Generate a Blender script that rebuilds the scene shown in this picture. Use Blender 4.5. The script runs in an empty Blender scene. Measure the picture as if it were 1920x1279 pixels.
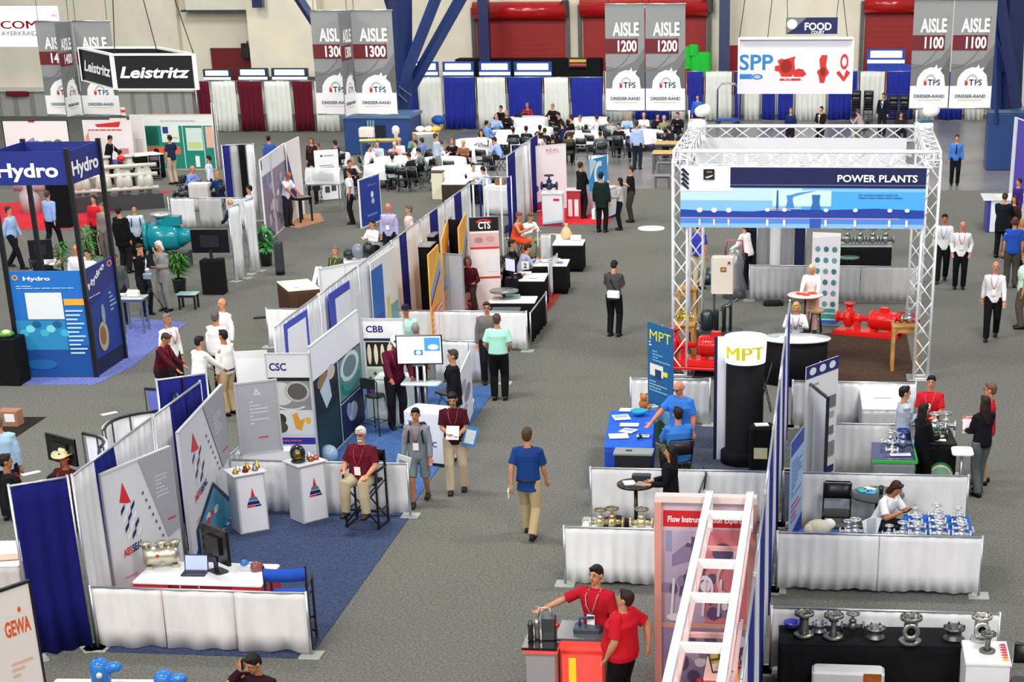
import bpy, math, random
from mathutils import Vector, Matrix
random.seed(7)
S = bpy.context.scene
COL = S.collection
pi = math.pi
# ---------------------------------------------------------------- camera (values fitted to the booth grid of the hall)
CF, CX, CY, PITCH, ROLL, YAW, CH, CX0 = 3300.98, 1182.54, 1335.48, .42582, -.01038, .11219, 9.14113, .68045
FW = Vector((-math.sin(YAW)*math.cos(PITCH), math.cos(YAW)*math.cos(PITCH), -math.sin(PITCH)))
_r = Vector((math.cos(YAW), math.sin(YAW), 0)); _u = _r.cross(FW)
RT = math.cos(ROLL)*_r + math.sin(ROLL)*_u; UP = -math.sin(ROLL)*_r + math.cos(ROLL)*_u
CP = Vector((CX0, 0, CH))
cam = bpy.data.cameras.new('camera'); camo = bpy.data.objects.new('camera', cam); COL.objects.link(camo)
cam.sensor_fit = 'HORIZONTAL'; cam.sensor_width = 36; cam.lens = 36*CF/1920
cam.shift_x = (960-CX)/1920; cam.shift_y = (CY-639.5)/1920
cam.clip_start = .2; cam.clip_end = 400
camo.matrix_world = Matrix((( RT.x, UP.x, -FW.x, CP.x), (RT.y, UP.y, -FW.y, CP.y), (RT.z, UP.z, -FW.z, CP.z), (0, 0, 0, 1)))
S.camera = camo
S.view_settings.view_transform = 'Standard'; S.view_settings.look = 'None'
S.view_settings.gamma = 1; S.view_settings.use_curve_mapping = False
S.view_settings.exposure = -0.4
# ---------------------------------------------------------------- world and hall lamps
w = bpy.data.worlds.new('world'); S.world = w; w.use_nodes = True
w.node_tree.nodes['Background'].inputs[0].default_value = (.93, .97, 1, 1)
w.node_tree.nodes['Background'].inputs[1].default_value = .6
def lamp(x, y, z, sx, sy, e, tx=0, ty=0, col=(1, .97, .92)):
    l = bpy.data.lights.new('hall_light', 'AREA'); l.shape = 'RECTANGLE'; l.size = sx; l.size_y = sy
    l.energy = e; l.color = col
    o = bpy.data.objects.new('hall_light', l); COL.objects.link(o); o.location = (x, y, z); o.rotation_euler = (tx, ty, 0)
for lx in (-26, -10, 6):
    for ly in (-10, 10, 30, 50, 70): lamp(lx, ly, 16, 5, 3, 2050, math.radians(44))
for lx in (-26, -10, 6):
    for ly in (30, 62): lamp(lx, ly, 17, 2.5, 2.5, 700)
# ---------------------------------------------------------------- pixel -> point in the hall (used for measuring places)
def ray(px, py): return (px-CX)/CF*RT - (py-CY)/CF*UP + FW
def P(px, py, z=0.0):
    d = ray(px, py); return CP + d*((z-CH)/d.z)
def V(px, py, Y):
    d = ray(px, py); return CP + d*(Y/d.y)
# ---------------------------------------------------------------- materials
MC = {}
def lin(c):
    return tuple((x/12.92 if x <= .04045 else ((x+.055)/1.055)**2.4) for x in c)
def C(h, kind='plain'):
    """material from an sRGB hex colour and a surface kind"""
    k = (h, kind)
    if k in MC: return MC[k]
    c = lin([int(h[i:i+2], 16)/255 for i in (0, 2, 4)])
    m = bpy.data.materials.new(kind+'_'+h); m.use_nodes = True; nt = m.node_tree
    b = nt.nodes['Principled BSDF']; b.inputs['Base Color'].default_value = (*c, 1)
    rough, spec, metal = {'plain': (.55, .4, 0), 'cloth': (.9, .15, 0), 'metal': (.33, .5, .85), 'gloss': (.18, .5, 0), 'skin': (.55, .35, 0),
        'print': (.5, .3, 0), 'hair': (.6, .3, 0), 'paint': (.35, .5, 0), 'wall': (.85, .2, 0), 'leaf': (.5, .4, 0), 'wood': (.5, .3, 0)}.get(kind, (.5, .4, 0))
    b.inputs['Roughness'].default_value = rough; b.inputs['Metallic'].default_value = metal
    b.inputs['Specular IOR Level'].default_value = spec
    def noise(scale, detail=3, stretch=None):
        t = nt.nodes.new('ShaderNodeTexCoord'); n = nt.nodes.new('ShaderNodeTexNoise')
        n.inputs['Scale'].default_value = scale; n.inputs['Detail'].default_value = detail
        if stretch:
            mp = nt.nodes.new('ShaderNodeMapping'); mp.inputs['Scale'].default_value = stretch
            nt.links.new(t.outputs['Object'], mp.inputs[0]); nt.links.new(mp.outputs[0], n.inputs[0])
        else: nt.links.new(t.outputs['Object'], n.inputs[0])
        return n
    def vary(n, lo, hi, a=.35, b2=.65):
        r = nt.nodes.new('ShaderNodeValToRGB'); r.color_ramp.elements[0].position = a; r.color_ramp.elements[1].position = b2
        r.color_ramp.elements[0].color = (*[min(1, x*lo) for x in c], 1); r.color_ramp.elements[1].color = (*[min(1, x*hi) for x in c], 1)
        nt.links.new(n.outputs['Fac'], r.inputs[0]); nt.links.new(r.outputs[0], b.inputs['Base Color'])
    def bump(n, st, d=.01):
        bp = nt.nodes.new('ShaderNodeBump'); bp.inputs['Strength'].default_value = st; bp.inputs['Distance'].default_value = d
        nt.links.new(n.outputs['Fac'], bp.inputs['Height']); nt.links.new(bp.outputs[0], b.inputs['Normal'])
    if kind == 'cloth':
        n = noise(5, 2, (1, 1, .25)); vary(n, .94, 1.05)
    elif kind == 'carpet':
        b.inputs['Roughness'].default_value = .95; b.inputs['Specular IOR Level'].default_value = .1
        n = noise(26, 6); vary(n, .62, 1.4, .3, .7)
    elif kind == 'wood':
        n = noise(6, 3, (1, 8, 1)); vary(n, .75, 1.2)
    elif kind == 'wall':
        n = noise(.6, 4); vary(n, .93, 1.05)
    elif kind == 'leaf':
        n = noise(9, 2); vary(n, .6, 1.4)
    elif kind == 'skin':
        n = noise(8, 2); vary(n, .93, 1.06)
        b.inputs['Subsurface Weight'].default_value = .05
    elif kind == 'emit':
        b.inputs['Emission Color'].default_value = (*c, 1); b.inputs['Emission Strength'].default_value = 1.6
    elif kind == 'lamp':
        b.inputs['Emission Color'].default_value = (*c, 1); b.inputs['Emission Strength'].default_value = 9
    elif kind == 'screen':
        b.inputs['Emission Color'].default_value = (*c, 1); b.inputs['Emission Strength'].default_value = .75; b.inputs['Roughness'].default_value = .15
    elif kind == 'glass':
        b.inputs['Roughness'].default_value = .02; b.inputs['Transmission Weight'].default_value = 1
    elif kind == 'sheer':
        b.inputs['Alpha'].default_value = .55; b.inputs['Roughness'].default_value = .7
    MC[k] = m; return m
# ---------------------------------------------------------------- mesh builder
def vec(p): return Vector(p)
def dirframe(d, ref=Vector((0, 0, 1))):
    d = d.normalized()
    if abs(d.dot(ref)) > .98: ref = Vector((0, 1, 0))
    x = ref.cross(d).normalized(); return x, d.cross(x)
class M:
    def __init__(s): s.v = []; s.f = []; s.mi = []; s.sm = []; s.mats = []
    def add(s, vs, fs, mat, smooth=False):
        if mat not in s.mats: s.mats.append(mat)
        k = s.mats.index(mat); n = len(s.v)
        s.v += [tuple(v) for v in vs]
        for f in fs: s.f.append([n+i for i in f]); s.mi.append(k); s.sm.append(smooth)
        return s
    def box(s, c, d, mat, rz=0, tx=0, ty=0, top=1.0):
        """box centred at c with size d; top = taper of the upper face"""
        R = Matrix.Rotation(rz, 3, 'Z') @ Matrix.Rotation(ty, 3, 'Y') @ Matrix.Rotation(tx, 3, 'X'); c = vec(c); vs = []
        for z in (-.5, .5):
            k = top if z > 0 else 1
            for x, y in ((-.5, -.5), (.5, -.5), (.5, .5), (-.5, .5)): vs.append(c + R @ Vector((x*d[0]*k, y*d[1]*k, z*d[2])))
        return s.add(vs, [(3, 2, 1, 0), (4, 5, 6, 7), (0, 1, 5, 4), (1, 2, 6, 5), (2, 3, 7, 6), (3, 0, 4, 7)], mat)
    def rbox(s, c, d, mat, r=.02, rz=0):
        """box with rounded vertical edges and a chamfered top"""
        R = Matrix.Rotation(rz, 3, 'Z'); c = vec(c); pts = []
        hx, hy = d[0]/2, d[1]/2; r = min(r, hx*.9, hy*.9)
        for q, (sx, sy) in enumerate(((1, 1), (-1, 1), (-1, -1), (1, -1))):
            for k in range(4):
                a = q*pi/2 + k*pi/6; pts.append((sx*(hx-r)+r*math.cos(a), sy*(hy-r)+r*math.sin(a)))
        rings = []
        e = min(r*.6, d[2]*.3)
        for z, sh in ((-d[2]/2, 0), (d[2]/2-e, 0), (d[2]/2, e)):
            rings.append([c + R @ Vector((x*(1-sh/hx), y*(1-sh/hy), z)) for x, y in pts])
        n = len(pts); vs = sum(rings, []); fs = [list(range(n))[::-1], [2*n+i for i in range(n)]]
        for k in (0, 1):
            for i in range(n): fs.append((k*n+i, k*n+(i+1) % n, (k+1)*n+(i+1) % n, (k+1)*n+i))
        return s.add(vs, fs, mat)
    def poly(s, pts, mat): return s.add(pts, [list(range(len(pts)))], mat)
    def prism(s, pts, z0, z1, mat):
        n = len(pts); a = sum(pts[i][0]*pts[(i+1) % n][1]-pts[(i+1) % n][0]*pts[i][1] for i in range(n))
        if a < 0: pts = pts[::-1]
        vs = [(x, y, z0) for x, y in pts] + [(x, y, z1) for x, y in pts]
        return s.add(vs, [list(range(n))[::-1], [n+i for i in range(n)]] + [(i, (i+1) % n, n+(i+1) % n, n+i) for i in range(n)], mat)
    def vprism(s, pts, y0, y1, mat):
        """prism of an x-z outline pushed through y0..y1"""
        n = len(pts); a = sum(pts[i][0]*pts[(i+1) % n][1]-pts[(i+1) % n][0]*pts[i][1] for i in range(n))
        if a < 0: pts = pts[::-1]
        vs = [(x, y0, z) for x, z in pts] + [(x, y1, z) for x, z in pts]
        return s.add(vs, [list(range(n)), [n+i for i in range(n)][::-1]] + [((i+1) % n, i, n+i, n+(i+1) % n) for i in range(n)], mat)
    def loft(s, secs, mat, n=12, smooth=True, cap=True):
        """secs: (centre, xaxis, yaxis) rings; xaxis and yaxis carry the radii"""
        vs = []
        for c, x, y in secs:
            for i in range(n):
                a = 2*pi*i/n; vs.append(vec(c) + x*math.cos(a) + y*math.sin(a))
        m = len(secs); fs = []
        for k in range(m-1):
            for i in range(n): fs.append((k*n+i, k*n+(i+1) % n, (k+1)*n+(i+1) % n, (k+1)*n+i))
        if cap: fs += [list(range(n))[::-1], [(m-1)*n+i for i in range(n)]]
        return s.add(vs, fs, mat, smooth)
    def tube(s, pts, r, mat, n=8, flat=1.0, ref=Vector((0, 0, 1)), round_=False):
        pts = [vec(p) for p in pts]; rs = r if isinstance(r, (list, tuple)) else [r]*len(pts)
        secs = []; m = len(pts)
        px = None
        for i, p in enumerate(pts):
            d = (pts[min(i+1, m-1)]-pts[max(i-1, 0)])
            if d.length < 1e-6: d = Vector((0, 0, 1))
            x, y = dirframe(d, ref)
            if px is not None and x.dot(px) < 0: x, y = -x, -y
            px = x
            if round_ and i == 0:
                dn = d.normalized(); secs.append((p-dn*rs[0]*.8, x*rs[0]*.5, y*rs[0]*.5*flat))
            secs.append((p, x*rs[i], y*rs[i]*flat))
            if round_ and i == m-1:
                dn = d.normalized(); secs.append((p+dn*rs[i]*.6, x*rs[i]*.78, y*rs[i]*.78*flat)); secs.append((p+dn*rs[i]*.95, x*rs[i]*.3, y*rs[i]*.3*flat))
        return s.loft(secs, mat, n)
    def ell(s, c, r, mat, n=12, R=None):
        c = vec(c); vs = []; fs = []; k = max(4, n//2+1)
        for j in range(1, k):
            t = pi*j/k
            for i in range(n):
                a = 2*pi*i/n; v = Vector((r[0]*math.sin(t)*math.cos(a), r[1]*math.sin(t)*math.sin(a), r[2]*math.cos(t)))
                vs.append(c + (R @ v if R else v))
        t1 = Vector((0, 0, r[2])); vs.append(c+(R @ t1 if R else t1)); vs.append(c-(R @ t1 if R else t1))
        for j in range(k-2):
            for i in range(n): fs.append((j*n+i, (j+1)*n+i, (j+1)*n+(i+1) % n, j*n+(i+1) % n))
        a, b = len(vs)-2, len(vs)-1
        for i in range(n): fs.append((a, i, (i+1) % n)); fs.append((b, (k-2)*n+(i+1) % n, (k-2)*n+i))
        return s.add(vs, fs, mat, True)
    def lathe(s, prof, c, mat, n=20, ax=Vector((0, 0, 1)), smooth=True, sx=1.0):
        x, y = dirframe(vec(ax)); ax = vec(ax).normalized(); c = vec(c)
        if ax.z > .99: x, y = Vector((1, 0, 0)), Vector((0, 1, 0))
        return s.loft([(c+ax*z, x*max(r, 1e-4)*sx, y*max(r, 1e-4)) for r, z in prof], mat, n, smooth)
    def curtain(s, a, b, z0, z1, mat, amp=.035, wl=.24, phase=0, th=0.012, flare=1.5):
        """wavy hanging cloth between two points, with thickness"""
        a = Vector((a[0], a[1], 0)); b = Vector((b[0], b[1], 0)); d = b-a; L = d.length; d.normalize(); nr = Vector((d.y, -d.x, 0))
        nx = max(4, int(L/wl*6)); zs = [0, .12, .4, .7, 1]; vs = []
        rnd = random.Random(int(L*997)+int(a.x*31)+int(a.y*57)); ph = [rnd.uniform(0, 6.28) for _ in range(3)]
        for side in (0, 1):
            for k, t in enumerate(zs):
                z = z1+(z0-z1)*t
                for i in range(nx+1):
                    u = i/nx*L; g = .3+t*(flare-.3)
                    o = amp*g*(math.sin(u/wl*2*pi+ph[0]+.5*t)+.5*math.sin(u/wl*2.9+ph[1]))*.6
                    vs.append(a+d*(u+.012*math.sin(u*9+ph[2])*t)+nr*(o+(th if side else -th)/2)+Vector((0, 0, z+(.015*math.sin(u*7+ph[2]) if t == 1 else 0))))
        fs = []; w_ = nx+1; m = len(zs)
        for k in range(m-1):
            for i in range(nx):
                q = (k*w_+i, k*w_+i+1, (k+1)*w_+i+1, (k+1)*w_+i); fs.append(q[::-1]); o = m*w_; fs.append(tuple(o+j for j in q))
        o = m*w_
        for i in range(nx): fs.append((i, i+1, o+i+1, o+i)); e = (m-1)*w_; fs.append((e+i+1, e+i, o+e+i, o+e+i+1))
        for k in range(m-1): fs.append((k*w_, o+k*w_, o+(k+1)*w_, (k+1)*w_)); e = nx; fs.append((k*w_+e, (k+1)*w_+e, o+(k+1)*w_+e, o+k*w_+e))
        return s.add(vs, fs, mat, True)
    def text(s, t, x, z, h, mat, y=-.004, sx=1.0, off=.0, align='l', depth=.002, shear=0, ru=0, fit=None):
        """lettering standing in the local x-z plane, facing -y; h = capital height"""
        vs, fs, wd = glyphs(t, 0 if 'M' in t else min(off, .03), shear); k = h/.73
        if fit: sx = fit/(wd*k)
        ox = {'l': 0, 'c': -wd*k*sx/2, 'r': -wd*k*sx}[align]
        cr, sr = math.cos(ru), math.sin(ru)
        out = []
        for (a, b) in vs:
            X, Z = ox+a*k*sx, b*k
            out.append((x+X*cr-Z*sr, y, z+X*sr+Z*cr))
        if 'M' in t and off:
            for d in (-.05, .05): s.add([(a+d*h, b-.0003, c) for a, b, c in out], fs, mat)
        return s.add(out, fs, mat)
    def mesh(s, name):
        me = bpy.data.meshes.new(name); me.from_pydata(s.v, [], s.f)
        for m in s.mats: me.materials.append(m)
        me.polygons.foreach_set('material_index', s.mi); me.polygons.foreach_set('use_smooth', s.sm); me.update(); return me
    def obj(s, name, parent=None, loc=None, rz=0, bevel=0, **kw):
        o = bpy.data.objects.new(name, s.mesh(name)); COL.objects.link(o)
        if parent: o.parent = parent
        if loc is not None: o.location = loc
        o.rotation_euler = (0, 0, rz)
        if bevel:
            b = o.modifiers.new('bevel', 'BEVEL'); b.width = bevel; b.segments = 2; b.limit_method = 'ANGLE'
        for k, v in kw.items():
            if v: o[{'cat': 'category'}.get(k, k)] = v
        return o
GC = {}
def glyphs(t, off, shear):
    k = (t, off, shear)
    if k in GC: return GC[k]
    cu = bpy.data.curves.new('t', 'FONT'); cu.body = t; cu.size = 1; cu.offset = off; cu.shear = shear; cu.resolution_u = 3
    o = bpy.data.objects.new('t', cu); COL.objects.link(o)
    dg = bpy.context.evaluated_depsgraph_get(); me = bpy.data.meshes.new_from_object(o.evaluated_get(dg))
    vs = [(v.co.x, v.co.y) for v in me.vertices]; fs = [tuple(p.vertices) for p in me.polygons]
    fx = [f if (sum(vs[f[i]][0]*vs[f[(i+1) % len(f)]][1]-vs[f[(i+1) % len(f)]][0]*vs[f[i]][1] for i in range(len(f)))) > 0 else f[::-1] for f in fs]
    wd = max([v[0] for v in vs] or [0])
    bpy.data.objects.remove(o); bpy.data.curves.remove(cu); bpy.data.meshes.remove(me)
    GC[k] = (vs, fx, wd); return GC[k]
def empty(name, loc, rz=0, label=None, cat=None, group=None):
    o = bpy.data.objects.new(name, None); COL.objects.link(o); o.location = loc; o.rotation_euler = (0, 0, rz); o.empty_display_size = .1
    if label: o['label'] = label
    if cat: o['category'] = cat
    if group: o['group'] = group
    return o
def clone(o, loc, rz=None, label=None, group=None, parent=None):
    c = o.copy(); COL.objects.link(c)
    if parent: c.parent = parent
    else:
        c.location = loc
        if rz is not None: c.rotation_euler = (0, 0, rz)
        if label: c['label'] = label
        if group: c['group'] = group
    for ch in list(o.children): clone(ch, None, parent=c)
    return c
def structure(o): o['kind'] = 'structure'; return o
def ang(a, b): return math.atan2(b[1]-a[1], b[0]-a[0])
# printed graphics on a board in local x-z, facing -y
def prints(m, W, H, gl, y0=-.003, ys=-.0006):
    y = y0
    for g in gl:
        y += ys; k = g[0]
        if k == 'r':
            _, a, b, c, d, col = g; m.add([(a*W, y, b*H), (c*W, y, b*H), (c*W, y, d*H), (a*W, y, d*H)], [(0, 1, 2, 3)], col)
        elif k == 'p':
            pts = [(u*W, y, v*H) for u, v in g[1]]; n = len(pts)
            if sum(pts[i][0]*pts[(i+1) % n][2]-pts[(i+1) % n][0]*pts[i][2] for i in range(n)) < 0: pts = pts[::-1]
            m.add(pts, [list(range(n))], g[2])
        elif k == 'e':
            _, u, v, ru, rv, col = g; m.add([(u*W+ru*W*math.cos(a*pi/12), y, v*H+rv*H*math.sin(a*pi/12)) for a in range(24)], [list(range(24))], col)
        elif k == 'a':   # ring: u v ru rv inner a0 a1 col
            _, u, v, ru, rv, inn, a0, a1, col = g; N = 24; vs = []
            for i in range(N+1):
                a = math.radians(a0+(a1-a0)*i/N)
                vs += [(u*W+ru*W*math.cos(a), y, v*H+rv*H*math.sin(a)), (u*W+ru*W*inn*math.cos(a), y, v*H+rv*H*inn*math.sin(a))]
            m.add(vs, [(2*i+1, 2*i, 2*i+2, 2*i+3) for i in range(N)], col)
        elif k == 't':
            _, t, u, v, h, col = g[:6]; kw = dict(g[6]) if len(g) > 6 else {}
            if 'fit' in kw: kw['fit'] *= W
            m.text(t, u*W, v*H, h*H, col, y=y, **kw)
        elif k == 'l':   # rows of small illegible print
            _, a, b, c, d, n, col = g; rr = random.Random(int(a*1000+b*77+n)); dz = (d-b)/n
            for i in range(n):
                x = a; 
                while x < c-.01:
                    wd = min(c-x, rr.uniform(.04, .12)*(c-a)*1.6); m.add([(x*W, y, (d-dz*(i+.65))*H), ((x+wd)*W, y, (d-dz*(i+.65))*H), ((x+wd)*W, y, (d-dz*(i+.2))*H), (x*W, y, (d-dz*(i+.2))*H)], [(0, 1, 2, 3)], col)
                    x += wd+.02*(c-a)
                    if rr.random() < .12: break
def board(A, B, h, base, gl, name, label, cat, z0=0, th=.03, group=None, frame=None, legs=False, base_name='panel_face'):
    """vertical printed board from A (viewer's left) to B, graphics as child"""
    A = Vector((A[0], A[1])); B = Vector((B[0], B[1])); W = (B-A).length; rz = ang(A, B)
    m = M(); m.box((W/2, th/2, h/2), (W, th, h), base)
    o = m.obj(name, loc=(A.x, A.y, z0), rz=rz, label=label, cat=cat, group=group)
    if gl:
        g = M(); prints(g, W, h, gl); g.obj('printed_graphic', o)
    if frame:
        f = M(); t = .03
        for (x, z, sx, sz) in ((0, h/2, t, h), (W, h/2, t, h), (W/2, 0.015, W+t, t), (W/2, h, W+t, t)): f.box((x, th/2, z), (sx, th+.02, sz), frame)
        f.obj('frame', o)
    return o
# ---------------------------------------------------------------- people
JOBS = {}
def deferred(key, build, voxel, smooth, objs_mat):
    """body and clothing surfaces are each fused into one continuous mesh at the end"""
    if key not in JOBS: JOBS[key] = [build, voxel, smooth, []]
    name, parent, mat = objs_mat
    o = bpy.data.objects.new(name, bpy.data.meshes.new(name)); COL.objects.link(o)
    if parent: o.parent = parent
    JOBS[key][3].append((o, mat)); return o
def bake_people():
    tmp = []
    for key, (build, voxel, smooth, users) in JOBS.items():
        me = build().mesh('surface'); me.materials.clear()
        t = bpy.data.objects.new('tmp', me); COL.objects.link(t)
        r = t.modifiers.new('r', 'REMESH'); r.mode = 'VOXEL'; r.voxel_size = voxel; r.use_smooth_shade = True
        if smooth:
            q = t.modifiers.new('s', 'SMOOTH'); q.factor = .5; q.iterations = smooth
        tmp.append((t, users))
    dg = bpy.context.evaluated_depsgraph_get()
    for t, users in tmp:
        me = bpy.data.meshes.new_from_object(t.evaluated_get(dg)); me.materials.append(C('808080'))
        me.polygons.foreach_set('use_smooth', [True]*len(me.polygons)); me.polygons.foreach_set('material_index', [0]*len(me.polygons))
        for o, mat in users:
            old = o.data; o.data = me
            o.material_slots[0].link = 'OBJECT'; o.material_slots[0].material = mat
            bpy.data.meshes.remove(old)
    for t, _ in tmp:
        d = t.data; bpy.data.objects.remove(t); bpy.data.meshes.remove(d)
def ik(a, b, l1, l2, pole):
    d = b-a; L = d.length
    if L > (l1+l2)*.995: b = a+d.normalized()*(l1+l2)*.995; d = b-a; L = d.length
    L = max(L, abs(l1-l2)+.02)
    x = (l1*l1-l2*l2+L*L)/(2*L); h = math.sqrt(max(0, l1*l1-x*x)); dn = d.normalized()
    pn = (pole-dn*pole.dot(dn)).normalized()
    return a+dn*x+pn*h, b
POSES = {
 'stand': {}, 'stand2': dict(rh=(.25, .12, .86), lh=(-.26, .02, .80)),
 'hips': dict(rh=(.2, -.05, .98), lh=(-.2, -.05, .98)),
 'crossed': dict(rh=(-.02, .24, 1.17), lh=(.03, .25, 1.2)),
 'hold': dict(rh=(.08, .3, 1.1), lh=(-.1, .3, 1.08)),
 'talk': dict(rh=(.22, .34, 1.2), lh=(-.24, .05, .82)),
 'talkl': dict(lh=(-.22, .34, 1.2), rh=(.24, .05, .82)),
 'chin': dict(rh=(.03, .14, 1.45), lh=(-.02, .22, 1.12), nod=12),
 'reach': dict(lean=14, rh=(.2, .5, 1.0), lh=(-.2, .42, 1.0), nod=25),
 'bend': dict(lean=48, rh=(.16, .62, .98), lh=(-.16, .6, .98), nod=20),
 'leanl': dict(lean=12, lh=(-.42, .42, .98), rh=(.26, .05, .82), nod=15),
 'walk': dict(rf=(.09, .26, .08), lf=(-.09, -.24, .12), zp=.92, rh=(.24, -.12, .85), lh=(-.24, .16, .86), lean=3),
 'walk2': dict(rf=(.09, -.22, .12), lf=(-.09, .24, .08), zp=.92, rh=(.24, .18, .86), lh=(-.24, -.1, .86), lean=3),
 'sit': dict(zp=.52, lean=6, rf=(.12, .44, .08), lf=(-.12, .44, .08), rh=(.12, .42, .80), lh=(-.12, .4, .80), seat=1),
 'sitlean': dict(zp=.52, lean=24, rf=(.12, .4, .08), lf=(-.12, .34, .08), rh=(.14, .5, .80), lh=(-.12, .5, .80), nod=10, seat=1),
 'sitchin': dict(zp=.52, lean=18, rf=(.12, .42, .08), lf=(-.12, .36, .08), rh=(.04, .33, 1.02), lh=(-.1, .46, .8), seat=1),
 'sitback': dict(zp=.52, lean=-8, rf=(.14, .5, .08), lf=(-.14, .44, .08), rh=(.13, .3, .66), lh=(-.13, .3, .66), seat=1),
 'stool': dict(zp=.82, lean=2, rf=(.17, .42, .36), lf=(-.17, .42, .36), rh=(.17, .3, .98), lh=(-.17, .3, .98), seat=2),
 'stoolt': dict(zp=.8, lean=14, rf=(.14, .3, .3), lf=(-.14, .3, .3), rh=(.14, .48, 1.08), lh=(-.14, .45, 1.08), nod=10, seat=2),
}
def skel(p):
    zp = p.get('zp', .945); L = math.radians(p.get('lean', 0)); X = Vector((1, 0, 0))
    u = Vector((0, math.sin(L), math.cos(L))); pel = Vector((0, 0, zp)); f = Vector((0, math.cos(L), -math.sin(L)))
    nod = math.radians(p.get('nod', 0)+p.get('lean', 0)*.4); turn = math.radians(p.get('turn', 0))
    hu = Vector((0, math.sin(nod), math.cos(nod))); nb = pel+u*.50
    J = dict(pel=pel, u=u, f=f, nb=nb, head=nb+u*.02+hu*.148, hu=hu, X=X)
    hf = Vector((0, math.cos(nod), -math.sin(nod)))
    R = Matrix.Rotation(turn, 3, hu); J['hf'] = R @ hf; J['hx'] = R @ X; J['top'] = J['head']+hu*.118
    for s, k in ((1, 'r'), (-1, 'l')):
        sh = pel+u*.455+X*.172*s; J[k+'sh'] = sh
        t = Vector(p.get(k+'h', (.235*s, .04, .845)))
        pole = Vector(p.get(k+'pole', (.5*s, -.7, -.5)))
        J[k+'el'], J[k+'wr'] = ik(sh, t, .285, .255, pole)
        hip = pel+X*.092*s-Vector((0, 0, .02)); ft = Vector(p.get(k+'f', (.105*s, .0, .085)))
        J[k+'hip'] = hip; J[k+'kn'], J[k+'an'] = ik(hip, ft, .43, .425, Vector((.12*s, 1, .1)))
    return J
TORSO = [(-.10, .150, .105), (-.03, .166, .118), (.06, .158, .112), (.16, .150, .106), (.27, .164, .115), (.36, .184, .118), (.41, .178, .105), (.45, .145, .09), (.48, .10, .075), (.505, .07, .06)]
def torso(m, J, b, grow, lo=-.10, hi=.5, mat=None, n=14, belly=0):
    secs = []
    for z, rx, ry in TORSO:
        if z < lo-.001 or z > hi: continue
        wz = math.exp(-((z-.08)/.13)**2); k = 1+(b-1)*(1 if z < .4 else .5)
        c = J['pel']+J['u']*z+J['f']*(.02*(z > .2)+belly*wz*.5)
        secs.append((c, J['X']*(rx*k+grow), J['f']*(ry*k+grow+belly*wz*.6)))
    if lo < -.12:
        z, rx, ry = TORSO[0]; secs.insert(0, (J['pel']+J['u']*lo, J['X']*(rx*b+grow+.012), J['f']*(ry*b+grow+.01+belly*.3)))
    m.loft(secs, mat, n)
def limb(m, pts, rs, mat, n=10): m.tube(pts, rs, mat, n, round_=True)
def hand(m, wr, d, s, mat, curl=.5, near=True):
    d = d.normalized(); side = Vector((s, 0, 0)); side = (side-d*side.dot(d))
    if side.length < .2: side = Vector((0, 0, 1))-d*d.z
    side.normalize(); nr = d.cross(side)*s     # palm normal
    m.tube([wr-d*.01, wr+d*.04, wr+d*.085], [.026, .04, .036], mat, 10, flat=.5, ref=side.cross(d))
    if near:
        for i, (o, L) in enumerate(((-.028, .055), (-.010, .072), (.010, .078), (.028, .068))):
            a = wr+d*.08+side*o; c = a+d*L*.55-nr*curl*.012; e = c+d*L*.45*(1-curl*.6)-nr*curl*.03
            m.tube([a, c, e], [.0105, .0098, .0085], mat, 6, round_=True)
        a = wr+d*.03+side*.03*1; m.tube([a, a+side*.03+d*.025-nr*.01, a+side*.038+d*.055-nr*.02], [.013, .011, .009], mat, 6, round_=True)
    else:
        m.tube([wr+d*.07, wr+d*.12, wr+d*.15-nr*.01], [.034, .028, .018], mat, 8, flat=.5, ref=side.cross(d))
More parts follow.
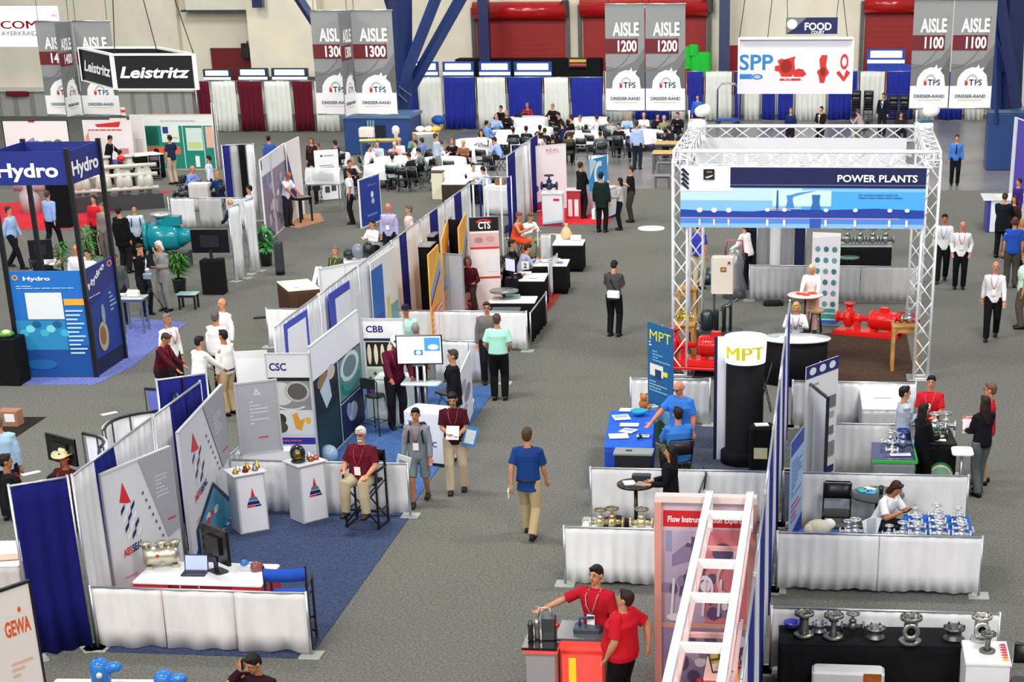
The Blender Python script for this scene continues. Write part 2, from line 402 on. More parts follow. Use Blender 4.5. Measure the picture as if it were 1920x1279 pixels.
def person(px, py, label, rz=180, pose='stand', h=1.75, shirt='ffffff', sl='long', legs='1c1c22', hair='2a1c14', style='short', skin='c68c6a',
           shoes='17120f', b=1.0, belly=0, jacket=None, tie=None, lan=None, badge=False, near=0, group=None, shorts=False, hat=None, over=None, at=None,
           skirt=False, glasses=False, beard=None, bag=None, belt=False, **kw):
    """one person, placed by the top of the head; near: 0 far, 1 middle, 2 foreground"""
    if isinstance(pose, dict): p = dict(pose); pk = repr(sorted(pose.items()))
    else: p = dict(POSES[pose]); pk = pose
    if kw: p.update(kw); pk += repr(sorted(kw.items()))
    J = skel(p); sc = h/1.75; R = math.radians(rz)
    top = J['top']*sc; W = P(px, py, top.z)
    if at: base = Vector((at[0], at[1], 0))
    else: base = Vector((W.x, W.y, 0))-Matrix.Rotation(R, 3, 'Z') @ Vector((top.x, top.y, 0))
    z0 = kw.get('floor', 0); vox = (.022, .014, .0095)[near]; bn = near > 0
    sk = C(skin, 'skin'); K = (pk, b, belly, near)
    def body():
        m = M(); torso(m, J, b*.97, -.004, mat=sk, belly=belly*.9)
        m.tube([J['nb']-J['u']*.05, J['nb']+J['u']*.02, J['head']-J['hu']*.06], [.062, .056, .054], sk, 10)
        HR = Matrix((J['hx'], J['hf'], J['hu'])).transposed(); hc = J['head']
        m.ell(hc+J['hu']*.02-J['hf']*.008, (.077, .095, .095), sk, 14, HR)
        m.ell(hc-J['hu']*.045+J['hf']*.018, (.060, .070, .078), sk, 12, HR)
        if near:
            m.ell(hc-J['hu']*.095+J['hf']*.055, (.028, .028, .022), sk, 8, HR)
            m.tube([hc+J['hu']*.02+J['hf']*.082, hc-J['hu']*.02+J['hf']*.106, hc-J['hu']*.03+J['hf']*.085], [.010, .016, .016], sk, 8)
            m.ell(hc+J['hu']*.028+J['hf']*.078, (.052, .016, .010), sk, 10, HR)
            for s in (1, -1): m.ell(hc+J['hx']*.08*s-J['hf']*.005-J['hu']*.01, (.012, .020, .032), sk, 8, HR)
        for s, k in ((1, 'r'), (-1, 'l')):
            q = 1+(b-1)*.6
            limb(m, [J[k+'sh']-J['X']*.02*s-J['u']*.02, J[k+'sh'].lerp(J[k+'el'], .35), J[k+'el']], [.056*q, .049*q, .04*q], sk)
            limb(m, [J[k+'el'], J[k+'el'].lerp(J[k+'wr'], .3), J[k+'wr']], [.04*q, .041*q, .027], sk)
            hd = Vector(p.get(k+'dir', tuple((J[k+'wr']-J[k+'el']).normalized())))
            hand(m, J[k+'wr'], hd, s, sk, p.get('curl', .6), near > 0)
            limb(m, [J[k+'hip']+Vector((0, 0, .02)), J[k+'hip'].lerp(J[k+'kn'], .4), J[k+'kn']], [.083*q, .073*q, .052*q], sk)
            limb(m, [J[k+'kn'], J[k+'kn'].lerp(J[k+'an'], .32), J[k+'an']], [.052*q, .055*q, .036], sk)
            a = J[k+'an']; m.tube([a+Vector((0, -.04, -.03)), a+Vector((0, .05, -.04)), a+Vector((0, .14, -.055))], [.036, .036, .026], sk, 8, flat=.8, round_=True)
        return m
    o = deferred(('body',)+K, body, vox, 1, ('person', None, sk))
    o.location = base; o.rotation_euler = (0, 0, R); o.scale = (sc, sc, sc)
    o['label'] = label; o['category'] = 'person'
    if group: o['group'] = group
    def sleeves(m, g, mat, length):
        q = 1+(b-1)*.6
        for s, k in ((1, 'r'), (-1, 'l')):
            a, e, w_ = J[k+'sh'], J[k+'el'], J[k+'wr']
            if length == 'none': continue
            st = a-J['X']*.075*s+J['u']*.012; a = a-J['u']*.02+J['X']*.004*s
            if length == 'short':
                m.tube([st, a, a.lerp(e, .45), a.lerp(e, .82)], [.032*q+g, .058*q+g, .056*q+g, .060*q+g], mat, 12)
            else:
                m.tube([st, a, a.lerp(e, .5), e, e.lerp(w_, .5), e.lerp(w_, .96)], [.032*q+g, .057*q+g, .05*q+g, .047*q+g, .042*q+g, .034+g], mat, 12)
    up = C(jacket or shirt, 'cloth')
    lo = -.24 if jacket else (-.17 if over else (-.03 if belt else -.12))
    g = .03 if jacket else .018
    def shirtm():
        m = M(); torso(m, J, b, g, lo=lo, hi=.49 if sl != 'none' else .47, mat=up, belly=belly); sleeves(m, g-.008, up, 'long' if jacket else sl)
        if near and sl != 'none':
            c = J['nb']-J['u']*.012; m.lathe([(.068, -.02), (.074, .012), (.064, .016), (.06, -.02)], c+J['f']*.006, up, 14, ax=(J['u']-J['f']*.25))
        return m
    deferred(('top', bool(jacket), sl, bool(over))+K, shirtm, vox, 1, ('jacket' if jacket else 'shirt', o, up))
    lg = C(legs, 'cloth')
    def trous():
        m = M(); q = 1+(b-1)*.6
        T = [(J['pel']+J['u']*z+J['f']*belly*.2, J['X']*(rx*b+.012), J['f']*(ry*b+.012+belly*.2)) for z, rx, ry in ((-.09, .15, .105), (-.03, .168, .12), (.05, .158, .112))]
        if not (p.get('seat')): T.insert(0, (J['pel']-Vector((0, 0, .12)), J['X']*.14*b, J['f']*.1*b))
        m.loft(T, lg, 14)
        if skirt:
            m.loft([(J['pel']-Vector((0, 0, .45)), J['X']*.2, J['f']*.17), (J['pel']-Vector((0, 0, .1)), J['X']*.17, J['f']*.13), (J['pel'], J['X']*.16, J['f']*.12)], lg, 14); return m
        for s, k in ((1, 'r'), (-1, 'l')):
            hp, kn, an = J[k+'hip'], J[k+'kn'], J[k+'an']
            if shorts: m.tube([hp+Vector((0, 0, .02)), hp.lerp(kn, .4), kn], [.094*q, .092*q, .088*q], lg, 12)
            else:
                e = kn.lerp(an, 1.04); m.tube([hp+Vector((0, 0, .02)), hp.lerp(kn, .4), kn, kn.lerp(an, .4), e], [.108*q, .102*q, .082*q, .076*q, .07], lg, 12)
        return m
    deferred(('legs', shorts, skirt)+K, trous, vox, 1, ('skirt' if skirt else 'shorts' if shorts else 'trousers', o, lg))
    sh = C(shoes)
    for s, k in ((1, 'r'), (-1, 'l')):
        a = J[k+'an']; m = M(); an_ = .28 if p.get('seat') == 1 else 0
        m.loft([(a+Vector((0, y, z)), Vector((rx, 0, 0)), Vector((0, 0, rz_))) for y, z, rx, rz_ in ((-.085, -.045, .02, .02), (-.07, -.035, .038, .042), (.0, -.028, .042, .052), (.08, -.045, .046, .034), (.15, -.055, .040, .024), (.175, -.06, .02, .014))], sh, 10)
        m.box(a+Vector((0, .045, -.078)), (.085, .25, .014), C('0e0e0e'))
        m.obj('shoe', o)
    HR = Matrix((J['hx'], J['hf'], J['hu'])).transposed(); hc = J['head']; hm = C(hair, 'hair')
    def hairm():
        m = M()
        if style == 'bald':
            for s in (1, -1): m.ell(hc+J['hx']*.058*s-J['hf']*.038-J['hu']*.002, (.027, .055, .045), hm, 8, HR)
            m.ell(hc-J['hf']*.065-J['hu']*.005, (.062, .04, .048), hm, 8, HR)
            return m
        m.ell(hc+J['hu']*.036-J['hf']*.016, (.085, .098, .091), hm, 12, HR)
        m.ell(hc-J['hf']*.052-J['hu']*.005, (.076, .056, .078), hm, 10, HR)
        if near: m.tube([hc+J['hu']*.10+J['hf']*.05-J['hx']*.05, hc+J['hu']*.095+J['hf']*.072, hc+J['hu']*.085+J['hf']*.06+J['hx']*.05], [.02, .024, .02], hm, 8)
        if style in ('long', 'bob'):
            e = .36 if style == 'long' else .17
            for s in (1, -1): m.tube([hc+J['hx']*.066*s+J['hu']*.03-J['hf']*.015, hc+J['hx']*.075*s-J['hu']*.07-J['hf']*.02, hc+J['hx']*.06*s-J['hu']*e*.8-J['hf']*.045], [.034, .036, .026], hm, 8)
            m.tube([hc-J['hf']*.05+J['hu']*.03, hc-J['hf']*.07-J['hu']*.1, hc-J['hf']*.09-J['hu']*e], [.07, .078, .05], hm, 10, flat=.6, ref=J['hf'])
        return m
    if p.get('seat') and not label.startswith(('diner', 'white haired', 'dark haired person in a bright', 'dark haired person in a white T')):
        if p['seat'] == 1: fold_chair(base.x, base.y, R, 'black folding chair mostly hidden under a seated visitor', 'chairs under seated visitors', '18191c', '4a4c50')
        else: bar_stool(base.x, base.y, R, 'dark bar stool mostly hidden under a seated visitor')['group'] = 'stools under seated visitors'
    if style != 'none': deferred(('hair', style)+K, hairm, max(vox, .012), 1, ('hair', o, hm))
    if near:
        for s in (1, -1):
            e = M(); c = hc+J['hx']*.031*s+J['hu']*.012+J['hf']*.082
            e.ell(c, (.012, .006, .006), C('b9b0a6', 'plain'), 8, HR); e.ell(c+J['hf']*.004, (.0065, .0045, .0068), C('20140e', 'gloss'), 8, HR); e.obj('eye', o)
            e = M(); c = hc+J['hx']*.032*s+J['hu']*.034+J['hf']*.090; e.ell(c, (.019, .006, .0045), hm, 8, HR); e.obj('eyebrow', o)
        e = M(); e.ell(hc-J['hu']*.062+J['hf']*.086, (.023, .006, .006), C('8d4a40', 'skin'), 8, HR); e.obj('mouth', o)
    if glasses:
        e = M()
        for s in (1, -1):
            c = hc+J['hx']*.032*s+J['hu']*.01+J['hf']*.104
            e.lathe([(.021, 0), (.0235, 0), (.0235, .002), (.021, .002)], c, C('4a4448'), 12, ax=J['hf']); e.tube([c+J['hx']*.024*s, c+J['hx']*.052*s-J['hf']*.09], .002, C('4a4448'), 5)
        e.tube([hc+J['hx']*.01+J['hu']*.01+J['hf']*.106, hc-J['hx']*.01+J['hu']*.01+J['hf']*.106], .003, C('1a1a1a'), 5); e.obj('glasses', o)
    if beard:
        e = M(); bm = C(beard, 'hair'); e.ell(hc-J['hu']*.092+J['hf']*.05, (.042, .042, .032), bm, 10, HR); e.ell(hc-J['hu']*.046+J['hf']*.088, (.03, .012, .009), bm, 8, HR); e.obj('beard', o)
    fr = lambda z, ex=.0: J['pel']+J['u']*z+J['f']*(next((ry*(1+(b-1)*(1 if z < .4 else .5)) for zz, rx, ry in TORSO if zz >= z), .07)+g+.02*(z > .2)+belly*1.1*math.exp(-((z-.08)/.13)**2)+ex)
    if jacket:
        e = M(); sm = C(shirt, 'cloth'); X = J['X']
        a, b_, c_ = fr(.45, .0), fr(.36, .012), fr(.17, .012)
        e.add([a-X*.055, a+X*.055, b_+X*.05, c_+X*.006, c_-X*.006, b_-X*.05], [(0, 5, 4, 3, 2, 1)], sm); e.obj('shirt_front', o)
        if near:
            e = M()
            for s in (1, -1): e.add([a+X*.06*s, a+X*.088*s, b_+X*.085*s+J['f']*.004, c_+J['f']*.004], [(0, 1, 2, 3) if s < 0 else (3, 2, 1, 0)], up)
            e.obj('lapel', o)
    if tie:
        e = M(); X = J['X']; a, c_ = fr(.45, .01), fr(.15, .02); m_ = fr(.3, .02)
        e.add([a-X*.015, a+X*.015, m_+X*.022, c_+X*.026, c_-J['u']*.03, c_-X*.026, m_-X*.022], [(0, 6, 5, 4, 3, 2, 1)], C(tie, 'cloth')); e.obj('tie', o)
    if lan:
        e = M(); X = J['X']; lm = C(lan, 'cloth')
        q0 = fr(.2, .03)
        for s in (1, -1): e.tube([J['nb']+X*.075*s-J['f']*.01+J['u']*.01, fr(.44, .02)+X*.075*s, fr(.34, .028)+X*.055*s, q0], .007, lm, 5)
        e.obj('lanyard', o)
        if badge:
            e = M(); e.mi = []; c = q0-J['u']*.05+J['f']*.012; a_, bb = X*.05, J['u']*.065
            e.add([c-a_-bb, c+a_-bb, c+a_+bb, c-a_+bb, c-a_-bb-J['f']*.008, c+a_-bb-J['f']*.008, c+a_+bb-J['f']*.008, c-a_+bb-J['f']*.008], [(3, 2, 1, 0), (4, 5, 6, 7), (0, 1, 5, 4), (1, 2, 6, 5), (2, 3, 7, 6), (3, 0, 4, 7)], C('f2f0ea', 'print')); e.obj('name_badge', o)
    if belt and not jacket:
        e = M(); c = J['pel']+J['u']*.02; e.lathe([(.14*b, -.045), (.186*b, -.045), (.186*b, -.01), (.14*b, -.01)], c+J['f']*belly*.3, C('1a1411'), 16, sx=1.0)
        for i, v in enumerate(e.v): e.v[i] = (v[0], c.y+(v[1]-c.y)*.74, v[2])
        e.obj('belt', o)
    if hat:
        kind, hcol = hat; e = M(); q = C(hcol, 'cloth'); ax = J['hu']
        if kind == 'cap':
            e.ell(hc+J['hu']*.05-J['hf']*.01, (.09, .104, .085), q, 12, HR)
            e.tube([hc+J['hu']*.055+J['hf']*.07, hc+J['hu']*.045+J['hf']*.13, hc+J['hu']*.03+J['hf']*.17], [.07, .066, .04], q, 10, flat=.14, ref=J['hu'].cross(J['hx']))
        else:
            e.lathe([(.21, .0), (.2, -.015), (.09, -.002), (.088, .06), (.075, .11), (.045, .115), (.0, .10)], hc+J['hu']*.055, q, 20, ax=ax, sx=.85)
            for i, v in enumerate(e.v):
                d = (Vector(v)-hc).dot(J['hx']); e.v[i] = (v[0], v[1], v[2]+(max(0, abs(d)-.09))**1.2*.9)
        e.obj('hat', o)
    if bag:
        kind, bc = bag; e = M(); q = C(bc, 'cloth')
        if kind == 'sling':
            e.rbox(J['pel']+Vector((.06, -.19, .06)), (.3, .1, .16), q, .04); e.obj('shoulder_bag', o)
            e = M(); e.tube([J['lsh']+Vector((.08, .0, .055)), J['pel']+J['u']*.3+Vector((0, -.155, 0)), J['pel']+Vector((.12, -.16, .1))], .014, C('17171a', 'cloth'), 6); e.obj('strap', o)
        elif kind == 'pack':
            for s in (1, -1):
                t = M(); t.tube([J['nb']+J['X']*.11*s-J['f']*.1, J['nb']+J['X']*.115*s+J['u']*.0, fr(.38, .012)+J['X']*.115*s, fr(.2, .0)+J['X']*.135*s], .018, q, 6, flat=.6); t.obj('strap', o)
            e.rbox(J['pel']+J['u']*.26-J['f']*.22, (.28, .15, .38), q, .05); e.obj('backpack', o)
        elif kind == 'tote':
            wr = J['lwr'] if kind == 'tote' else J['rwr']
            e.rbox(wr+Vector((0, 0, -.34)), (.1, .3, .3), q, .03); e.tube([wr+Vector((0, .08, -.19)), wr+Vector((0, 0, -.06)), wr+Vector((0, -.08, -.19))], .008, q, 5); e.obj('tote_bag', o)
    return o
def local(o, v):
    """a point of a person's own frame in the hall"""
    s = o.scale[0]; return Vector(o.location) + Matrix.Rotation(o.rotation_euler[2], 3, 'Z') @ (Vector(v)*s)
# ---------------------------------------------------------------- the hall
WHT, NAVY, BLK = C('e8e8ea', 'cloth'), C('26308e', 'cloth'), C('15151a', 'cloth')
AL = C('c9ced4', 'metal'); DK = C('1b1b1f', 'paint'); WP = C('efefef', 'paint'); CHR = C('b5b9bd', 'metal')
fl = M(); fl.add([(-70, 4, 0), (40, 4, 0), (40, 95, 0), (-70, 95, 0)], [(0, 1, 2, 3)], C('6b6b65', 'carpet')); structure(fl.obj('floor'))
# polished concrete beyond the carpet
cm = bpy.data.materials.new('polished_concrete'); cm.use_nodes = True; nt = cm.node_tree; pb = nt.nodes['Principled BSDF']
pb.inputs['Roughness'].default_value = .3; pb.inputs['Specular IOR Level'].default_value = .4
n_ = nt.nodes.new('ShaderNodeTexNoise'); n_.inputs['Scale'].default_value = .35; n_.inputs['Detail'].default_value = 5
tc = nt.nodes.new('ShaderNodeTexCoord'); nt.links.new(tc.outputs['Object'], n_.inputs[0])
r_ = nt.nodes.new('ShaderNodeValToRGB'); r_.color_ramp.elements[0].color = (.14, .14, .15, 1); r_.color_ramp.elements[1].color = (.22, .22, .23, 1); r_.color_ramp.elements[0].position = .35; r_.color_ramp.elements[1].position = .65
nt.links.new(n_.outputs['Fac'], r_.inputs[0]); nt.links.new(r_.outputs[0], pb.inputs['Base Color'])
g = M(); g.prism([(-16.5, 66), (12, 66), (25, 66), (25, 90), (-16.5, 90)], .0, .006, cm); structure(g.obj('floor'))
def mat_area(pts, col, name, label, cat='carpet', z=.012, kind='carpet'):
    m = M(); m.prism([(p[0], p[1]) for p in pts], 0.001, z, C(col, kind)); return m.obj(name, label=label, cat=cat)
YB = 92.0
def bw(px, py): return V(px, py, YB)
cream = C('dcd6c2', 'wall')
m = M(); a = bw(-250, 0); b = bw(2150, 0); zt = 13.5
m.box(((a.x+b.x)/2, YB+.3, zt/2), (b.x-a.x, .6, zt), cream); structure(m.obj('wall_back'))
def wbox(x0, y0, x1, y1, name, mat, d=.2, Y=YB, kind=None, **kw):
    p = V(x0, y0, Y); q = V(x1, y1, Y); m = M(); m.box(((p.x+q.x)/2, Y-d/2, (p.z+q.z)/2), (abs(q.x-p.x), d, abs(p.z-q.z)), mat)
    o = m.obj(name, **kw)
    if kind: o['kind'] = kind
    return o
# wall relief: projecting pale bays and shaded recess
wbox(-200, -40, 352, 168, 'wall_left', C('e0dac8', 'wall'), .5, kind='structure')
wbox(470, -40, 615, 140, 'wall_back', C('e6e0ca', 'wall'), 1.2, kind='structure')
wbox(355, -40, 482, 19, 'wall_back', C('dcd8c6', 'wall'), 1.0, kind='structure')
wbox(352, 17, 480, 20, 'trim_1', C('40464c', 'wall'), 1.1, kind='structure')
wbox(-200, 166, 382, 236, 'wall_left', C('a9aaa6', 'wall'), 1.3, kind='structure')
wbox(-200, 162, 382, 167, 'trim_2', C('cfcfc8', 'wall'), 1.5, kind='structure')
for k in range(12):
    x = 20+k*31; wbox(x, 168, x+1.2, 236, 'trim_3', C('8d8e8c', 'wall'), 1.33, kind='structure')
wbox(35, 166, 75, 175, 'trim_4', C('6a1f24', 'wall'), 1.6, kind='structure')
# roller doors
def roller(n, x0, y0, x1, y1, col='8e1214', head=True):
    p = V(x0, y0, YB-.05); q = V(x1, y1, YB-.05); W = q.x-p.x; H = p.z-q.z; m = M(); z = 0; t = C(col, 'plain')
    k = int(H/.12)
    for i in range(k): m.box((W/2, -.04-.012*(i % 2), (i+.5)*H/k), (W, .08, H/k), t)
    o = structure(m.obj('door_%d' % n, loc=(p.x, YB-.05, q.z)))
    if head:
        m = M(); m.tube([(-.1, -.3, H), (W+.1, -.3, H)], .42, C('a81618', 'gloss'), 16); m.obj('roller_housing', o)
        for x in (-.15, W+.15): 
            m = M(); m.box((x, -.15, H/2-.1), (.18, .2, H+.5), C('4c4c50', 'paint')); m.obj('guide_rail', o)
roller(1, 893, 20, 1063, 175); roller(2, 1093, 15, 1323, 175); roller(3, 1366, 85, 1388, 175, head=False)
roller(4, 1624, 8, 1716, 175); roller(5, 1873, -10, 1895, 175); roller(6, 395, 90, 478, 175, '6c1014', False)
wbox(862, 108, 1132, 150, 'trim_5', C('0f1212', 'wall'), 1.2, kind='structure')
for x0, x1, lb in ((1060, 1066, 'narrow'), (1120, 1124, 'wide')): pass
o = wbox(1066, 108, 1101, 126, 'menu_board', C('1d2b22', 'paint'), .1, Y=YB-1.3, label='small dark menu board with yellow and red stripes on the black band', cat='sign')
o2 = M(); q = V(1068, 114, YB-1.45); r = V(1099, 118, YB-1.45); o2.box(((q.x+r.x)/2, YB-1.45, q.z), (r.x-q.x, .05, .12), C('e0b050', 'print')); o2.box(((q.x+r.x)/2, YB-1.45, q.z-.18), (r.x-q.x, .05, .1), C('c84a3a', 'print')); oo = o2.obj('stripe'); oo.parent = o
# lit food stall headers
lit = C('eef6ff', 'emit')
def stall(px0, py0, px1, py1, label, base='1d3f8f', Y=89.5, rail=True):
    p = V(px0, py0, Y); q = V(px1, py1, Y); W = q.x-p.x; H = p.z-q.z
    t = empty('food_stall_sign', (p.x, Y, q.z), 0, label, 'sign', 'lit stall signs behind the drapes')
    m = M(); m.box((W/2, .1, H*.5), (W, .2, H), C(base, 'paint')); m.obj('cabinet', t)
    m = M(); m.rbox((W/2, -.03, H*.68), (W*.82, .08, H*.42), lit, .03); m.obj('light_panel', t)
    m = M(); m.box((W/2, -.03, H*.22), (W*.96, .06, H*.2), lit); m.obj('light_strip', t)
    for x in (.05, W-.05): m = M(); m.box((x, .1, -q.z/2), (.08, .08, q.z), DK); m.obj('post', t)
for k, (x0, x1, lb) in enumerate(((776, 822, 'lit white and blue stall sign just right of the big blue column'), (829, 889, 'lit white and blue stall sign, second right of the big blue column'), (897, 958, 'lit white and blue stall sign left of the thin blue column'), (963, 1035, 'lit white and blue stall sign left of the dark menu board'))):
    stall(x0, 116, x1, 144, lb)
stall(380, 130, 434, 152, 'lit stall sign above the white drape nearest the black hanging cube sign', '16324a'); stall(445, 128, 503, 152, 'lit stall sign above the first full maroon drape', '16324a'); stall(508, 128, 578, 152, 'lit stall sign left of the left hand blue column banner pair', '16324a')
stall(1626, 92, 1697, 122, 'tall lit stall sign in front of the red roller door beyond the right banners')
o = wbox(1626, 121, 1712, 133, 'stall_valance', C('3548a8', 'cloth'), .1, Y=89.3, label='blue lettered valance hanging under the lit stall sign right of the cream wall', cat='valance')
# ---------------------------------------------------------------- pipe and drape
def post(m, x, y, h, r=.02): m.tube([(x, y, 0), (x, y, h)], r, AL, 8)
def drape_run(A, B, h, cols, label, group=None, name='drape_wall', base=True, amp=.035, posts=True, zb=.05, wl=.24):
    """one bay of pipe and drape: A viewer's left foot point, B right; cols = colours of equal panels"""
    A = Vector((A[0], A[1])); B = Vector((B[0], B[1])); W = (B-A).length; rz = ang(A, B)
    t = empty(name, (A.x, A.y, 0), rz, label, 'drape', group)
    n = len(cols); e = (.004 if h < 1.2 else .02) if base else .07
    for i, c in enumerate(cols):
        if not c: continue
        m = M(); m.curtain((W*i/n+e, 0), (W*(i+1)/n-e, 0), zb, h, C(c, 'cloth'), amp=amp, wl=wl); m.obj('drape_panel', t)
    if posts:
        m = M(); m.tube([(.0 if base else .03, .0, h), (W-(0 if base else .05), .0, h)], .018, AL, 8); m.obj('top_rail', t)
        for x in (0, W):
            m = M(); post(m, x, .0, h+.03); m.obj('post', t)
            if base:
                m = M(); m.rbox((x, .0, .01), (.3, .3, .015), C('a9aca6', 'paint'), .02); m.obj('base_plate', t)
    return t
def backdrape(x0, x1, y1, top, col, label, Y=None):
    a = P(x0, y1); b = P(x1, y1); Y = (a.y+b.y)/2
    h = V(x0, top, a.y).z
    drape_run(a, b, h, [col], label, 'tall drapes at the back of the hall', posts=True, base=False, amp=.05, name='back_drape')
MR = '5a1526'; DW = 'd9dcd6'; DB = '243090'
for x0, x1, c, lb in ((375, 403, MR, 'narrow maroon drape at the left end of the back drapes'), (403, 452, DW, 'white drape second from the left end of the back drapes'), (452, 500, MR, 'maroon drape between the first two white back drapes'), (500, 553, DW, 'white drape between two maroon back drapes'), (553, 594, MR, 'maroon drape beside the left hand blue column base'), (594, 641, DW, 'white drape tucked behind the two grey banners left of the blue column')):
    backdrape(x0, x1, 248, 152, c, lb)
for x0, x1, c, lb in ((766, 788, DB, 'narrow blue drape right behind the big blue column'), (788, 834, DW, 'white back drape nearest right of the big blue column'), (834, 895, DB, 'blue back drape between the first two white ones right of the column'), (895, 953, DW, 'white back drape left of the red shirted diner'), (953, 1020, DB, 'blue back drape behind the red shirted diner'), (1020, 1070, DW, 'white back drape right of the red shirted diner'), (1070, 1133, DB, 'blue back drape just left of the middle pair of banners')):
    backdrape(x0, x1, 244, 145, c, lb)
for x0, x1, c, lb in ((1133, 1188, DW, 'white back drape showing under the left middle banner'), (1188, 1257, DB, 'blue back drape showing under the right middle banner'), (1257, 1287, DW, 'white back drape at the right edge of the middle banners'), (1287, 1320, DB, 'blue back drape under the green lump beside the middle banners'), (1320, 1374, DW, 'white back drape left of the thin blue column'), (1374, 1392, DB, 'narrow blue drape at the foot of the thin blue column'), (1392, 1425, DW, 'white drape below the left end of the hanging pump banner'), (1425, 1455, DB, 'blue drape below the left half of the hanging pump banner'),
                      (1455, 1489, DB, 'blue drape below the middle of the hanging pump banner'), (1489, 1549, DW, 'white drape below the right half of the hanging pump banner'), (1549, 1607, DB, 'blue drape below the right end of the hanging pump banner'), (1607, 1658, DW, 'white drape behind the two stacked chairs on the far right'), (1658, 1714, DB, 'blue drape behind the dark suited man on the far right'), (1714, 1755, DW, 'white drape showing at the left of the right banner pair'), (1755, 1806, DB, 'blue drape showing under the right banner pair'), (1806, 1845, DW, 'white drape showing under the far right banner')):
    backdrape(x0, x1, 227, 134, c, lb)
# ---------------------------------------------------------------- blue steel columns
BS = C('1a2856', 'paint'); BS2 = C('1e3468', 'paint')
def beam(p, q, w, mat, m):
    p, q = vec(p), vec(q); d = (q-p); x, y = dirframe(d, Vector((0, 1, 0)))
    m.loft([(p, x*w*.7, y*w*.7), (q, x*w*.7, y*w*.7)], mat, 4, smooth=False)
def at(px, py, Y): return V(px, py, Y)
YC = 78.5
t = empty('steel_column', (P(745, 235, 3.0).x, YC, 0), 0, 'massive branching dark blue steel column rising from a blue base block', 'column')
def loc(px, py, Y, dy=0): v = V(px, py, Y); return (v.x-t.location.x, v.y-t.location.y+dy, v.z)
m = M(); beam(loc(752, 235, YC), loc(748, -160, YC), .75, BS, m); m.obj('main_shaft', t)
for (a, b, w, dy) in (((740, 200), (850, -80), .34, -.3), ((748, 200), (905, -80), .36, .3), ((700, 215), (520, -60), .3, .2), ((765, 120), (700, -90), .4, .4)):
    m = M(); beam(loc(a[0], a[1], YC, dy), loc(b[0], b[1], YC, dy), w, BS2 if dy < 0 or a[0] == 748 else BS, m); m.obj('branch_strut', t)
m = M()
for (a, b) in (((752, 160), (776, 178)), ((776, 178), (770, 215)), ((752, 175), (768, 190))): beam(loc(*a, YC, -.5), loc(*b, YC, -.5), .07, BS2, m)
m.obj('gusset', t)
def pedestal(x0, x1, ytop, ybot, label, notch=True):
    a, b = P(x0, ybot), P(x1, ybot); h = V(x0, ytop, a.y).z; W = b.x-a.x
    t = empty('column_base', (a.x, a.y, 0), 0, label, 'column base')
    m = M(); m.box((W/2, W/2*.8, h/2), (W, W*.8, h), C('1f3f78', 'paint')); m.obj('casing', t, bevel=.05)
    m = M(); m.box((W/2, W*.4, h+.06), (W*1.04, W*.84, .12), C('4f6f96', 'paint')); m.obj('capping', t)
    return t, W, h
pd, W, h = pedestal(648, 772, 222, 291, 'wide blue base block of the big steel column, behind the dining tables')
m = M()
for x in (.38, .42, .46): m.box((W*x, -.05, h*.55), (.08, .1, h*.8), C('6f8f96', 'paint'))
m.box((W*.56, -.03, h*.62), (W*.14, .06, h*.4), C('101420', 'paint')); m.obj('electrical_panel', pd)
a = P(1905, 318); pd2, W2, h2 = pedestal(1848, 1935, 212, 320, 'blue base block of the right hand steel column behind the far aisle')
YC2 = 71.5
t = empty('steel_column', (P(1890, 300, 1).x, YC2, 0), 0, 'dark blue branching steel column at the right edge beside the banner', 'column')
for (a, b, w, dy) in (((1885, 235), (1900, -160), .9, .6), ((1868, 232), (1868, -60), .28, 0), ((1905, 200), (1868, -40), .3, -.3), ((1866, 60), (1890, 130), .35, 0)):
    m = M(); beam(loc(a[0], a[1], YC2, dy), loc(b[0], b[1], YC2, dy), w, BS2 if w < .3 else BS, m); m.obj('branch_strut', t)
for px, y1, lb in ((910, 108, 'thin dark blue column in front of the red roller door'), (1358, 150, 'thin dark blue column between the middle banners and the pump banner')):
    v = V(px, 100, 90.3); m = M(); m.box((v.x, 90.3, 7), (.5, .5, 14), BS); m.obj('thin_column', label=lb, cat='column')
m = M(); v = V(484, 6, 90); m.box((v.x, 90, v.z+1), (.5, .4, 2.4), BS); m.obj('thin_column', label='short dark blue column stub at the top edge left of the banners', cat='column')
# small wall fixtures
for px, py, lb in ((1060, 15, 'black loudspeaker on the wall between the two left red doors'), (1330, 8, 'black loudspeaker on the wall above the green lump'), (460, 95, 'small dark lamp beside the dark red door on the left')):
    v = V(px, py, YB-.5); m = M(); m.rbox((0, 0, 0), (.35, .3, .7), DK, .05); m.tube([(0, .1, .2), (0, .5, .4)], .04, DK); m.obj('wall_speaker', loc=v, label=lb, cat='speaker')
v = V(1285, 135, 89.6); m = M()
gm = C('27b13a', 'cloth')
for c, r in (((0, 0, .65), (.6, .4, 1.0)), ((.75, 0, .35), (1.0, .45, 1.1)), ((.4, -.1, 1.0), (.5, .3, .5))): m.rbox(c, r, gm, .2)
m.ell((-.1, -.3, .5), (.1, .06, .1), WHT); m.tube([(.4, 0, .2), (.4, 0, -2.05)], .05, gm); o = m.obj('inflatable_figure', loc=v, label='bright green soft inflatable shape above the drapes beside the middle banners', cat='inflatable')
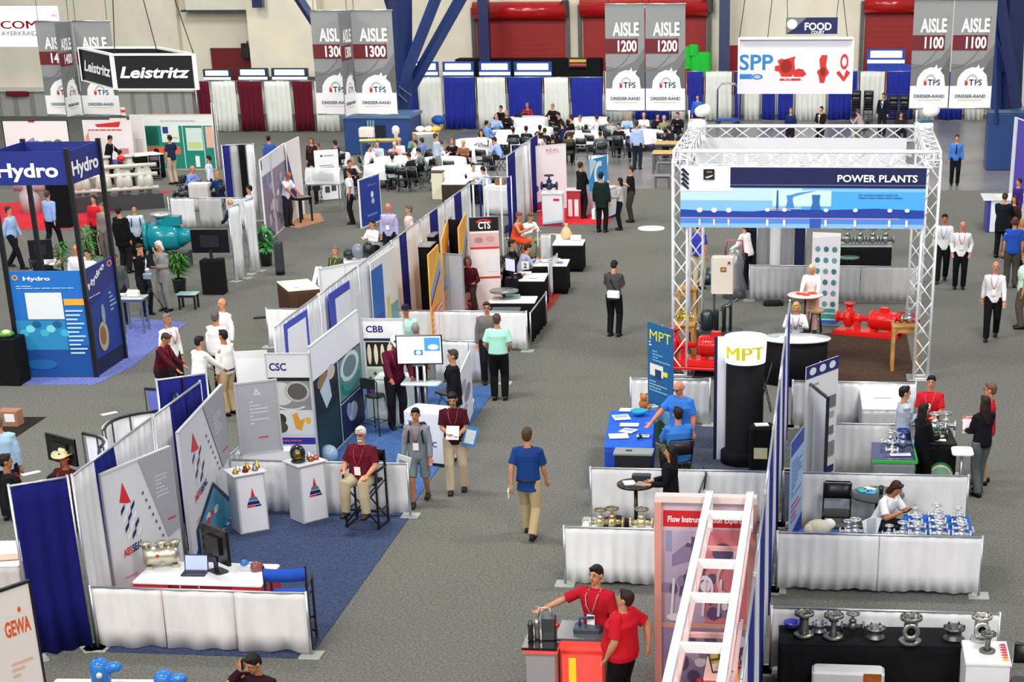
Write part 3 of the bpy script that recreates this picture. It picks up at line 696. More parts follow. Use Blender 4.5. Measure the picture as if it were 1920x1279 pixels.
# ---------------------------------------------------------------- hanging signs
GRY, GR2, GR3 = C('8d8f90', 'print'), C('747678', 'print'), C('62625f', 'print'); MRN = C('6b1c26', 'print'); WT = C('f2f2f2', 'print')
def aisle_gl(num, h=1):
    return [('p', [(0, .42), (.35, .40), (.75, .47), (1, .6), (1, .2), (0, .2)], GR2), ('p', [(.5, .33), (.8, .37), (1, .5), (1, .2), (.35, .2)], GR3),
            ('a', .0, .95, .9, .58, .985, 270, 350, GR3),
            ('r', 0, 0, 1, .21, C('efeff0', 'print')), ('r', 0, .54, .83, .68, MRN),
            ('t', 'AISLE', .2, .71, .125, WT, dict(fit=.66, off=.03)), ('t', num, .27, .562, .105, WT, dict(fit=.53, off=.03)),
            ('p', [(.16+.0, .21), (.18, .28), (.24, .32), (.34, .36), (.5, .385), (.6, .38), (.66, .41), (.69, .37), (.8, .385), (.76, .35), (.86, .31), (.9, .21)], WT),
            ('r', .35, .215, .42, .265, C('d01c28', 'print')), ('t', 'T', .45, .217, .055, C('202020', 'print'), dict(off=.05)), ('t', 'PS', .58, .217, .055, C('16507a', 'print'), dict(off=.05)),
            ('a', .52, .22, .16, .10, .8, 20, 160, C('b8b8b8', 'print')),
            ('t', 'DRESSER-RAND', .5, .1, .03, C('2e4a63', 'print'), dict(align='c', sx=1.05, off=.03)), ('r', .2, .075, .8, .082, C('e0b8a8', 'print'))]
def aisle(num, xa, ya, xb, xm, yb, lab, Y=52, mid=None):
    """pair of fabric banners hanging on a pipe over the aisle; xm = seam between them"""
    A = V(xa, ya, Y); B = V(xb, ya, Y); Mm = V(xm, ya, Y); zb = V(xa, yb, Y).z; H = A.z-zb
    for i, (p, q, dy) in enumerate(((A, Mm, 0), (Mm, B, 0))):
        t = board((p.x+.015, Y+dy), (q.x-.015, Y+dy), H, GRY, aisle_gl(num), 'aisle_banner', 'grey AISLE %s banner hanging %s, %s half of its pair' % (num, lab, ('left', 'right')[i]), 'banner', z0=zb, th=.02, group='aisle %s banners' % num)
        W = q.x-p.x
        for z in (0, H): m = M(); m.tube([(0, 0, z), (W, 0, z)], .022, CHR); m.obj('hanging_rod', t)
        for x in (.1, W-.1): m = M(); m.tube([(x, 0, H), (x, .3, H+6)], .008, C('3a3a3a'), 5); m.obj('cable', t)
    if mid:
        p, q = V(mid[0], ya, Y-1.1), V(mid[1], ya, Y-.06)
        board((p.x, Y-1.1), (q.x, Y-.06), H*.98, GR2, aisle_gl(num), 'aisle_banner', 'narrow slanting side of the AISLE %s banners hanging %s' % (num, lab), 'banner', z0=zb+.05, th=.02)
aisle('1300', 580, 20, 735, 655, 214, 'before the big blue column', mid=(634, 657))
aisle('1200', 1133, 8, 1286, 1209, 207, 'before the red roller doors')
aisle('1100', 1714, 0, 1872, 1790, 203, 'beside the right hand blue column')
aisle('1400', 64, 40, 206, 134, 215, 'left of the black cube sign', mid=(102, 131))
# hanging cube sign with slanted white lettering
Y = 46; A = V(208, 104, Y); B = V(364, 104, Y); zb = V(208, 166, Y).z; H = A.z-zb; W = B.x-A.x
t = empty('hanging_cube_sign', (A.x, Y, zb), 0, 'square hanging sign, black faces with slanted white lettering and white edges', 'sign')
bf = C('0f1416', 'print')
def face(p, q, h, gl, frame=True):
    d = Vector((q[0]-p[0], q[1]-p[1])); w = d.length; r = ang(p, q)
    m = M(); m.box((w/2, .04, h/2), (w, .06, h), bf); o = m.obj('sign_face', t, loc=(p[0], p[1], 0), rz=r)
    g = M(); prints(g, w, h, gl); g.obj('lettering', o)
    f = M()
    for x in (0, w): f.box((x, 0.02, h/2), (.07, .1, h+.06), WP)
    f.box((w/2, .02, h+.02), (w, .12, .05), WP); f.box((w/2, .02, -.015), (w, .1, .03), WP); f.obj('frame', o)
lg = lambda sx: [('t', 'Leistritz', .5, .33, .34, WT, dict(align='c', shear=.25, off=.03, fit=.86))]
p3 = V(150, 98, Y+2.6)
fx = p3.x-A.x; face((0, 0), (W, 0), H, lg(1.0)); face((fx, 2.6), (0, 0), H, lg(1.1)); face((W, 0), (W+fx, 2.6), H, lg(1)); face((W+fx, 2.6), (fx, 2.6), H, lg(1))
for x, y, dx in ((.1, 0, .6), (W*.55, .1, -1), (W, 0, -1.6)): m = M(); m.tube([(x, y, H), (x+dx, y, H+6)], .012, DK, 5); m.obj('cable', t)
# white banner with red letters at the left edge
A = V(-80, 12, 58); B = V(108, 14, 58); zb = V(0, 88, 58).z
t = board((A.x, 58), (B.x, 58), A.z-zb, C('ebeaf0', 'print'), [('t', 'COM', .4, .45, .2, C('c2182c', 'print'), dict(off=.03, fit=.37)), ('t', 'AYERKRAEZ', .4, .28, .11, C('3a5568', 'print'), dict(fit=.38)), ('t', 'MC', .93, .72, .08, C('a02030', 'print')), ('r', 0, 0, 1, .16, C('d9dae6', 'print'))],
          'hanging_banner', 'white hanging banner with large red letters at the left edge of the ceiling space', 'banner', z0=zb)
# food sign
A = V(1474, 33, 66); B = V(1571, 33, 66); zb = V(1474, 64, 66).z
t = board((A.x, 66), (B.x, 66), A.z-zb, C('1b2658', 'print'), [('p', [(0, 0), (0, 1), (.4, 1), (.15, .3)], GR2), ('e', .12, .6, .1, .3, WT), ('t', 'FOOD', .62, .25, .45, WT, dict(align='c', off=.04)), ('t', 'COURT', .62, .02, .18, WT, dict(align='c', off=.04))],
          'hanging_sign', 'small navy hanging sign with the word FOOD above the pump banner', 'sign', z0=zb)
W = B.x-A.x; H = A.z-zb
for x, dx in ((.05, -.3), (W-.05, .5)): m = M(); m.tube([(x, 0, H), (x+dx, 0, 6)], .012, DK, 5); m.obj('cable', t)
# pump banner
RD = C('c8322a', 'print'); LB = C('2f7fc0', 'print'); Y = 56
A = V(1386, 72, Y); B = V(1600, 70, Y); zb = V(1386, 176, Y).z; W = B.x-A.x; H = A.z-zb
gl = [('t', 'SPP', .0, .44, .28, LB, dict(off=.02, sx=1.15)), ('r', .01, .27, .12, .36, LB), ('a', .165, .31, .05, .05, .6, 0, 360, LB), ('t', 'PUMPS', .1, .285, .05, C('6fa8d8', 'print'), {}),
      ('p', [(.36, .24), (.37, .28), (.55, .28), (.55, .24)], RD), ('p', [(.38, .31), (.36, .4), (.32, .42), (.32, .5), (.36, .52), (.34, .6), (.38, .64), (.4, .62), (.5, .68), (.49, .6), (.5, .4), (.47, .31)], RD), ('e', .42, .5, .05, .12, C('8f1f1c', 'print')),
      ('p', [(.49, .31), (.48, .42), (.53, .46), (.57, .44), (.6, .36), (.57, .31)], RD), ('t', 'API  610', .4, .25, .03, WT, {}),
      ('p', [(.72, .2), (.71, .32), (.69, .4), (.72, .46), (.71, .62), (.73, .7), (.78, .7), (.77, .5), (.8, .38), (.77, .3), (.76, .2)], RD), ('e', .745, .4, .025, .08, C('8f1f1c', 'print')),
      ('a', .93, .58, .035, .14, .6, 0, 360, RD), ('p', [(.86, .38), (.93, .22), (.985, .38), (.95, .44), (.93, .3), (.89, .42)], RD)]
t = board((A.x, Y), (B.x, Y), H, C('e2e1ee', 'print'), gl, 'hanging_banner', 'wide white hanging banner with blue letters and three red pumps', 'banner', z0=zb)
m = M()
for x in (0, W): m.box((x, .02, H/2), (.06, .08, H), WP)
m.box((W/2, .02, H), (W, .3, .06), WP); m.obj('frame', t)
for x, dx in ((.0, .7), (W*.25, .5), (W*.95, -.8)): m = M(); m.tube([(x, 0, H), (x+dx, 0, H+5)], .012, DK, 5); m.obj('cable', t)
# ---------------------------------------------------------------- furniture and exhibits used all over the hall
GR = C('9aa0a4', 'cloth'); LGR = C('c6c8cc', 'print'); RED = C('c41a20', 'gloss'); TEAL = C('0f7f8e', 'paint'); WOOD = C('b0773c', 'wood'); SIL = C('b9bcc0', 'metal')
def draped_table(A, B, dep, h, top, skirt, label, group=None, over=0.0, name='draped_table', legs=False):
    """A, B: near edge corners of the top in the picture (floor points), dep goes away from the viewer"""
    A = Vector((A[0], A[1])); B = Vector((B[0], B[1])); W = (B-A).length
    t = empty(name, (A.x, A.y, 0), ang(A, B), label, 'table', group)
    m = M(); m.rbox((W/2, dep/2, h-.012), (W+.02, dep+.02, .025), top, .02); m.obj('tabletop', t)
    if skirt:
        m = M(); z0 = .03
        m.curtain((0, -.0), (W, -.0), z0, h-.03, skirt, amp=.012, wl=.14, flare=1); m.obj('front_skirt', t)
        m = M(); m.curtain((W, 0), (W, dep), z0, h-.03, skirt, amp=.012, wl=.14, flare=1); m.obj('side_skirt', t)
        m = M(); m.curtain((0, dep), (0, 0), z0, h-.03, skirt, amp=.012, wl=.14, flare=1); m.obj('side_skirt', t)
        m = M(); m.curtain((W, dep), (0, dep), z0, h-.03, skirt, amp=.012, wl=.14, flare=1); m.obj('back_skirt', t)
    else:
        for x in (.05, W-.05):
            for y in (.05, dep-.05): m = M(); m.box((x, y, (h-.03)/2), (.05, .05, h-.03), legs or DK); m.obj('leg', t)
        m = M()
        m.box((W/2, .06, h-.06), (W-.1, .03, .07), legs or DK); m.box((W/2, dep-.06, h-.06), (W-.1, .03, .07), legs or DK); m.box((.06, dep/2, h-.06), (.03, dep-.1, .07), legs or DK); m.box((W-.06, dep/2, h-.06), (.03, dep-.1, .07), legs or DK); m.obj('apron', t)
    return t
def bistro(x, y, r, h, topc, label, base='16161a', tag='round_table', cat='table'):
    t = empty(tag, (x, y, 0), 0, label, cat); b = C(base, 'paint')
    m = M(); m.lathe([(r*.97, h-.035), (r, h-.02), (r, h-.004), (r*.985, h), (0, h)], (0, 0, 0), topc, 28); m.obj('tabletop', t)
    m = M(); m.lathe([(.03, .03), (.03, h-.035)], (0, 0, 0), b, 12); m.obj('stem', t)
    m = M(); m.lathe([(.0, 0), (.26, 0), (.26, .015), (.1, .035), (.035, .06)], (0, 0, 0), b, 24); m.obj('base', t)
    return t
def round_cloth_table(px, py, r, label, group='white clothed dining tables', h=.75):
    c = P(px, py, h); t = empty('dining_table', (c.x, c.y, 0), 0, label, 'table', group); t['r'] = r
    m = M(); n = 36; vs = []
    for k, (rr, z, am) in enumerate(((r*.98, h, 0), (r, h-.01, 0), (r*1.01, h-.2, .02), (r*1.05, h-.42, .06))):
        for i in range(n): a = 2*pi*i/n; q = rr*(1+am*math.sin(a*9)); vs.append((q*math.cos(a), q*math.sin(a), z))
    m.add(vs, [list(range(n))]+[((k+1)*n+i, (k+1)*n+(i+1) % n, k*n+(i+1) % n, k*n+i) for k in range(3) for i in range(n)], C('f0f0f2', 'cloth'), True); m.obj('tablecloth', t)
    m = M(); m.lathe([(.3, 0), (.3, .02), (.035, .05), (.035, h-.03), (r*.9, h-.02), (0, h-.015)], (0, 0, 0), C('3a3a3c', 'paint'), 16); m.obj('pedestal', t)
    return t
def fold_chair(x, y, rz, label, group=None, seatc='1d1f22', frame='8d9094', z=0, proto={}):
    key = (seatc, frame)
    if key in proto: return clone(proto[key], (x, y, z), rz, label, group)
    t = empty('folding_chair', (x, y, z), rz, label, 'chair', group); f = C(frame, 'metal'); c = C(seatc, 'paint')
    m = M(); m.rbox((0, 0, .445), (.42, .40, .035), c, .05); m.obj('seat', t)
    m = M()
    bz = []
    for z_, sc in ((.60, 1.0), (.66, 1), (.80, 1), (.86, .9)): pass
    m.add([(x_*.21, -.22-(z_-.6)*.12-(.02 if abs(x_) < .9 else 0)+s*.014, z_) for s in (-1, 1) for z_ in (.62, .72, .86) for x_ in (-1, -.5, 0, .5, 1)],
          [q for k in range(2) for i in range(4) for q in ((k*5+i, k*5+i+1, (k+1)*5+i+1, (k+1)*5+i), (15+(k+1)*5+i, 15+(k+1)*5+i+1, 15+k*5+i+1, 15+k*5+i))]+[(0, 15, 16, 1), (1, 16, 17, 2), (2, 17, 18, 3), (3, 18, 19, 4), (11, 26, 25, 10), (12, 27, 26, 11), (13, 28, 27, 12), (14, 29, 28, 13), (0, 5, 20, 15), (5, 10, 25, 20), (4, 19, 24, 9), (9, 24, 29, 14)], c, True); m.obj('backrest', t)
    for s in (-1, 1):
        m = M(); m.tube([(s*.215, .22, .0), (s*.215, -.12, .5), (s*.215, -.25, .88)], .013, f, 8); m.obj('leg', t)
        m = M(); m.tube([(s*.195, -.24, .0), (s*.195, .12, .43)], .012, f, 8); m.obj('leg', t)
    for y_, z_ in ((.15, .12), (-.18, .14)): m = M(); m.tube([(-.205, y_, z_), (.205, y_, z_)], .01, f, 6); m.obj('stretcher', t)
    m = M(); m.tube([(-.2, -.255, .89), (.2, -.255, .89)], .013, f, 8); m.obj('back_rail', t)
    proto[key] = t; return t
def director_chair(x, y, rz, label, cloth, frame='18181b', sh=.78):
    """tall folding director's chair with cross legs"""
    t = empty('director_chair', (x, y, 0), rz, label, 'chair'); f = C(frame, 'paint'); c = C(cloth, 'cloth')
    m = M(); m.rbox((0, 0, sh), (.5, .4, .03), c, .03); m.obj('seat', t)
    m = M(); vs = []
    for s in (-.01, .01):
        for z_ in (sh+.28, sh+.46):
            for k in range(7): a = (k/6-.5); vs.append((a*.56, -.24-.05*(1-4*a*a)+s, z_))
    m.add(vs, [(i, i+1, 7+i+1, 7+i) for i in range(6)]+[(21+i, 21+i+1, 14+i+1, 14+i) for i in range(6)]+[(14+i, 15+i, i+1, i) for i in range(6)]+[(7+i, 8+i, 22+i, 21+i) for i in range(6)], c, True); m.obj('backrest', t)
    for s in (-1, 1):
        m = M(); m.box((s*.28, -.22, (sh+.48)/2), (.03, .035, sh+.48), f); m.obj('leg', t)
        m = M(); m.box((s*.28, .2, (sh+.2)/2), (.03, .035, sh+.2), f); m.obj('leg', t)
        m = M(); m.box((s*.28, 0, sh+.21), (.05, .48, .022), f); m.obj('armrest', t)
        m = M(); m.box((s*.28, 0, .05), (.03, .5, .03), f); m.obj('foot_rail', t)
        m = M(); m.box((s*.28, 0, .3), (.025, .42, .025), f); m.obj('side_stretcher', t)
    for y_ in (-.2, .2):
        for s in (-1, 1): m = M(); m.tube([(-.26*s, y_+.015*s, .12), (.26*s, y_+.015*s, sh-.03)], .014, f, 6); m.obj('cross_brace', t)
    m = M(); m.box((0, .22, .33), (.54, .05, .03), f); m.obj('footrest', t)
    return t
def bar_stool(x, y, rz, label, sh=.76):
    t = empty('bar_stool', (x, y, 0), rz, label, 'stool'); f = C('2a2c30', 'paint')
    m = M(); m.lathe([(0, -.04), (.17, -.04), (.19, -.015), (.185, .0), (.0, .01)], (0, 0, sh), C('1e2022', 'plain'), 20); m.obj('seat', t)
    m = M(); m.tube([(-.17, -.17, sh-.03), (-.19, -.2, sh+.3), (-.12, -.23, sh+.36), (.12, -.23, sh+.36), (.19, -.2, sh+.3), (.17, -.17, sh-.03)], .012, f, 8); m.obj('back_frame', t)
    m = M(); m.rbox((0, -.225, sh+.26), (.34, .03, .2), C('1e2022', 'plain'), .02); m.obj('backrest', t)
    for s in (-1, 1):
        for q in (-1, 1): m = M(); m.tube([(s*.13, q*.12, sh-.04), (s*.21, q*.24, 0)], .012, f, 8); m.obj('leg', t)
        m = M(); m.tube([(s*.18, -.2, .26), (s*.18, .2, .26)], .009, f, 6); m.obj('stretcher', t)
        m = M(); m.tube([(-.18, .19*s, .22), (.18, .19*s, .22)], .009, f, 6); m.obj('stretcher', t)
    return t
def monitor(x, y, z, rz, label, W=.62, H=.37, screen=None, back=False, tilt=0, gl=None, name='monitor'):
    t = empty(name, (x, y, z), rz, label, 'monitor')
    m = M(); m.rbox((0, 0, .012), (.28, .2, .022), DK, .05); m.obj('stand', t)
    m = M(); m.box((0, .03, .12), (.08, .03, .22), DK); m.obj('neck', t)
    zc = .16+H/2
    m = M(); m.rbox((0, 0, zc), (W, .05, H), C('111215', 'gloss'), .01); m.box((0, .04, zc), (W*.5, .05, H*.5), DK); m.obj('housing', t)
    m = M(); m.box((0, -.027, zc), (W-.05, .004, H-.05), screen or C('111418', 'gloss')); o = m.obj('screen', t)
    if gl:
        g = M(); prints(g, W-.05, H-.05, gl, y0=-.03); 
        for i, v in enumerate(g.v): g.v[i] = (v[0]-(W-.05)/2, v[1], v[2]+zc-(H-.05)/2)
        g.obj('screen_image', o)
    return t
def laptop(x, y, z, rz, label, scr='dfe8f4', name='laptop'):
    t = empty(name, (x, y, z), rz, label, 'laptop'); q = C('2c2f33', 'paint')
    m = M(); m.rbox((0, 0, .012), (.34, .23, .022), q, .015); m.obj('base', t)
    m = M(); m.box((0, -.0, .0245), (.3, .12, .003), C('111214')); m.obj('keyboard', t)
    m = M(); m.box((0, .135, .12), (.34, .014, .23), q, tx=-.25); m.obj('lid', t)
    m = M(); m.box((0, .126, .12), (.31, .004, .2), C(scr, 'screen'), tx=-.25); m.obj('screen', t)
    return t
def potted(x, y, h, label, leaf='2f7a2a', potc='1d1d20', spread=.45, n=90, broad=False, name='potted_plant'):
    t = empty(name, (x, y, 0), 0, label, 'plant'); r = random.Random(int(x*77+y*13))
    m = M(); m.lathe([(0, 0), (.15, 0), (.19, .34), (.2, .36), (.17, .36), (.16, .3), (0, .3)], (0, 0, 0), C(potc, 'gloss'), 20); m.obj('pot', t)
    m = M()
    for k in range(5): a = r.uniform(0, 6.28); m.tube([(0, 0, .3), (.05*math.cos(a), .05*math.sin(a), h*.6), (.14*math.cos(a), .14*math.sin(a), h*.8)], [.018, .014, .006], C('5a4428', 'wood'), 6)
    m.obj('stem', t)
    m = M()
    for k in range(n):
        a = r.uniform(0, 6.28); e = r.uniform(-.2, 1.2); zb = .35+(h-.5)*r.uniform(.15, .95); L = spread*r.uniform(.5, 1.05); w_ = (.085 if broad else .03)*r.uniform(.7, 1.2)
        d = Vector((math.cos(a), math.sin(a), 0)); sd = Vector((-d.y, d.x, 0)); p0 = Vector((0, 0, zb))+d*.04; p1 = p0+d*L*.5+Vector((0, 0, L*.35*e)); p2 = p0+d*L+Vector((0, 0, L*(.35*e-.35)))
        pm = p0.lerp(p1, .5)+Vector((0, 0, .01))
        m.add([p0, pm+sd*w_*.8, p1+sd*w_, p2, p1-sd*w_, pm-sd*w_*.8, p1+Vector((0, 0, -.015)), pm-Vector((0, 0, .015))], [(0, 1, 7), (1, 2, 6, 7), (2, 3, 6), (6, 3, 4), (7, 6, 4, 5), (0, 7, 5)], C(leaf, 'leaf'))
    o = m.obj('foliage', t); return t
# small exhibits; each returns the top-level thing
def flange_spool(x, y, z, s, label, col='a3a29a', kind=0, group=None, rz=0, waist=.06):
    """pipe fitting: two round flanges joined by a neck, or a tee"""
    c = C(col, 'metal'); t = empty('pipe_fitting', (x, y, z), rz, label, 'pipe fitting', group)
    H = .34*s
    m = M(); m.lathe([(.05*s, 0), (.13*s, 0), (.135*s, .01*s), (.135*s, .035*s), (.13*s, .04*s), (.05*s, .04*s)], (0, 0, 0), c, 24); m.obj('lower_flange', t)
    m = M(); k = waist*s
    m.lathe([(.07*s, .04*s), (k, .1*s), (k, H-.1*s), (.07*s, H-.04*s)], (0, 0, 0), c, 20)
    m.obj('body', t)
    m = M(); m.lathe([(.065*s, H-.1*s), (.065*s, H-.04*s), (.13*s, H-.04*s), (.135*s, H-.03*s), (.135*s, H-.005*s), (.13*s, H), (.075*s, H), (.065*s, H-.1*s)], (0, 0, 0), c, 24); m.obj('upper_flange', t)
    m = M(); m.lathe([(0, 0), (.066*s, 0)], (0, 0, H-.09*s), C('1a1816'), 16); m.obj('bore', t)
    for i in range(8):
        a = i*pi/4; m = M(); m.lathe([(.012*s, 0), (.012*s, .012*s), (0, .013*s)], (.11*s*math.cos(a), .11*s*math.sin(a), H), C('4b4a46', 'metal'), 6); m.obj('bolt', t)
    if kind:
        m = M(); m.lathe([(k, .0), (k, .12*s), (.10*s, .12*s), (.105*s, .15*s), (.10*s, .16*s), (.05*s, .16*s), (.05*s, .1*s)], (0, 0, H/2), c, 20, ax=Vector((0, -1, .15))); m.obj('branch', t)
        m = M(); m.lathe([(0, 0), (.052*s, .0)], (0, -.12*s, H/2+.02*s), C('1a1816'), 16, ax=Vector((0, -1, .15))); m.obj('bore', t)
    return t
def valve(x, y, z, s, label, col='c8ccd0', wheel='c8ccd0', group=None, rz=0, name='valve'):
    c = C(col, 'metal'); t = empty(name, (x, y, z), rz, label, 'valve', group)
    m = M(); m.ell((0, 0, .08*s), (.07*s, .06*s, .075*s), c, 12)
    m.tube([(-.13*s, 0, .08*s), (.13*s, 0, .08*s)], .035*s, c, 10); m.obj('body', t)
    for q in (-1, 1): m = M(); m.tube([(q*.12*s, 0, .08*s), (q*.15*s, 0, .08*s)], .07*s, c, 14); m.obj('flange', t)
    m = M(); m.tube([(0, 0, .13*s), (0, 0, .26*s)], .018*s, c, 8); m.lathe([(.05*s, .15*s), (.05*s, .17*s), (.02*s, .2*s)], (0, 0, 0), c, 10); m.obj('stem', t)
    m = M(); w_ = C(wheel, 'metal'); pts = [(.08*s*math.cos(i*pi/8), .08*s*math.sin(i*pi/8), .26*s) for i in range(17)]; m.tube(pts, .012*s, w_, 6); m.tube([(-.08*s, 0, .26*s), (.08*s, 0, .26*s)], .008*s, w_, 5); m.tube([(0, -.08*s, .26*s), (0, .08*s, .26*s)], .008*s, w_, 5); m.obj('handwheel', t)
    return t
def pump(x, y, z, s, label, col, rz=0, motor=None, base=True, name='pump', cat='pump'):
    c = C(col, 'gloss'); mo = C(motor, 'gloss') if motor else c; t = empty(name, (x, y, z), rz, label, cat)
    if base:
        for q in (-1, 1): m = M(); m.box((0, q*.28*s, .05*s), (1.7*s, .08*s, .1*s), c); m.obj('skid_rail', t)
        m = M(); m.box((0, 0, .11*s), (1.6*s, .55*s, .03*s), c); m.obj('base_plate', t)
    zb = .13*s if base else .05*s
    m = M(); m.lathe([(0, 0), (.18*s, 0), (.24*s, .05*s), (.24*s, .14*s), (.18*s, .2*s), (0, .2*s)], (-.62*s, 0, zb+.26*s), c, 20, ax=Vector((1, 0, 0)))
    m.tube([(-.52*s, 0, zb+.3*s), (-.52*s, 0, zb+.6*s)], .08*s, c, 14); m.tube([(-.62*s, 0, zb+.26*s), (-.8*s, 0, zb+.26*s)], .09*s, c, 14); m.obj('casing', t)
    m = M(); m.tube([(-.52*s, 0, zb+.58*s), (-.52*s, 0, zb+.63*s)], .14*s, c, 16); m.obj('discharge_flange', t)
    m = M(); m.tube([(-.79*s, 0, zb+.26*s), (-.84*s, 0, zb+.26*s)], .15*s, c, 16); m.obj('suction_flange', t)
    m = M(); m.tube([(-.42*s, 0, zb+.26*s), (-.2*s, 0, zb+.26*s), (-.19*s, 0, zb+.26*s), (-.05*s, 0, zb+.26*s)], [.12*s, .1*s, .06*s, .06*s], c, 14); m.box((-.3*s, 0, zb+.1*s), (.12*s, .2*s, .2*s), c); m.obj('bearing_housing', t)
    m = M(); m.lathe([(0, 0), (.2*s, 0), (.22*s, .04*s), (.22*s, .66*s), (.2*s, .7*s), (.17*s, .78*s), (0, .8*s)], (.02*s, 0, zb+.26*s), mo, 20, ax=Vector((1, 0, 0)))
    for i in range(9): m.lathe([(.22*s, 0), (.24*s, 0), (.24*s, .015*s), (.22*s, .015*s)], ((.1+i*.06)*s, 0, zb+.26*s), mo, 20, ax=Vector((1, 0, 0)))
    m.obj('motor', t)
    m = M(); m.rbox((.4*s, 0, zb+.52*s), (.2*s, .18*s, .12*s), mo, .02*s); m.obj('terminal_box', t)
    for q in (.15, .6):
        m = M(); m.box((q*s, 0, zb+.03*s), (.1*s, .38*s, .06*s), mo); m.obj('foot', t)
    return t
def brochure(x, y, z, rz, label, col='f2f2f0', w_=.2, d=.28, group=None, pic=None, name='brochure'):
    m = M(); m.box((0, 0, .006), (w_, d, .012), C(col, 'print')); o = m.obj(name, loc=(x, y, z), rz=rz, label=label, cat='brochure', group=group)
    m = M()
    if pic: m.box((0, d*.12, .0125), (w_*.8, d*.5, .002), C(pic, 'print')); m.obj('cover_picture', o)
    return o
def litbox(x, y, z, d, col, label, name='display_box', cat='box', rz=0, kind='paint', bevel=.01):
    m = M(); m.rbox((0, 0, d[2]/2), d, C(col, kind), min(.03, d[0]*.1)); o = m.obj(name, loc=(x, y, z), rz=rz, label=label, cat=cat)
    l = M(); l.box((0, -d[1]/2-.002, d[2]*.5), (d[0]*.6, .004, d[2]*.4), C('d8d8d8', 'print')); l.obj('face_plate', o); return o
def truss(m_list, p, q, w_, t, name='truss_beam', r=.022, step=.5, mat=None):
    """square box truss from p to q as one part"""
    p, q = vec(p), vec(q); d = q-p; L = d.length; x, y = dirframe(d, Vector((0, 1, .001)) if abs(d.normalized().z) > .9 else Vector((0, 0, 1))); m = M(); mt = mat or C('e4e6ea', 'gloss'); h = w_/2
    cs = [x*h+y*h, y*h-x*h, -x*h-y*h, x*h-y*h]; n = max(2, int(round(L/step)))
    for c in cs: m.tube([p+c, q+c], r, mt, 8)
    for k in range(4):
        a, b = cs[k], cs[(k+1) % 4]
        for i in range(n):
            u, v = p+d*(i/n), p+d*((i+1)/n)
            m.tube([u+(a if (i+k) % 2 else b), v+(b if (i+k) % 2 else a)], r*.6, mt, 6)
    for u in (p, q):
        for k in range(4): m.tube([u+cs[k], u+cs[(k+1) % 4]], r*.8, mt, 6)
    return m.obj(name, t)
def rollup(A, B, h, base, gl, label, name='banner_stand', group=None):
    o = board(A, B, h, base, gl, name, label, 'banner', z0=.06, th=.012, group=group)
    W = (Vector((B[0], B[1]))-Vector((A[0], A[1]))).length
    m = M(); m.rbox((W/2, .0, -.03), (W+.06, .18, .06), C('9a9da2', 'metal'), .03); m.obj('base_cassette', o)
    m = M(); m.tube([(W/2, .05, 0), (W/2, .05, h)], .012, C('9a9da2', 'metal'), 8); m.obj('support_pole', o)
    return o
# ================================================================ right hand island of booths
U = 3.05
def gy(n): return 21.5+U*n
def rail(xa, xb, n, label, y=None, h=.9, cols=('eeeef0',), group=None, posts=True):
    Y = gy(n) if y is None else y
    return drape_run((xa, Y), (xb, Y), h, cols, label, name='drape_rail', amp=.022, group=group, wl=.18)
rail(.12, U, 0, 'low white drape rail behind the black table of grey pipe fittings')
rail(-U, -.08, 1, 'low white drape rail nearest the two men in red polo shirts'); rail(.1, U, 1, 'low white drape rail in front of the blue table of silver valves', cols=('eeeef0', 'efeef2'))
rail(-U, -.08, 2, 'low white drape rail behind the small round table and dark haired woman'); rail(.1, U, 2, 'low white drape rail behind the black folding chair and round table')
rail(.45, U-.05, 3, 'low white drape rail between the white table and the green edged table'); rail(-U, -1.5, 4, 'low white drape rail crossed by the tall blue banner'); rail(.1, 2.45, 4, 'low white drape rail at the back of the white table before the brown carpet')
rail(-1.3, 2.95, 8, 'long low grey white drape rail across the back of the truss pavilion', cols=('c9c9cd', 'cfcfd2', 'cbcbcd'))
for i, n in enumerate((-2, -1, 0, 1, 2, 3)):
    drape_run((0, gy(n)+.06), (0, gy(n+1)-.06), 2.44, (['e4e4ea', '2b3690'], ['e4e4ea', '2b3690'])[i % 2],
        'tall blue and white drape wall bay beside the %s' % ('lower end of the ladder canopy', 'black table of pipe fittings', 'blue table of silver valves', 'folding chair booth', 'green edged table booth', 'white table booth')[i], 'middle drape wall of the right island', name='drape_wall')
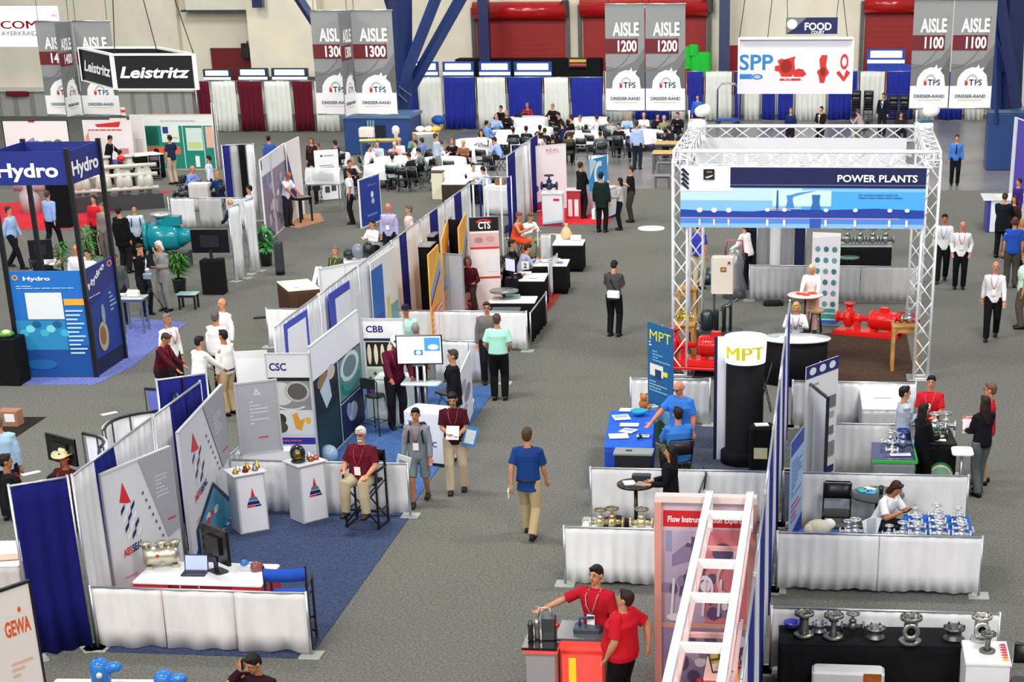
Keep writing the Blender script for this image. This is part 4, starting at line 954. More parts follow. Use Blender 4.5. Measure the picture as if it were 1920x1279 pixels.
# --- booth 0: black table of pipe fittings, white pedestal
A, B = P(1462, 1206, .75), P(1802, 1212, .75)
t = draped_table(A, B, .62, .75, C('17181b', 'cloth'), C('131316', 'cloth'), 'long black draped table carrying a row of grey pipe fittings')
zt = .765
def on(px, py, z): v = P(px, py, z); return v.x, v.y, z
g = 'grey pipe fittings on the black table'
for px, py, s, w_, kd, lb in ((1507, 1192, .95, .06, 0, 'tall grey pipe fitting with two flanges near the left end of the black table'), (1562, 1196, .95, .035, 0, 'slim waisted grey pipe fitting, second tall one on the black table'), (1706, 1205, 1.05, .085, 1, 'wide grey tee fitting with a dark round side opening on the black table')):
    flange_spool(*on(px, py, zt), s, lb, waist=w_, kind=kd, group=g, col='8f8f88')
for px, py, s, lb, cl in ((1536, 1184, .62, 'short silver ring fitting between the two slim tall ones', 'b0b4ba'), (1641, 1196, .8, 'short wide grey ring fitting in the middle of the black table', '8a8a86'), (1788, 1198, .9, 'grey fitting leaning at the right end of the black table', '6d6f70')):
    x, y, z = on(px, py, zt); c = C(cl, 'metal'); t = empty('pipe_fitting', (x, y, z), 0, lb, 'pipe fitting', g)
    m = M(); m.lathe([(.09*s, 0), (.15*s, 0), (.155*s, .02*s), (.11*s, .05*s), (.11*s, .13*s), (.155*s, .15*s), (.155*s, .18*s), (.10*s, .18*s), (.09*s, 0)], (0, 0, 0), c, 24); m.obj('ring', t)
    for k in range(6): a = k*pi/3; m = M(); m.lathe([(.014*s, 0), (.014*s, .04*s), (0, .04*s)], (.135*s*math.cos(a), .135*s*math.sin(a), .17*s), C('4b4a46', 'metal'), 6); m.obj('bolt', t)
valve(*on(1598, 1186, zt), 1.0, 'small grey valve with a curved handle on the black table', '77777a', '8a8a88')
x, y, z = on(1486, 1178, zt); m = M(); m.lathe([(.05, 0), (.1, .03), (.12, .09), (.11, .09), (.09, .04), (0, .03)], (0, 0, 0), C('3a3fa8', 'gloss'), 20); m.obj('bowl', loc=(x, y, z), label='small blue rimmed bowl at the left end of the black table', cat='bowl')
A, B = P(1812, 1244, 1.02), P(1895, 1246, 1.02); W = B.x-A.x
t = empty('display_pedestal', (A.x, A.y, 0), 0, 'white pedestal with red and yellow corner print at the right end of the black table', 'pedestal')
m = M(); m.box((W/2, .36, .5), (W, .72, 1.0), C('ededf0', 'paint')); m.obj('body', t, bevel=.01)
m = M(); m.box((W/2, .36, 1.01), (W+.02, .74, .025), C('f6f6f8', 'paint')); m.obj('top', t)
m = M()
for k in range(7): m.poly([(W-.1, .1+.08*k, 1.0235), (W-.01, .1+.08*k, 1.0235), (W-.01, .17+.08*k, 1.0235), (W-.06, .17+.08*k, 1.0235)], C(('f2b030', 'e87a20', 'e04040', 'e03050', 'd02850', 'e04860', 'd83050')[k], 'print'))
m.box((W+.001, .36, .7), (.006, .68, .55), C('d8402c', 'print')); m.obj('printed_graphic', t)
flange_spool(*on(1838, 1200, 1.026), .95, 'pale tall fitting with a white upper flange on the white pedestal', col='c9c7c0', waist=.09, kind=1)
flange_spool(*on(1851, 1222, 1.026), .72, 'small dark grey flanged fitting at the front of the white pedestal', col='7d7f7e', waist=.045)
v = P(1893, 1250, .9); fold_chair(v.x+.3, v.y+.55, 2.97, 'black folding chair half hidden behind the white pedestal', None)
v = P(1588, 1272, .2); m = M(); m.rbox((0, 0, .3), (.9, .3, .5), C('d9d9dc', 'paint'), .05); o = m.obj('storage_box', loc=(v.x, v.y-.5, 0), label='white storage box pushed against the black table skirt', cat='box')
m = M(); m.box((.3, -.16, .3), (.22, .012, .5), C('a8561e', 'wood')); m.obj('brown_panel', o)
# --- booth 1 right: valves on blue tables
BL = C('2560c0', 'cloth')
draped_table((.4, gy(1)+.12), (1.95, gy(1)+.12), .45, .75, BL, C('2258b4', 'cloth'), 'narrow blue table behind the low rail, left of the deeper one')
draped_table((1.98, gy(1)+.12), (2.95, gy(1)+.12), 1.35, .75, BL, C('2258b4', 'cloth'), 'deep blue table covered with rows of silver valves')
r = random.Random(3); gv = 'silver valves on the deep blue table'
k = 0
for i in range(4):
    for j in range(3):
        valve(2.13+j*.32, gy(1)+.3+i*.31, .76, .85+.25*r.random()-(i*.08), 'polished silver valve with a round handwheel on the deep blue table', 'd4d6d8', 'e0e0e0', gv)
for j, (px, s) in enumerate(((1590, .9), (1602, 1.0), (1665, .7), (1690, .9))):
    v = P(px, 994, .76); valve(v.x, gy(1)+.32, .76, s, 'silver valve on the narrow blue table in front of the seated woman', 'c8cace', 'd0d0d0', 'silver valves on the narrow blue table')
v = P(1535, 985, .78); m = M(); m.ell((0, 0, .12), (.2, .14, .12), C('cfc8b4', 'cloth'), 14); m.ell((.15, .02, .17), (.1, .09, .08), C('e8e4d8', 'cloth'), 12); m.ell((-.12, -.05, .1), (.1, .08, .09), C('d8d2c2', 'cloth'), 12); m.obj('crumpled_bag', loc=(v.x, gy(1)+.34, .76), label='crumpled cream bag on the left end of the narrow blue table', cat='bag')
v = P(1632, 985, .78); t = empty('table_sign', (v.x, gy(1)+.34, .76), .5, 'small white fanned brochures standing on the narrow blue table', 'brochure')
for q in range(3): m = M(); m.box((q*.05-.05, 0, .14), (.16, .01, .28), C('eef0f2', 'print'), ty=.25*(q-1)); m.obj('leaflet', t)
v = P(1568, 962, .45); fold_chair(v.x, v.y, 178*pi/180, 'black folding chair beside the dark round table', None, '18191c', '1d1e22')
v = P(1645, 926, .75); bistro(v.x, v.y, .43, .75, C('3a3c3e', 'gloss'), 'dark round table with cyan papers and a dark cup')
m = M(); m.lathe([(.032, 0), (.04, .13), (.036, .13), (.03, .01), (0, .01)], (0, 0, 0), C('232527', 'gloss'), 14); q = P(1652, 926, .752); m.obj('cup', loc=q, label='tall dark cup on the dark round table', cat='cup')
for px, py, a, c, lb in ((1618, 920, .3, '38a8b8', 'cyan leaflet lying flat at the left of the dark round table'), (1634, 923, -.2, '3a9ac0', 'blue green leaflet beside the tall dark cup'), (1630, 917, .9, 'd8e8e0', 'pale leaflet at the back of the dark round table')):
    q = P(px, py, .755); brochure(q.x, q.y, .752, a, lb, c, .15, .2)
# leaning blue banner
rollup(P(1484, 832, 1.75), P(1508, 800, 1.75), 1.7, C('9fc0e8', 'print'), [('r', 0, .86, 1, 1, C('3a4aa8', 'print')), ('l', .1, .45, .9, .8, 10, C('5878b8', 'print')), ('l', .1, .2, .9, .4, 4, C('d8486a', 'print')), ('p', [(0, 0), (1, 0), (1, .18), (0, .1)], C('2a3a9a', 'print'))], 'narrow pale blue banner stand against the drape wall beside the folding chair')
# --- booth 2 right
t = draped_table(P(1640, 862, .92), P(1716, 863, .92), 1.05, .92, C('333c5c', 'gloss'), C('7c8084', 'paint'), 'dark blue topped counter with a bright green edge')
m = M(); W = (P(1716, 863, .92)-P(1640, 862, .92)).length; m.box((W/2, -.02, .89), (W+.06, .03, .05), C('3ab040', 'gloss')); m.box((W+.03, .5, .89), (.03, 1.05, .05), C('3ab040', 'gloss')); m.obj('green_edge', t)
A, B = P(1738, 832, .9), P(1794, 832, .9)
t = draped_table(A, B, 1.15, .9, C('2a2c30', 'cloth'), C('131418', 'cloth'), 'black draped table with a green and white oval emblem on its front')
W = (B-A).length; m = M(); y0 = -.035; prints(m, W, .9, [('e', .5, .35, .46, .3, C('3e8a4a', 'print')), ('e', .5, .35, .41, .25, C('e8ede6', 'print')), ('e', .5, .35, .37, .21, C('8fb894', 'print')), ('t', 'K. Robertson', .5, .31, .11, C('15251a', 'print'), dict(align='c', sx=.62))], y0=y0); m.obj('oval_emblem', t)
for px, py, s, lb, c in ((1668, 838, 1.0, 'white and silver valve model at the back of the green edged counter', 'd8dade'), (1692, 842, 1.25, 'large blue and silver valve model on the green edged counter', '8a94b8'), (1672, 850, .7, 'small white valve model at the front left of the green edged counter', 'eeeeee')):
    valve(*on(px, py, .935), s, lb, c, '2f4a9a' if s > 1 else 'd0d0d0')
brochure(*on(1688, 853, .935), .1, 'white card with purple print at the front of the green edged counter', 'efeef8', .34, .14, pic='b8a0e0')
for px, py, s, lb in ((1752, 812, 1.3, 'large white valve model on the black emblem table'), (1772, 808, 1.2, 'silver valve with handles beside the large white model'), (1762, 820, .9, 'small green grey valve on the black emblem table')):
    valve(*on(px, py, .915), s, lb, 'dfe3e2' if s > 1 else '6a8a80', 'b0b0b0')
brochure(*on(1757, 826, .915), .0, 'white leaflet at the front edge of the black emblem table', 'f0f0f0', .3, .12)
m = M(); m.rbox((0, 0, .02), (.3, .22, .03), C('f4f4f4', 'paint'), .05); q = P(1802, 845, .9)
t = empty('side_table', (P(1806, 850, .9).x, P(1806, 850, .9).y, 0), 0, 'small white shelf table at the aisle end of the black emblem table', 'table'); m = M(); m.rbox((0, .2, .88), (.36, .5, .03), WP, .08); m.obj('tabletop', t); m = M(); m.tube([(0, .2, 0), (0, .2, .87)], .03, CHR); m.obj('stem', t)
NV = C('26306e', 'print')
gl = [('r', 0, .9, 1, 1, NV)]+[('e', .2+.3*k, .95, .1, .03, C('dfe6f4', 'print')) for k in range(3)]+[('t', 'Flowrox', .1, .83, .03, C('2a5a5a', 'print'), {}), ('l', .1, .72, .9, .81, 3, C('c86a80', 'print')), ('r', .45, .6, .95, .7, GR2), ('r', .5, .52, .9, .57, C('a0a8b0', 'print')), ('r', .5, .38, .9, .45, GR2), ('r', .5, .2, .95, .32, C('8a8c90', 'print')), ('r', .5, .06, .95, .12, NV)]
rollup(P(1512, 690, 2.2), P(1573, 668, 2.2), 2.15, C('e6e6ea', 'print'), gl, 'white banner stand with a navy header of three pale ovals')
t = board(P(1514, 712, 1.95), P(1551, 741, 1.95), 1.9, C('d9dade', 'print'), None, 'display_board', 'plain pale display panel standing before the three oval banner', 'panel', frame=C('202024', 'paint'))
t = draped_table(P(1618, 766, .75), P(1706, 767, .75), 1.6, .75, C('f2f2f4', 'cloth'), C('c5c5c8', 'cloth'), 'white topped draped table just before the truss pavilion')
for px, py, w_, lb in ((1640, 728, .3, 'faint grey sheet at the back of the white topped table'), (1655, 745, .34, 'grey lined sheet in the middle of the white topped table')):
    brochure(*on(px, py, .765), .05, lb, 'dcdcdc', w_, .1)
# --- left side of the island
A, B = (-2.85, gy(1)+.14), (-1.75, gy(1)+.14)
draped_table(A, B, .6, .75, C('e6e6e8', 'cloth'), C('2a3c8a', 'cloth'), 'white topped table of metal parts tucked behind the low rail')
for k, (px, s, c, lb) in enumerate(((1128, 1.1, 'cfc9b4', 'dull brass valve at the left end of the parts table'), (1150, 1.2, 'b8a878', 'bronze valve second on the parts table'), (1205, 1.2, 'd6c9a0', 'pale brass valve at the right of the parts table'))):
    v = P(px, 985, .77); valve(v.x, gy(1)+.4, .765, s, lb, c, '88806a')
v = P(1150, 962, .9); m = M(); m.lathe([(.22, 0), (.2, .06), (.1, .13), (0, .15)], (0, 0, 0), C('232528', 'cloth'), 18, sx=1.2); m.obj('dark_cloth_cap', loc=(P(1145, 975, .77).x+.1, gy(1)+.55, .765), label='dark domed cap lying behind the brass valves', cat='hat')
for px, c, lb in ((1172, 'e8e8ea', 'white leaflet in the middle of the parts table'), (1190, 'd8dcd8', 'pale leaflet beside the pale brass valve')):
    v = P(px, 985, .77); brochure(v.x, gy(1)+.3, .765, .1, lb, c)
v = P(1192, 903, 1.05); bistro(v.x, v.y, .3, 1.02, C('2a2422', 'gloss'), 'small dark round high table with papers behind the parts table')
v2 = P(1205, 893, 1.05); m = M(); m.rbox((0, 0, .03), (.3, .16, .06), C('2b3036', 'paint'), .02); m.obj('dark_box', loc=(v2.x-.02, v2.y, 1.022), label='flat dark box at the back of the small round high table', cat='box')
brochure(*on(1180, 906, 1.022), .3, 'white sheet on the small round high table', 'ececec', .18, .22); brochure(*on(1204, 908, 1.022), -.3, 'brown and grey sheet on the small round high table', '9a8a78', .2, .2)
v = P(1292, 925, .5); fold_chair(v.x, v.y, 100*pi/180, 'grey folding chair behind the dark haired standing woman', None, '30343a', '4a4e54')
mat_area([(-2.2, gy(2)+.1), (-.1, gy(2)+.1), (-.1, gy(4)-.1), (-2.2, gy(4)-.1)], '464c5c', 'booth_carpet', 'dark blue grey carpet between the long blue table and the black tower')
# blue table with leaflets
A, B = P(1134, 838, .75), P(1222, 838, .75)
draped_table(A, B, 2.44, .75, C('2a5fc8', 'cloth'), C('2a50c0', 'cloth'), 'long bright blue table with leaflets beside the two men in blue', name='draped_table')
r = random.Random(5)
for px, py, a, w_, d, c, lb in ((1180, 769, 0, .36, .22, 'f0e8e0', 'leaflet stack at the far end of the long blue table'), (1165, 783, .3, .3, .34, 'f0f0f2', 'pair of white leaflets left of the teal bowl'), (1180, 797, .05, .34, .2, 'e8f0f0', 'white and green leaflet in front of the teal bowl'), (1160, 818, .2, .34, .3, 'f4f4f4', 'large white leaflet at the near left of the long blue table'), (1178, 808, -.4, .26, .26, 'f0eaea', 'white leaflet stack in the middle of the long blue table'), (1206, 818, 0, .22, .16, 'e8e0d0', 'card holder block at the near right of the long blue table'), (1222, 762, .6, .2, .2, 'eeeeee', 'white paper at the far right of the long blue table')):
    q = P(px, py, .77); brochure(q.x, q.y, .768, a, lb, c, w_, d, pic=('8fa8c8' if w_ < .34 else None))
q = P(1198, 778, .77); m = M(); m.lathe([(.07, 0), (.16, .09), (.15, .09), (.06, .012), (0, .012)], (0, 0, 0), C('1f9ac0', 'gloss'), 22); m.obj('bowl', loc=(q.x, q.y, .768), label='teal blue bowl on the long blue table', cat='bowl')
q = P(1207, 768, .77); m = M(); m.ell((0, 0, .09), (.1, .09, .1), C('a8683a', 'cloth'), 12); m.ell((.0, -.02, .22), (.075, .07, .07), C('b4744a', 'cloth'), 12); m.ell((-.05, 0, .28), (.025, .02, .025), C('a8683a', 'cloth'), 8); m.ell((.05, 0, .28), (.025, .02, .025), C('a8683a', 'cloth'), 8); m.ell((.1, -.05, .05), (.05, .08, .04), C('a8683a', 'cloth'), 8); m.obj('soft_toy', loc=(q.x, q.y+.05, .768), label='small brown soft toy sitting at the back of the long blue table', cat='toy')
q = P(1196, 825, .77); m = M(); m.tube([(0, 0, .03), (.05, .06, .05), (.02, .12, .06)], .025, C('14161a', 'gloss')); m.obj('computer_mouse', loc=(q.x, q.y, .768), label='small black gadget beside the large white leaflet', cat='gadget')
v = P(1188, 846, .92)
t = empty('equipment_case', (v.x, v.y, 0), 0, 'black equipment case with a flat grey lid at the near end of the blue table', 'case')
m = M(); m.box((0, 0, .45), (.62, .3, .88), C('17181b', 'paint')); m.obj('body', t, bevel=.01)
m = M(); m.box((0, .02, .905), (.66, .38, .03), C('8d9090', 'plain')); m.obj('lid', t)
m = M(); m.box((-.08, .02, .925), (.1, .06, .012), C('2a2c2e')); m.obj('latch', t)
# MPT banner and tower
MB = C('1f5f94', 'print')
gl = [('t', 'MPT', .06, .86, .09, C('e8e020', 'print'), dict(fit=.86)), ('l', .06, .8, .94, .85, 2, C('d8e6f0', 'print')), ('l', .2, .68, .9, .78, 4, C('7fb4d8', 'print')), ('r', .1, .56, .62, .66, C('e6e6da', 'print')), ('r', .3, .54, .55, .62, C('2a3a6a', 'print')), ('r', .62, .58, .8, .62, C('e8e020', 'print')), ('l', .08, .42, .8, .52, 4, C('8fc0d8', 'print')), ('p', [(0, 0), (1, 0), (1, .3), (0, .3)], C('6fa8cc', 'print')), ('p', [(0, 0), (1, 0), (1, .1), (.8, .16), (.5, .2), (.3, .15), (0, .22)], C('2f5a3a', 'print'))]
rollup(P(1214, 604, 2.25), P(1262, 619, 2.25), 2.2, MB, gl, 'blue banner stand with large yellow letters')
v = P(1394, 866); t = empty('display_tower', (v.x, v.y, 0), 0, 'tall curved black display tower with a white header and yellow letters', 'display')
m = M(); N = 14; RX, RY, Hh = .34, .62, 2.3
def arc(r0, r1, z0, z1, mt, a0=-15, a1=195):
    vs = []
    for z in (z0, z1):
        for rr in (r0, r1):
            for i in range(N+1): a = math.radians(a0+(a1-a0)*i/N); vs.append((RX*rr*math.cos(a)*1.0, -RY*.55*rr*math.sin(a), z))
    q = N+1; fs = []
    for i in range(N): fs += [(q+i, q+i+1, 3*q+i+1, 3*q+i), (i+1, i, 2*q+i, 2*q+i+1), (2*q+i, 2*q+i+1, 3*q+i+1, 3*q+i), (i, i+1, q+i+1, q+i)]
    return m.add(vs, fs, mt, True)
m.lathe([(0, 0), (.42, 0), (.42, .22), (.36, .25), (.34, .27), (.34, 1.85), (0, 1.85)], (0, 0, 0), C('131317', 'cloth'), 24); m.obj('black_column', t)
m = M()
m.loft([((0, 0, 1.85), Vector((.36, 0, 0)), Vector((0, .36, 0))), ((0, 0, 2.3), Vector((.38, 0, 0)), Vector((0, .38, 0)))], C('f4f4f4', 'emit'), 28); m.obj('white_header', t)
m = M(); m.text('MPT', -.36, 1.95, .24, C('e8dc20', 'print'), y=0, fit=.72, off=.02)
for i, (x, y, z) in enumerate(m.v): a = x/.385; m.v[i] = (.41*math.sin(a), -.41*math.cos(a), z)
m.obj('lettering', t)
m = M(); m.box((-.42, .1, 1.13), (.16, .05, 2.26), C('e6eaf6', 'paint')); m.obj('side_panel', t); m = M(); m.box((-.53, .12, 1.13), (.06, .08, 2.26), C('1a1f3a', 'paint')); m.obj('side_post', t)
v = P(1428, 796, .85); t = empty('display_plinth', (v.x, v.y, 0), 0, 'low black plinth with a cream label beside the black tower', 'plinth')
m = M(); m.rbox((0, 0, .42), (.42, .42, .84), C('141418', 'cloth'), .06); m.obj('body', t); m = M(); m.box((0, -.214, .38), (.24, .006, .2), C('d8cfa8', 'print')); m.obj('label', t)
brochure(v.x, v.y, .842, .2, 'white sheets on the low black plinth', 'f0f0f0', .24, .2)
v = P(1434, 770); t = empty('folding_rack', (v.x, v.y, 0), 0, 'crossed silver folding frame between the black tower and the drape wall', 'frame')
for s in (-1, 1):
    for q in (-1, 1): m = M(); m.tube([(s*.12, q*.15, .02), (-s*.12, q*.15, .95)], .01, DK, 6); m.obj('strut', t)
    m = M(); m.tube([(s*.12, -.15, .02), (s*.12, .15, .02)], .01, DK, 6); m.obj('strut', t)
# ================================================================ truss pavilion
FL, FR = Vector((-2.42, 37.8)), Vector((2.75, 37.8)); zt = V(1262, 283, 37.8).z; bk = P(1305, 236, zt).y-37.8
print('pavilion', zt, bk)
t = empty('truss_pavilion', (0, 37.8, 0), 0, 'square silver lattice truss pavilion standing on four legs', 'truss')
w_ = .3
for x, y in ((FL.x, 0), (FR.x, 0), (FL.x, bk), (FR.x, bk)): truss(None, (x, y, .03), (x, y, zt-.15), w_, t, 'truss_leg', r=.025, step=.42)
for (a, b) in (((FL.x, 0), (FR.x, 0)), ((FL.x, bk), (FR.x, bk)), ((FL.x, 0), (FL.x, bk)), ((FR.x, 0), (FR.x, bk))): truss(None, (a[0], a[1], zt-.15), (b[0], b[1], zt-.15), w_, t, 'truss_beam', r=.025, step=.42)
for x, y in ((FL.x, 0), (FR.x, 0), (FL.x, bk), (FR.x, bk)): m = M(); m.rbox((x, y, .015), (.6, .6, .03), C('a8abae', 'metal'), .03); m.obj('base_plate', t)
for x in (FL.x, FR.x): m = M(); m.rbox((x, bk, zt-.12), (.42, .42, .42), C('e8eaec', 'paint'), .05); m.obj('corner_block', t)
for x, lb in ((FL.x, 'white stage lamp on the rear left corner of the truss pavilion'), (FR.x, 'white stage lamp on the rear right corner of the truss pavilion')):
    l = empty('stage_lamp', (x, 37.8+bk, zt+.1), .4, lb, 'lamp')
    m = M(); m.lathe([(0, 0), (.1, 0), (.13, .1), (.13, .3), (.08, .36), (0, .36)], (0, 0, .2), C('f0f0ee', 'paint'), 16, ax=Vector((.5, -.8, .25))); m.obj('head', l)
    m = M(); m.tube([(-.2, 0, .25), (-.2, 0, .0), (.2, 0, .0), (.2, 0, .25)], .03, C('d8dade', 'paint')); m.obj('yoke', l)
    m = M(); m.rbox((0, 0, 0), (.3, .3, .1), C('2a5a6a' if x > 0 else 'd8d8d8', 'paint'), .03); m.obj('base', l)
# power plants banner
A, B = V(1276, 312, 37.58), V(1738, 312, 37.58); zb = V(1276, 426, 37.58).z; W = B.x-A.x; H = A.z-zb
SK = C('8fc4ea', 'print'); SK2 = C('b9d8ee', 'print'); DBL = C('22409a', 'print'); PUR = C('6a5aa8', 'print')
gl = [('r', 0, .0, 1, .66, C('7fb8ea', 'print')), ('r', 0, .45, .5, .66, SK2), ('r', .5, .3, 1, .6, C('4aa4e4', 'print')), ('r', .38, .36, .62, .62, C('c4e4f6', 'print')), ('r', 0, 0, 1, .18, C('4f86d8', 'print')), ('r', 0, .0, 1, .07, C('88b8ee', 'print')),
      ('p', [(0, .3), (.1, .28), (.3, .27), (.4, .31), (.6, .3), (.8, .33), (1, .3), (1, .17), (0, .16)], DBL), ('r', 0, .155, .9, .17, C('c898b8', 'print')), ('r', 0, .6, .2, .66, C('dfe6f0', 'print')), ('r', 0, .6, .215, 1, C('dfe1e6', 'print')), ('r', 0, .66, 1, .7, C('dfe1e6', 'print')),
      ('r', .205, .66, 1, .99, C('18204e', 'print')), ('r', .205, .7, 1, .715, C('5a6698', 'print')),
      ('p', [(.395, .3), (.405, .3), (.403, .62), (.397, .62)], C('2a5a9a', 'print')), ('p', [(.435, .33), (.47, .33), (.462, .47), (.467, .54), (.437, .54), (.441, .45)], C('3f86c4', 'print')), ('p', [(.45, .54), (.48, .58), (.56, .62), (.5, .56), (.468, .52)], C('4a90cc', 'print')),
      ('p', [(.535, .3), (.58, .3), (.572, .42), (.575, .55), (.541, .55), (.544, .42)], C('2f68b0', 'print')), ('l', .37, .28, .6, .33, 2, C('e8b8b0', 'print')), ('l', .73, .48, .95, .57, 2, C('3a74b8', 'print')),
      ('p', [(.535, .0), (.58, .0), (.58, .16), (.535, .16)], C('2f58b0', 'print'))]
for u in (.08, .14, .2): gl += [('e', u, .29, .012, .04, C('f4d8d0', 'print')), ('r', u-.004, .03, u+.004, .14, C('f0d0c8', 'print'))]
for u in (.36, .43, .6, .72, .86, .93): gl += [('r', u-.005, .03, u+.005, .14, C('f2e0d4', 'print')), ('e', u, .3, .01, .03, C('f2e0e4', 'print'))]
for k in range(4): gl.append(('p', [(.0, .95-.075*k), (.012, .98-.075*k), (.036, .88-.075*k), (.033, .85-.075*k)], C('182038', 'print')))
gl += [('r', .095, .79, .14, .96, C('16181e', 'print')), ('p', [(.1, .83), (.135, .87), (.13, .84), (.11, .81)], C('b8c4d0', 'print')), ('r', .108, .9, .13, .93, C('8a6a4a', 'print')),
       ('t', 'POWER PLANTS', .64, .765, .115, C('ffffff', 'print'), dict(fit=.325, off=.02))]
t = board((A.x, 37.58), (B.x, 37.58), H, C('dfe1e6', 'print'), gl, 'exhibit_banner', 'wide POWER PLANTS banner with a blue cooling tower scene on the pavilion front', 'banner', z0=zb, th=.015)
A, B = V(1305, 256, 37.8+bk), V(1700, 256, 37.8+bk)
t = board((A.x, 37.8+bk-.2), (B.x, 37.8+bk-.2), 1.1, C('d4d3dc', 'print'), [('t', 'RETAW', .12, .25, .5, C('e6e6ea', 'print'), dict(sx=1.1)), ('t', 'SAG', .72, .25, .5, C('e0e0e6', 'print'), dict(sx=1.1))], 'exhibit_banner', 'pale back of a second banner on the rear beam of the pavilion', 'banner', z0=A.z-1.1, th=.01)
mat_area([P(1330, 712), P(1716, 716), P(1700, 628), P(1560, 625), P(1395, 640)], '4a382e', 'booth_carpet', 'dark brown carpet under the red pumps of the pavilion')
mat_area([P(1265, 705), P(1300, 712), P(1420, 690), P(1400, 640), P(1300, 600)], '2a2a2c', 'booth_mat', 'black mat under the red pump skid at the pavilion left')
# exhibits inside
q = P(1628, 628); pump(q.x, q.y, 0, .95, 'bright red multistage pump on the brown carpet', 'e0201c', rz=.35*-1, base=True)
q = P(1308, 700); pump(q.x, q.y, .22, 1.0, 'red pump and motor on a red skid cart with a white label', 'd81c1c', rz=-.12, motor='d01a1a')
t = empty('skid_cart', (q.x, q.y, 0), -.12, 'low red wheeled cart carrying the red pump', 'cart'); m = M(); m.box((0, 0, .18), (1.9, .75, .06), RED); m.obj('deck', t, bevel=.01)
for a in (-.8, .8):
    for b in (-.3, .3): m = M(); m.tube([(a, b-.02, .07), (a, b+.02, .07)], .07, DK, 12); m.obj('wheel', t)
def wood_table(px, py, z, W, D, h, label, rz=0):
    q = P(px, py, h); t = empty('wooden_table', (q.x, q.y, 0), rz, label, 'table'); c = C('b98a4a', 'wood')
    m = M(); m.box((0, 0, h-.02), (W, D, .04), c); m.obj('tabletop', t, bevel=.005)
    for a in (-1, 1):
        for b in (-1, 1): m = M(); m.box((a*(W/2-.05), b*(D/2-.05), (h-.04)/2), (.07, .07, h-.04), c); m.obj('leg', t)
    m = M(); m.box((0, -D/2+.05, h-.1), (W-.1, .03, .12), c); m.box((0, D/2-.05, h-.1), (W-.1, .03, .12), c); m.obj('apron', t)
    return q
q = wood_table(1698, 606, .95, .6, .6, 1.0, 'light wooden table with red and silver parts at the right pavilion leg')
for dx, s, c, lb in ((-.1, .9, 'd02a30', 'red valve part on the right wooden table'), (.08, 1.2, 'b8bcc2', 'tall silver cylinder part on the right wooden table'), (.18, .8, 'e03040', 'small red handwheel part on the right wooden table')):
    valve(q.x+dx, q.y, 1.0, s, lb, c, c)
q = wood_table(1284, 602, .8, .5, .8, .95, 'light wooden table behind the red pump skid', 0); valve(q.x, q.y, .95, 1.1, 'yellow tagged valve on the rear left wooden table', 'c8b830', 'c8b830')
q = wood_table(1289, 538, .8, .5, .6, .95, 'light wooden table at the rear left leg of the pavilion', 0)
# control cabinet on a pipe skid
q = P(1354, 622); t = empty('control_cabinet', (q.x, q.y, 0), 0, 'cream electrical control cabinet on a frame with grey pipework', 'cabinet')
m = M(); m.rbox((0, 0, 1.35), (.5, .32, .85), C('e2d8cc', 'paint'), .02); m.obj('enclosure', t)
m = M(); m.box((-.26, 0, 1.35), (.02, .3, .8), C('c8d4dc', 'paint')); m.obj('side_plate', t)
m = M(); m.box((.02, -.165, 1.5), (.13, .02, .1), C('7a5a38', 'paint')); m.box((.02, -.178, 1.5), (.08, .01, .05), C('d8a060', 'print')); m.obj('indicator', t)
m = M(); m.tube([(.15, -.16, 1.66), (.15, -.2, 1.66)], .03, RED, 10); m.obj('emergency_button', t)
for a in (-.2, .2): m = M(); m.box((a, .05, .47), (.06, .06, .94), C('7d858c', 'metal')); m.obj('leg', t)
for k, (x, y, r0) in enumerate(((-.12, -.2, .05), (.05, -.25, .06), (.2, -.18, .04))): m = M(); m.tube([(x, y, .03), (x, y, .55+.1*k), (x+.18, y, .6+.1*k)], r0, C('5f6e74', 'metal'), 10); m.obj('pipe', t)
m = M(); m.lathe([(0, 0), (.14, 0), (.16, .05), (.16, .35), (.12, .45), (0, .47)], (-.35, -.2, .1), C('4a555a', 'metal'), 16); m.obj('pressure_vessel', t)
m = M(); m.box((-.05, -.1, .04), (1.0, .6, .06), C('3a3f44', 'paint')); m.obj('base_frame', t)
# tall product banner
gl = [('r', 0, 0, 1, .04, C('2a6ac0', 'print')), ('p', [(0, .93), (1, .96), (1, 1), (0, 1)], C('f4f4f6', 'print'))]
for i in range(3):
    for j in range(6): gl.append(('e', .2+.3*i, .82-.12*j, .09, .03, C(('6a9aa0', '3f7880', '4a8a90')[(i+j) % 3], 'print')))
gl += [('r', .1, .06, .9, .11, C('3a9a8a', 'print')), ('r', .1, .13, .9, .17, C('4aa09a', 'print'))]
rollup(P(1524, 436, 2.2), P(1577, 438, 2.2), 2.15, C('e4e4ee', 'print'), gl, 'tall pale banner stand with rows of small green product pictures')
q = P(1510, 552, 1.0); bistro(q.x, q.y, .42, 1.0, C('ecd8cc', 'paint'), 'round high table with red papers before the blonde woman in white', '2a2a2c', tag='high_table')
for px, py, a, lb in ((1500, 551, .2, 'red leaflet at the left of the round high table'), (1512, 553, -.2, 'red and white leaflet in the middle of the round high table'), (1524, 550, .5, 'red leaflet at the right of the round high table')):
    brochure(*on(px, py, 1.002), a, lb, 'd83028', .16, .22)
q = P(1492, 632, .98); t = empty('reception_counter', (q.x, q.y, 0), 0, 'oval white topped reception counter with a black skirt', 'counter')
m = M(); m.lathe([(.72, 0), (.74, .02), (.74, .04), (.0, .05)], (0, 0, .93), C('f4f6f8', 'gloss'), 36, sx=1.0); 
for i, v in enumerate(m.v): m.v[i] = (v[0], v[1]*.62, v[2])
m.obj('countertop', t)
m = M(); m.lathe([(.66, 0.02), (.68, .93)], (0, 0, 0), C('121217', 'cloth'), 36)
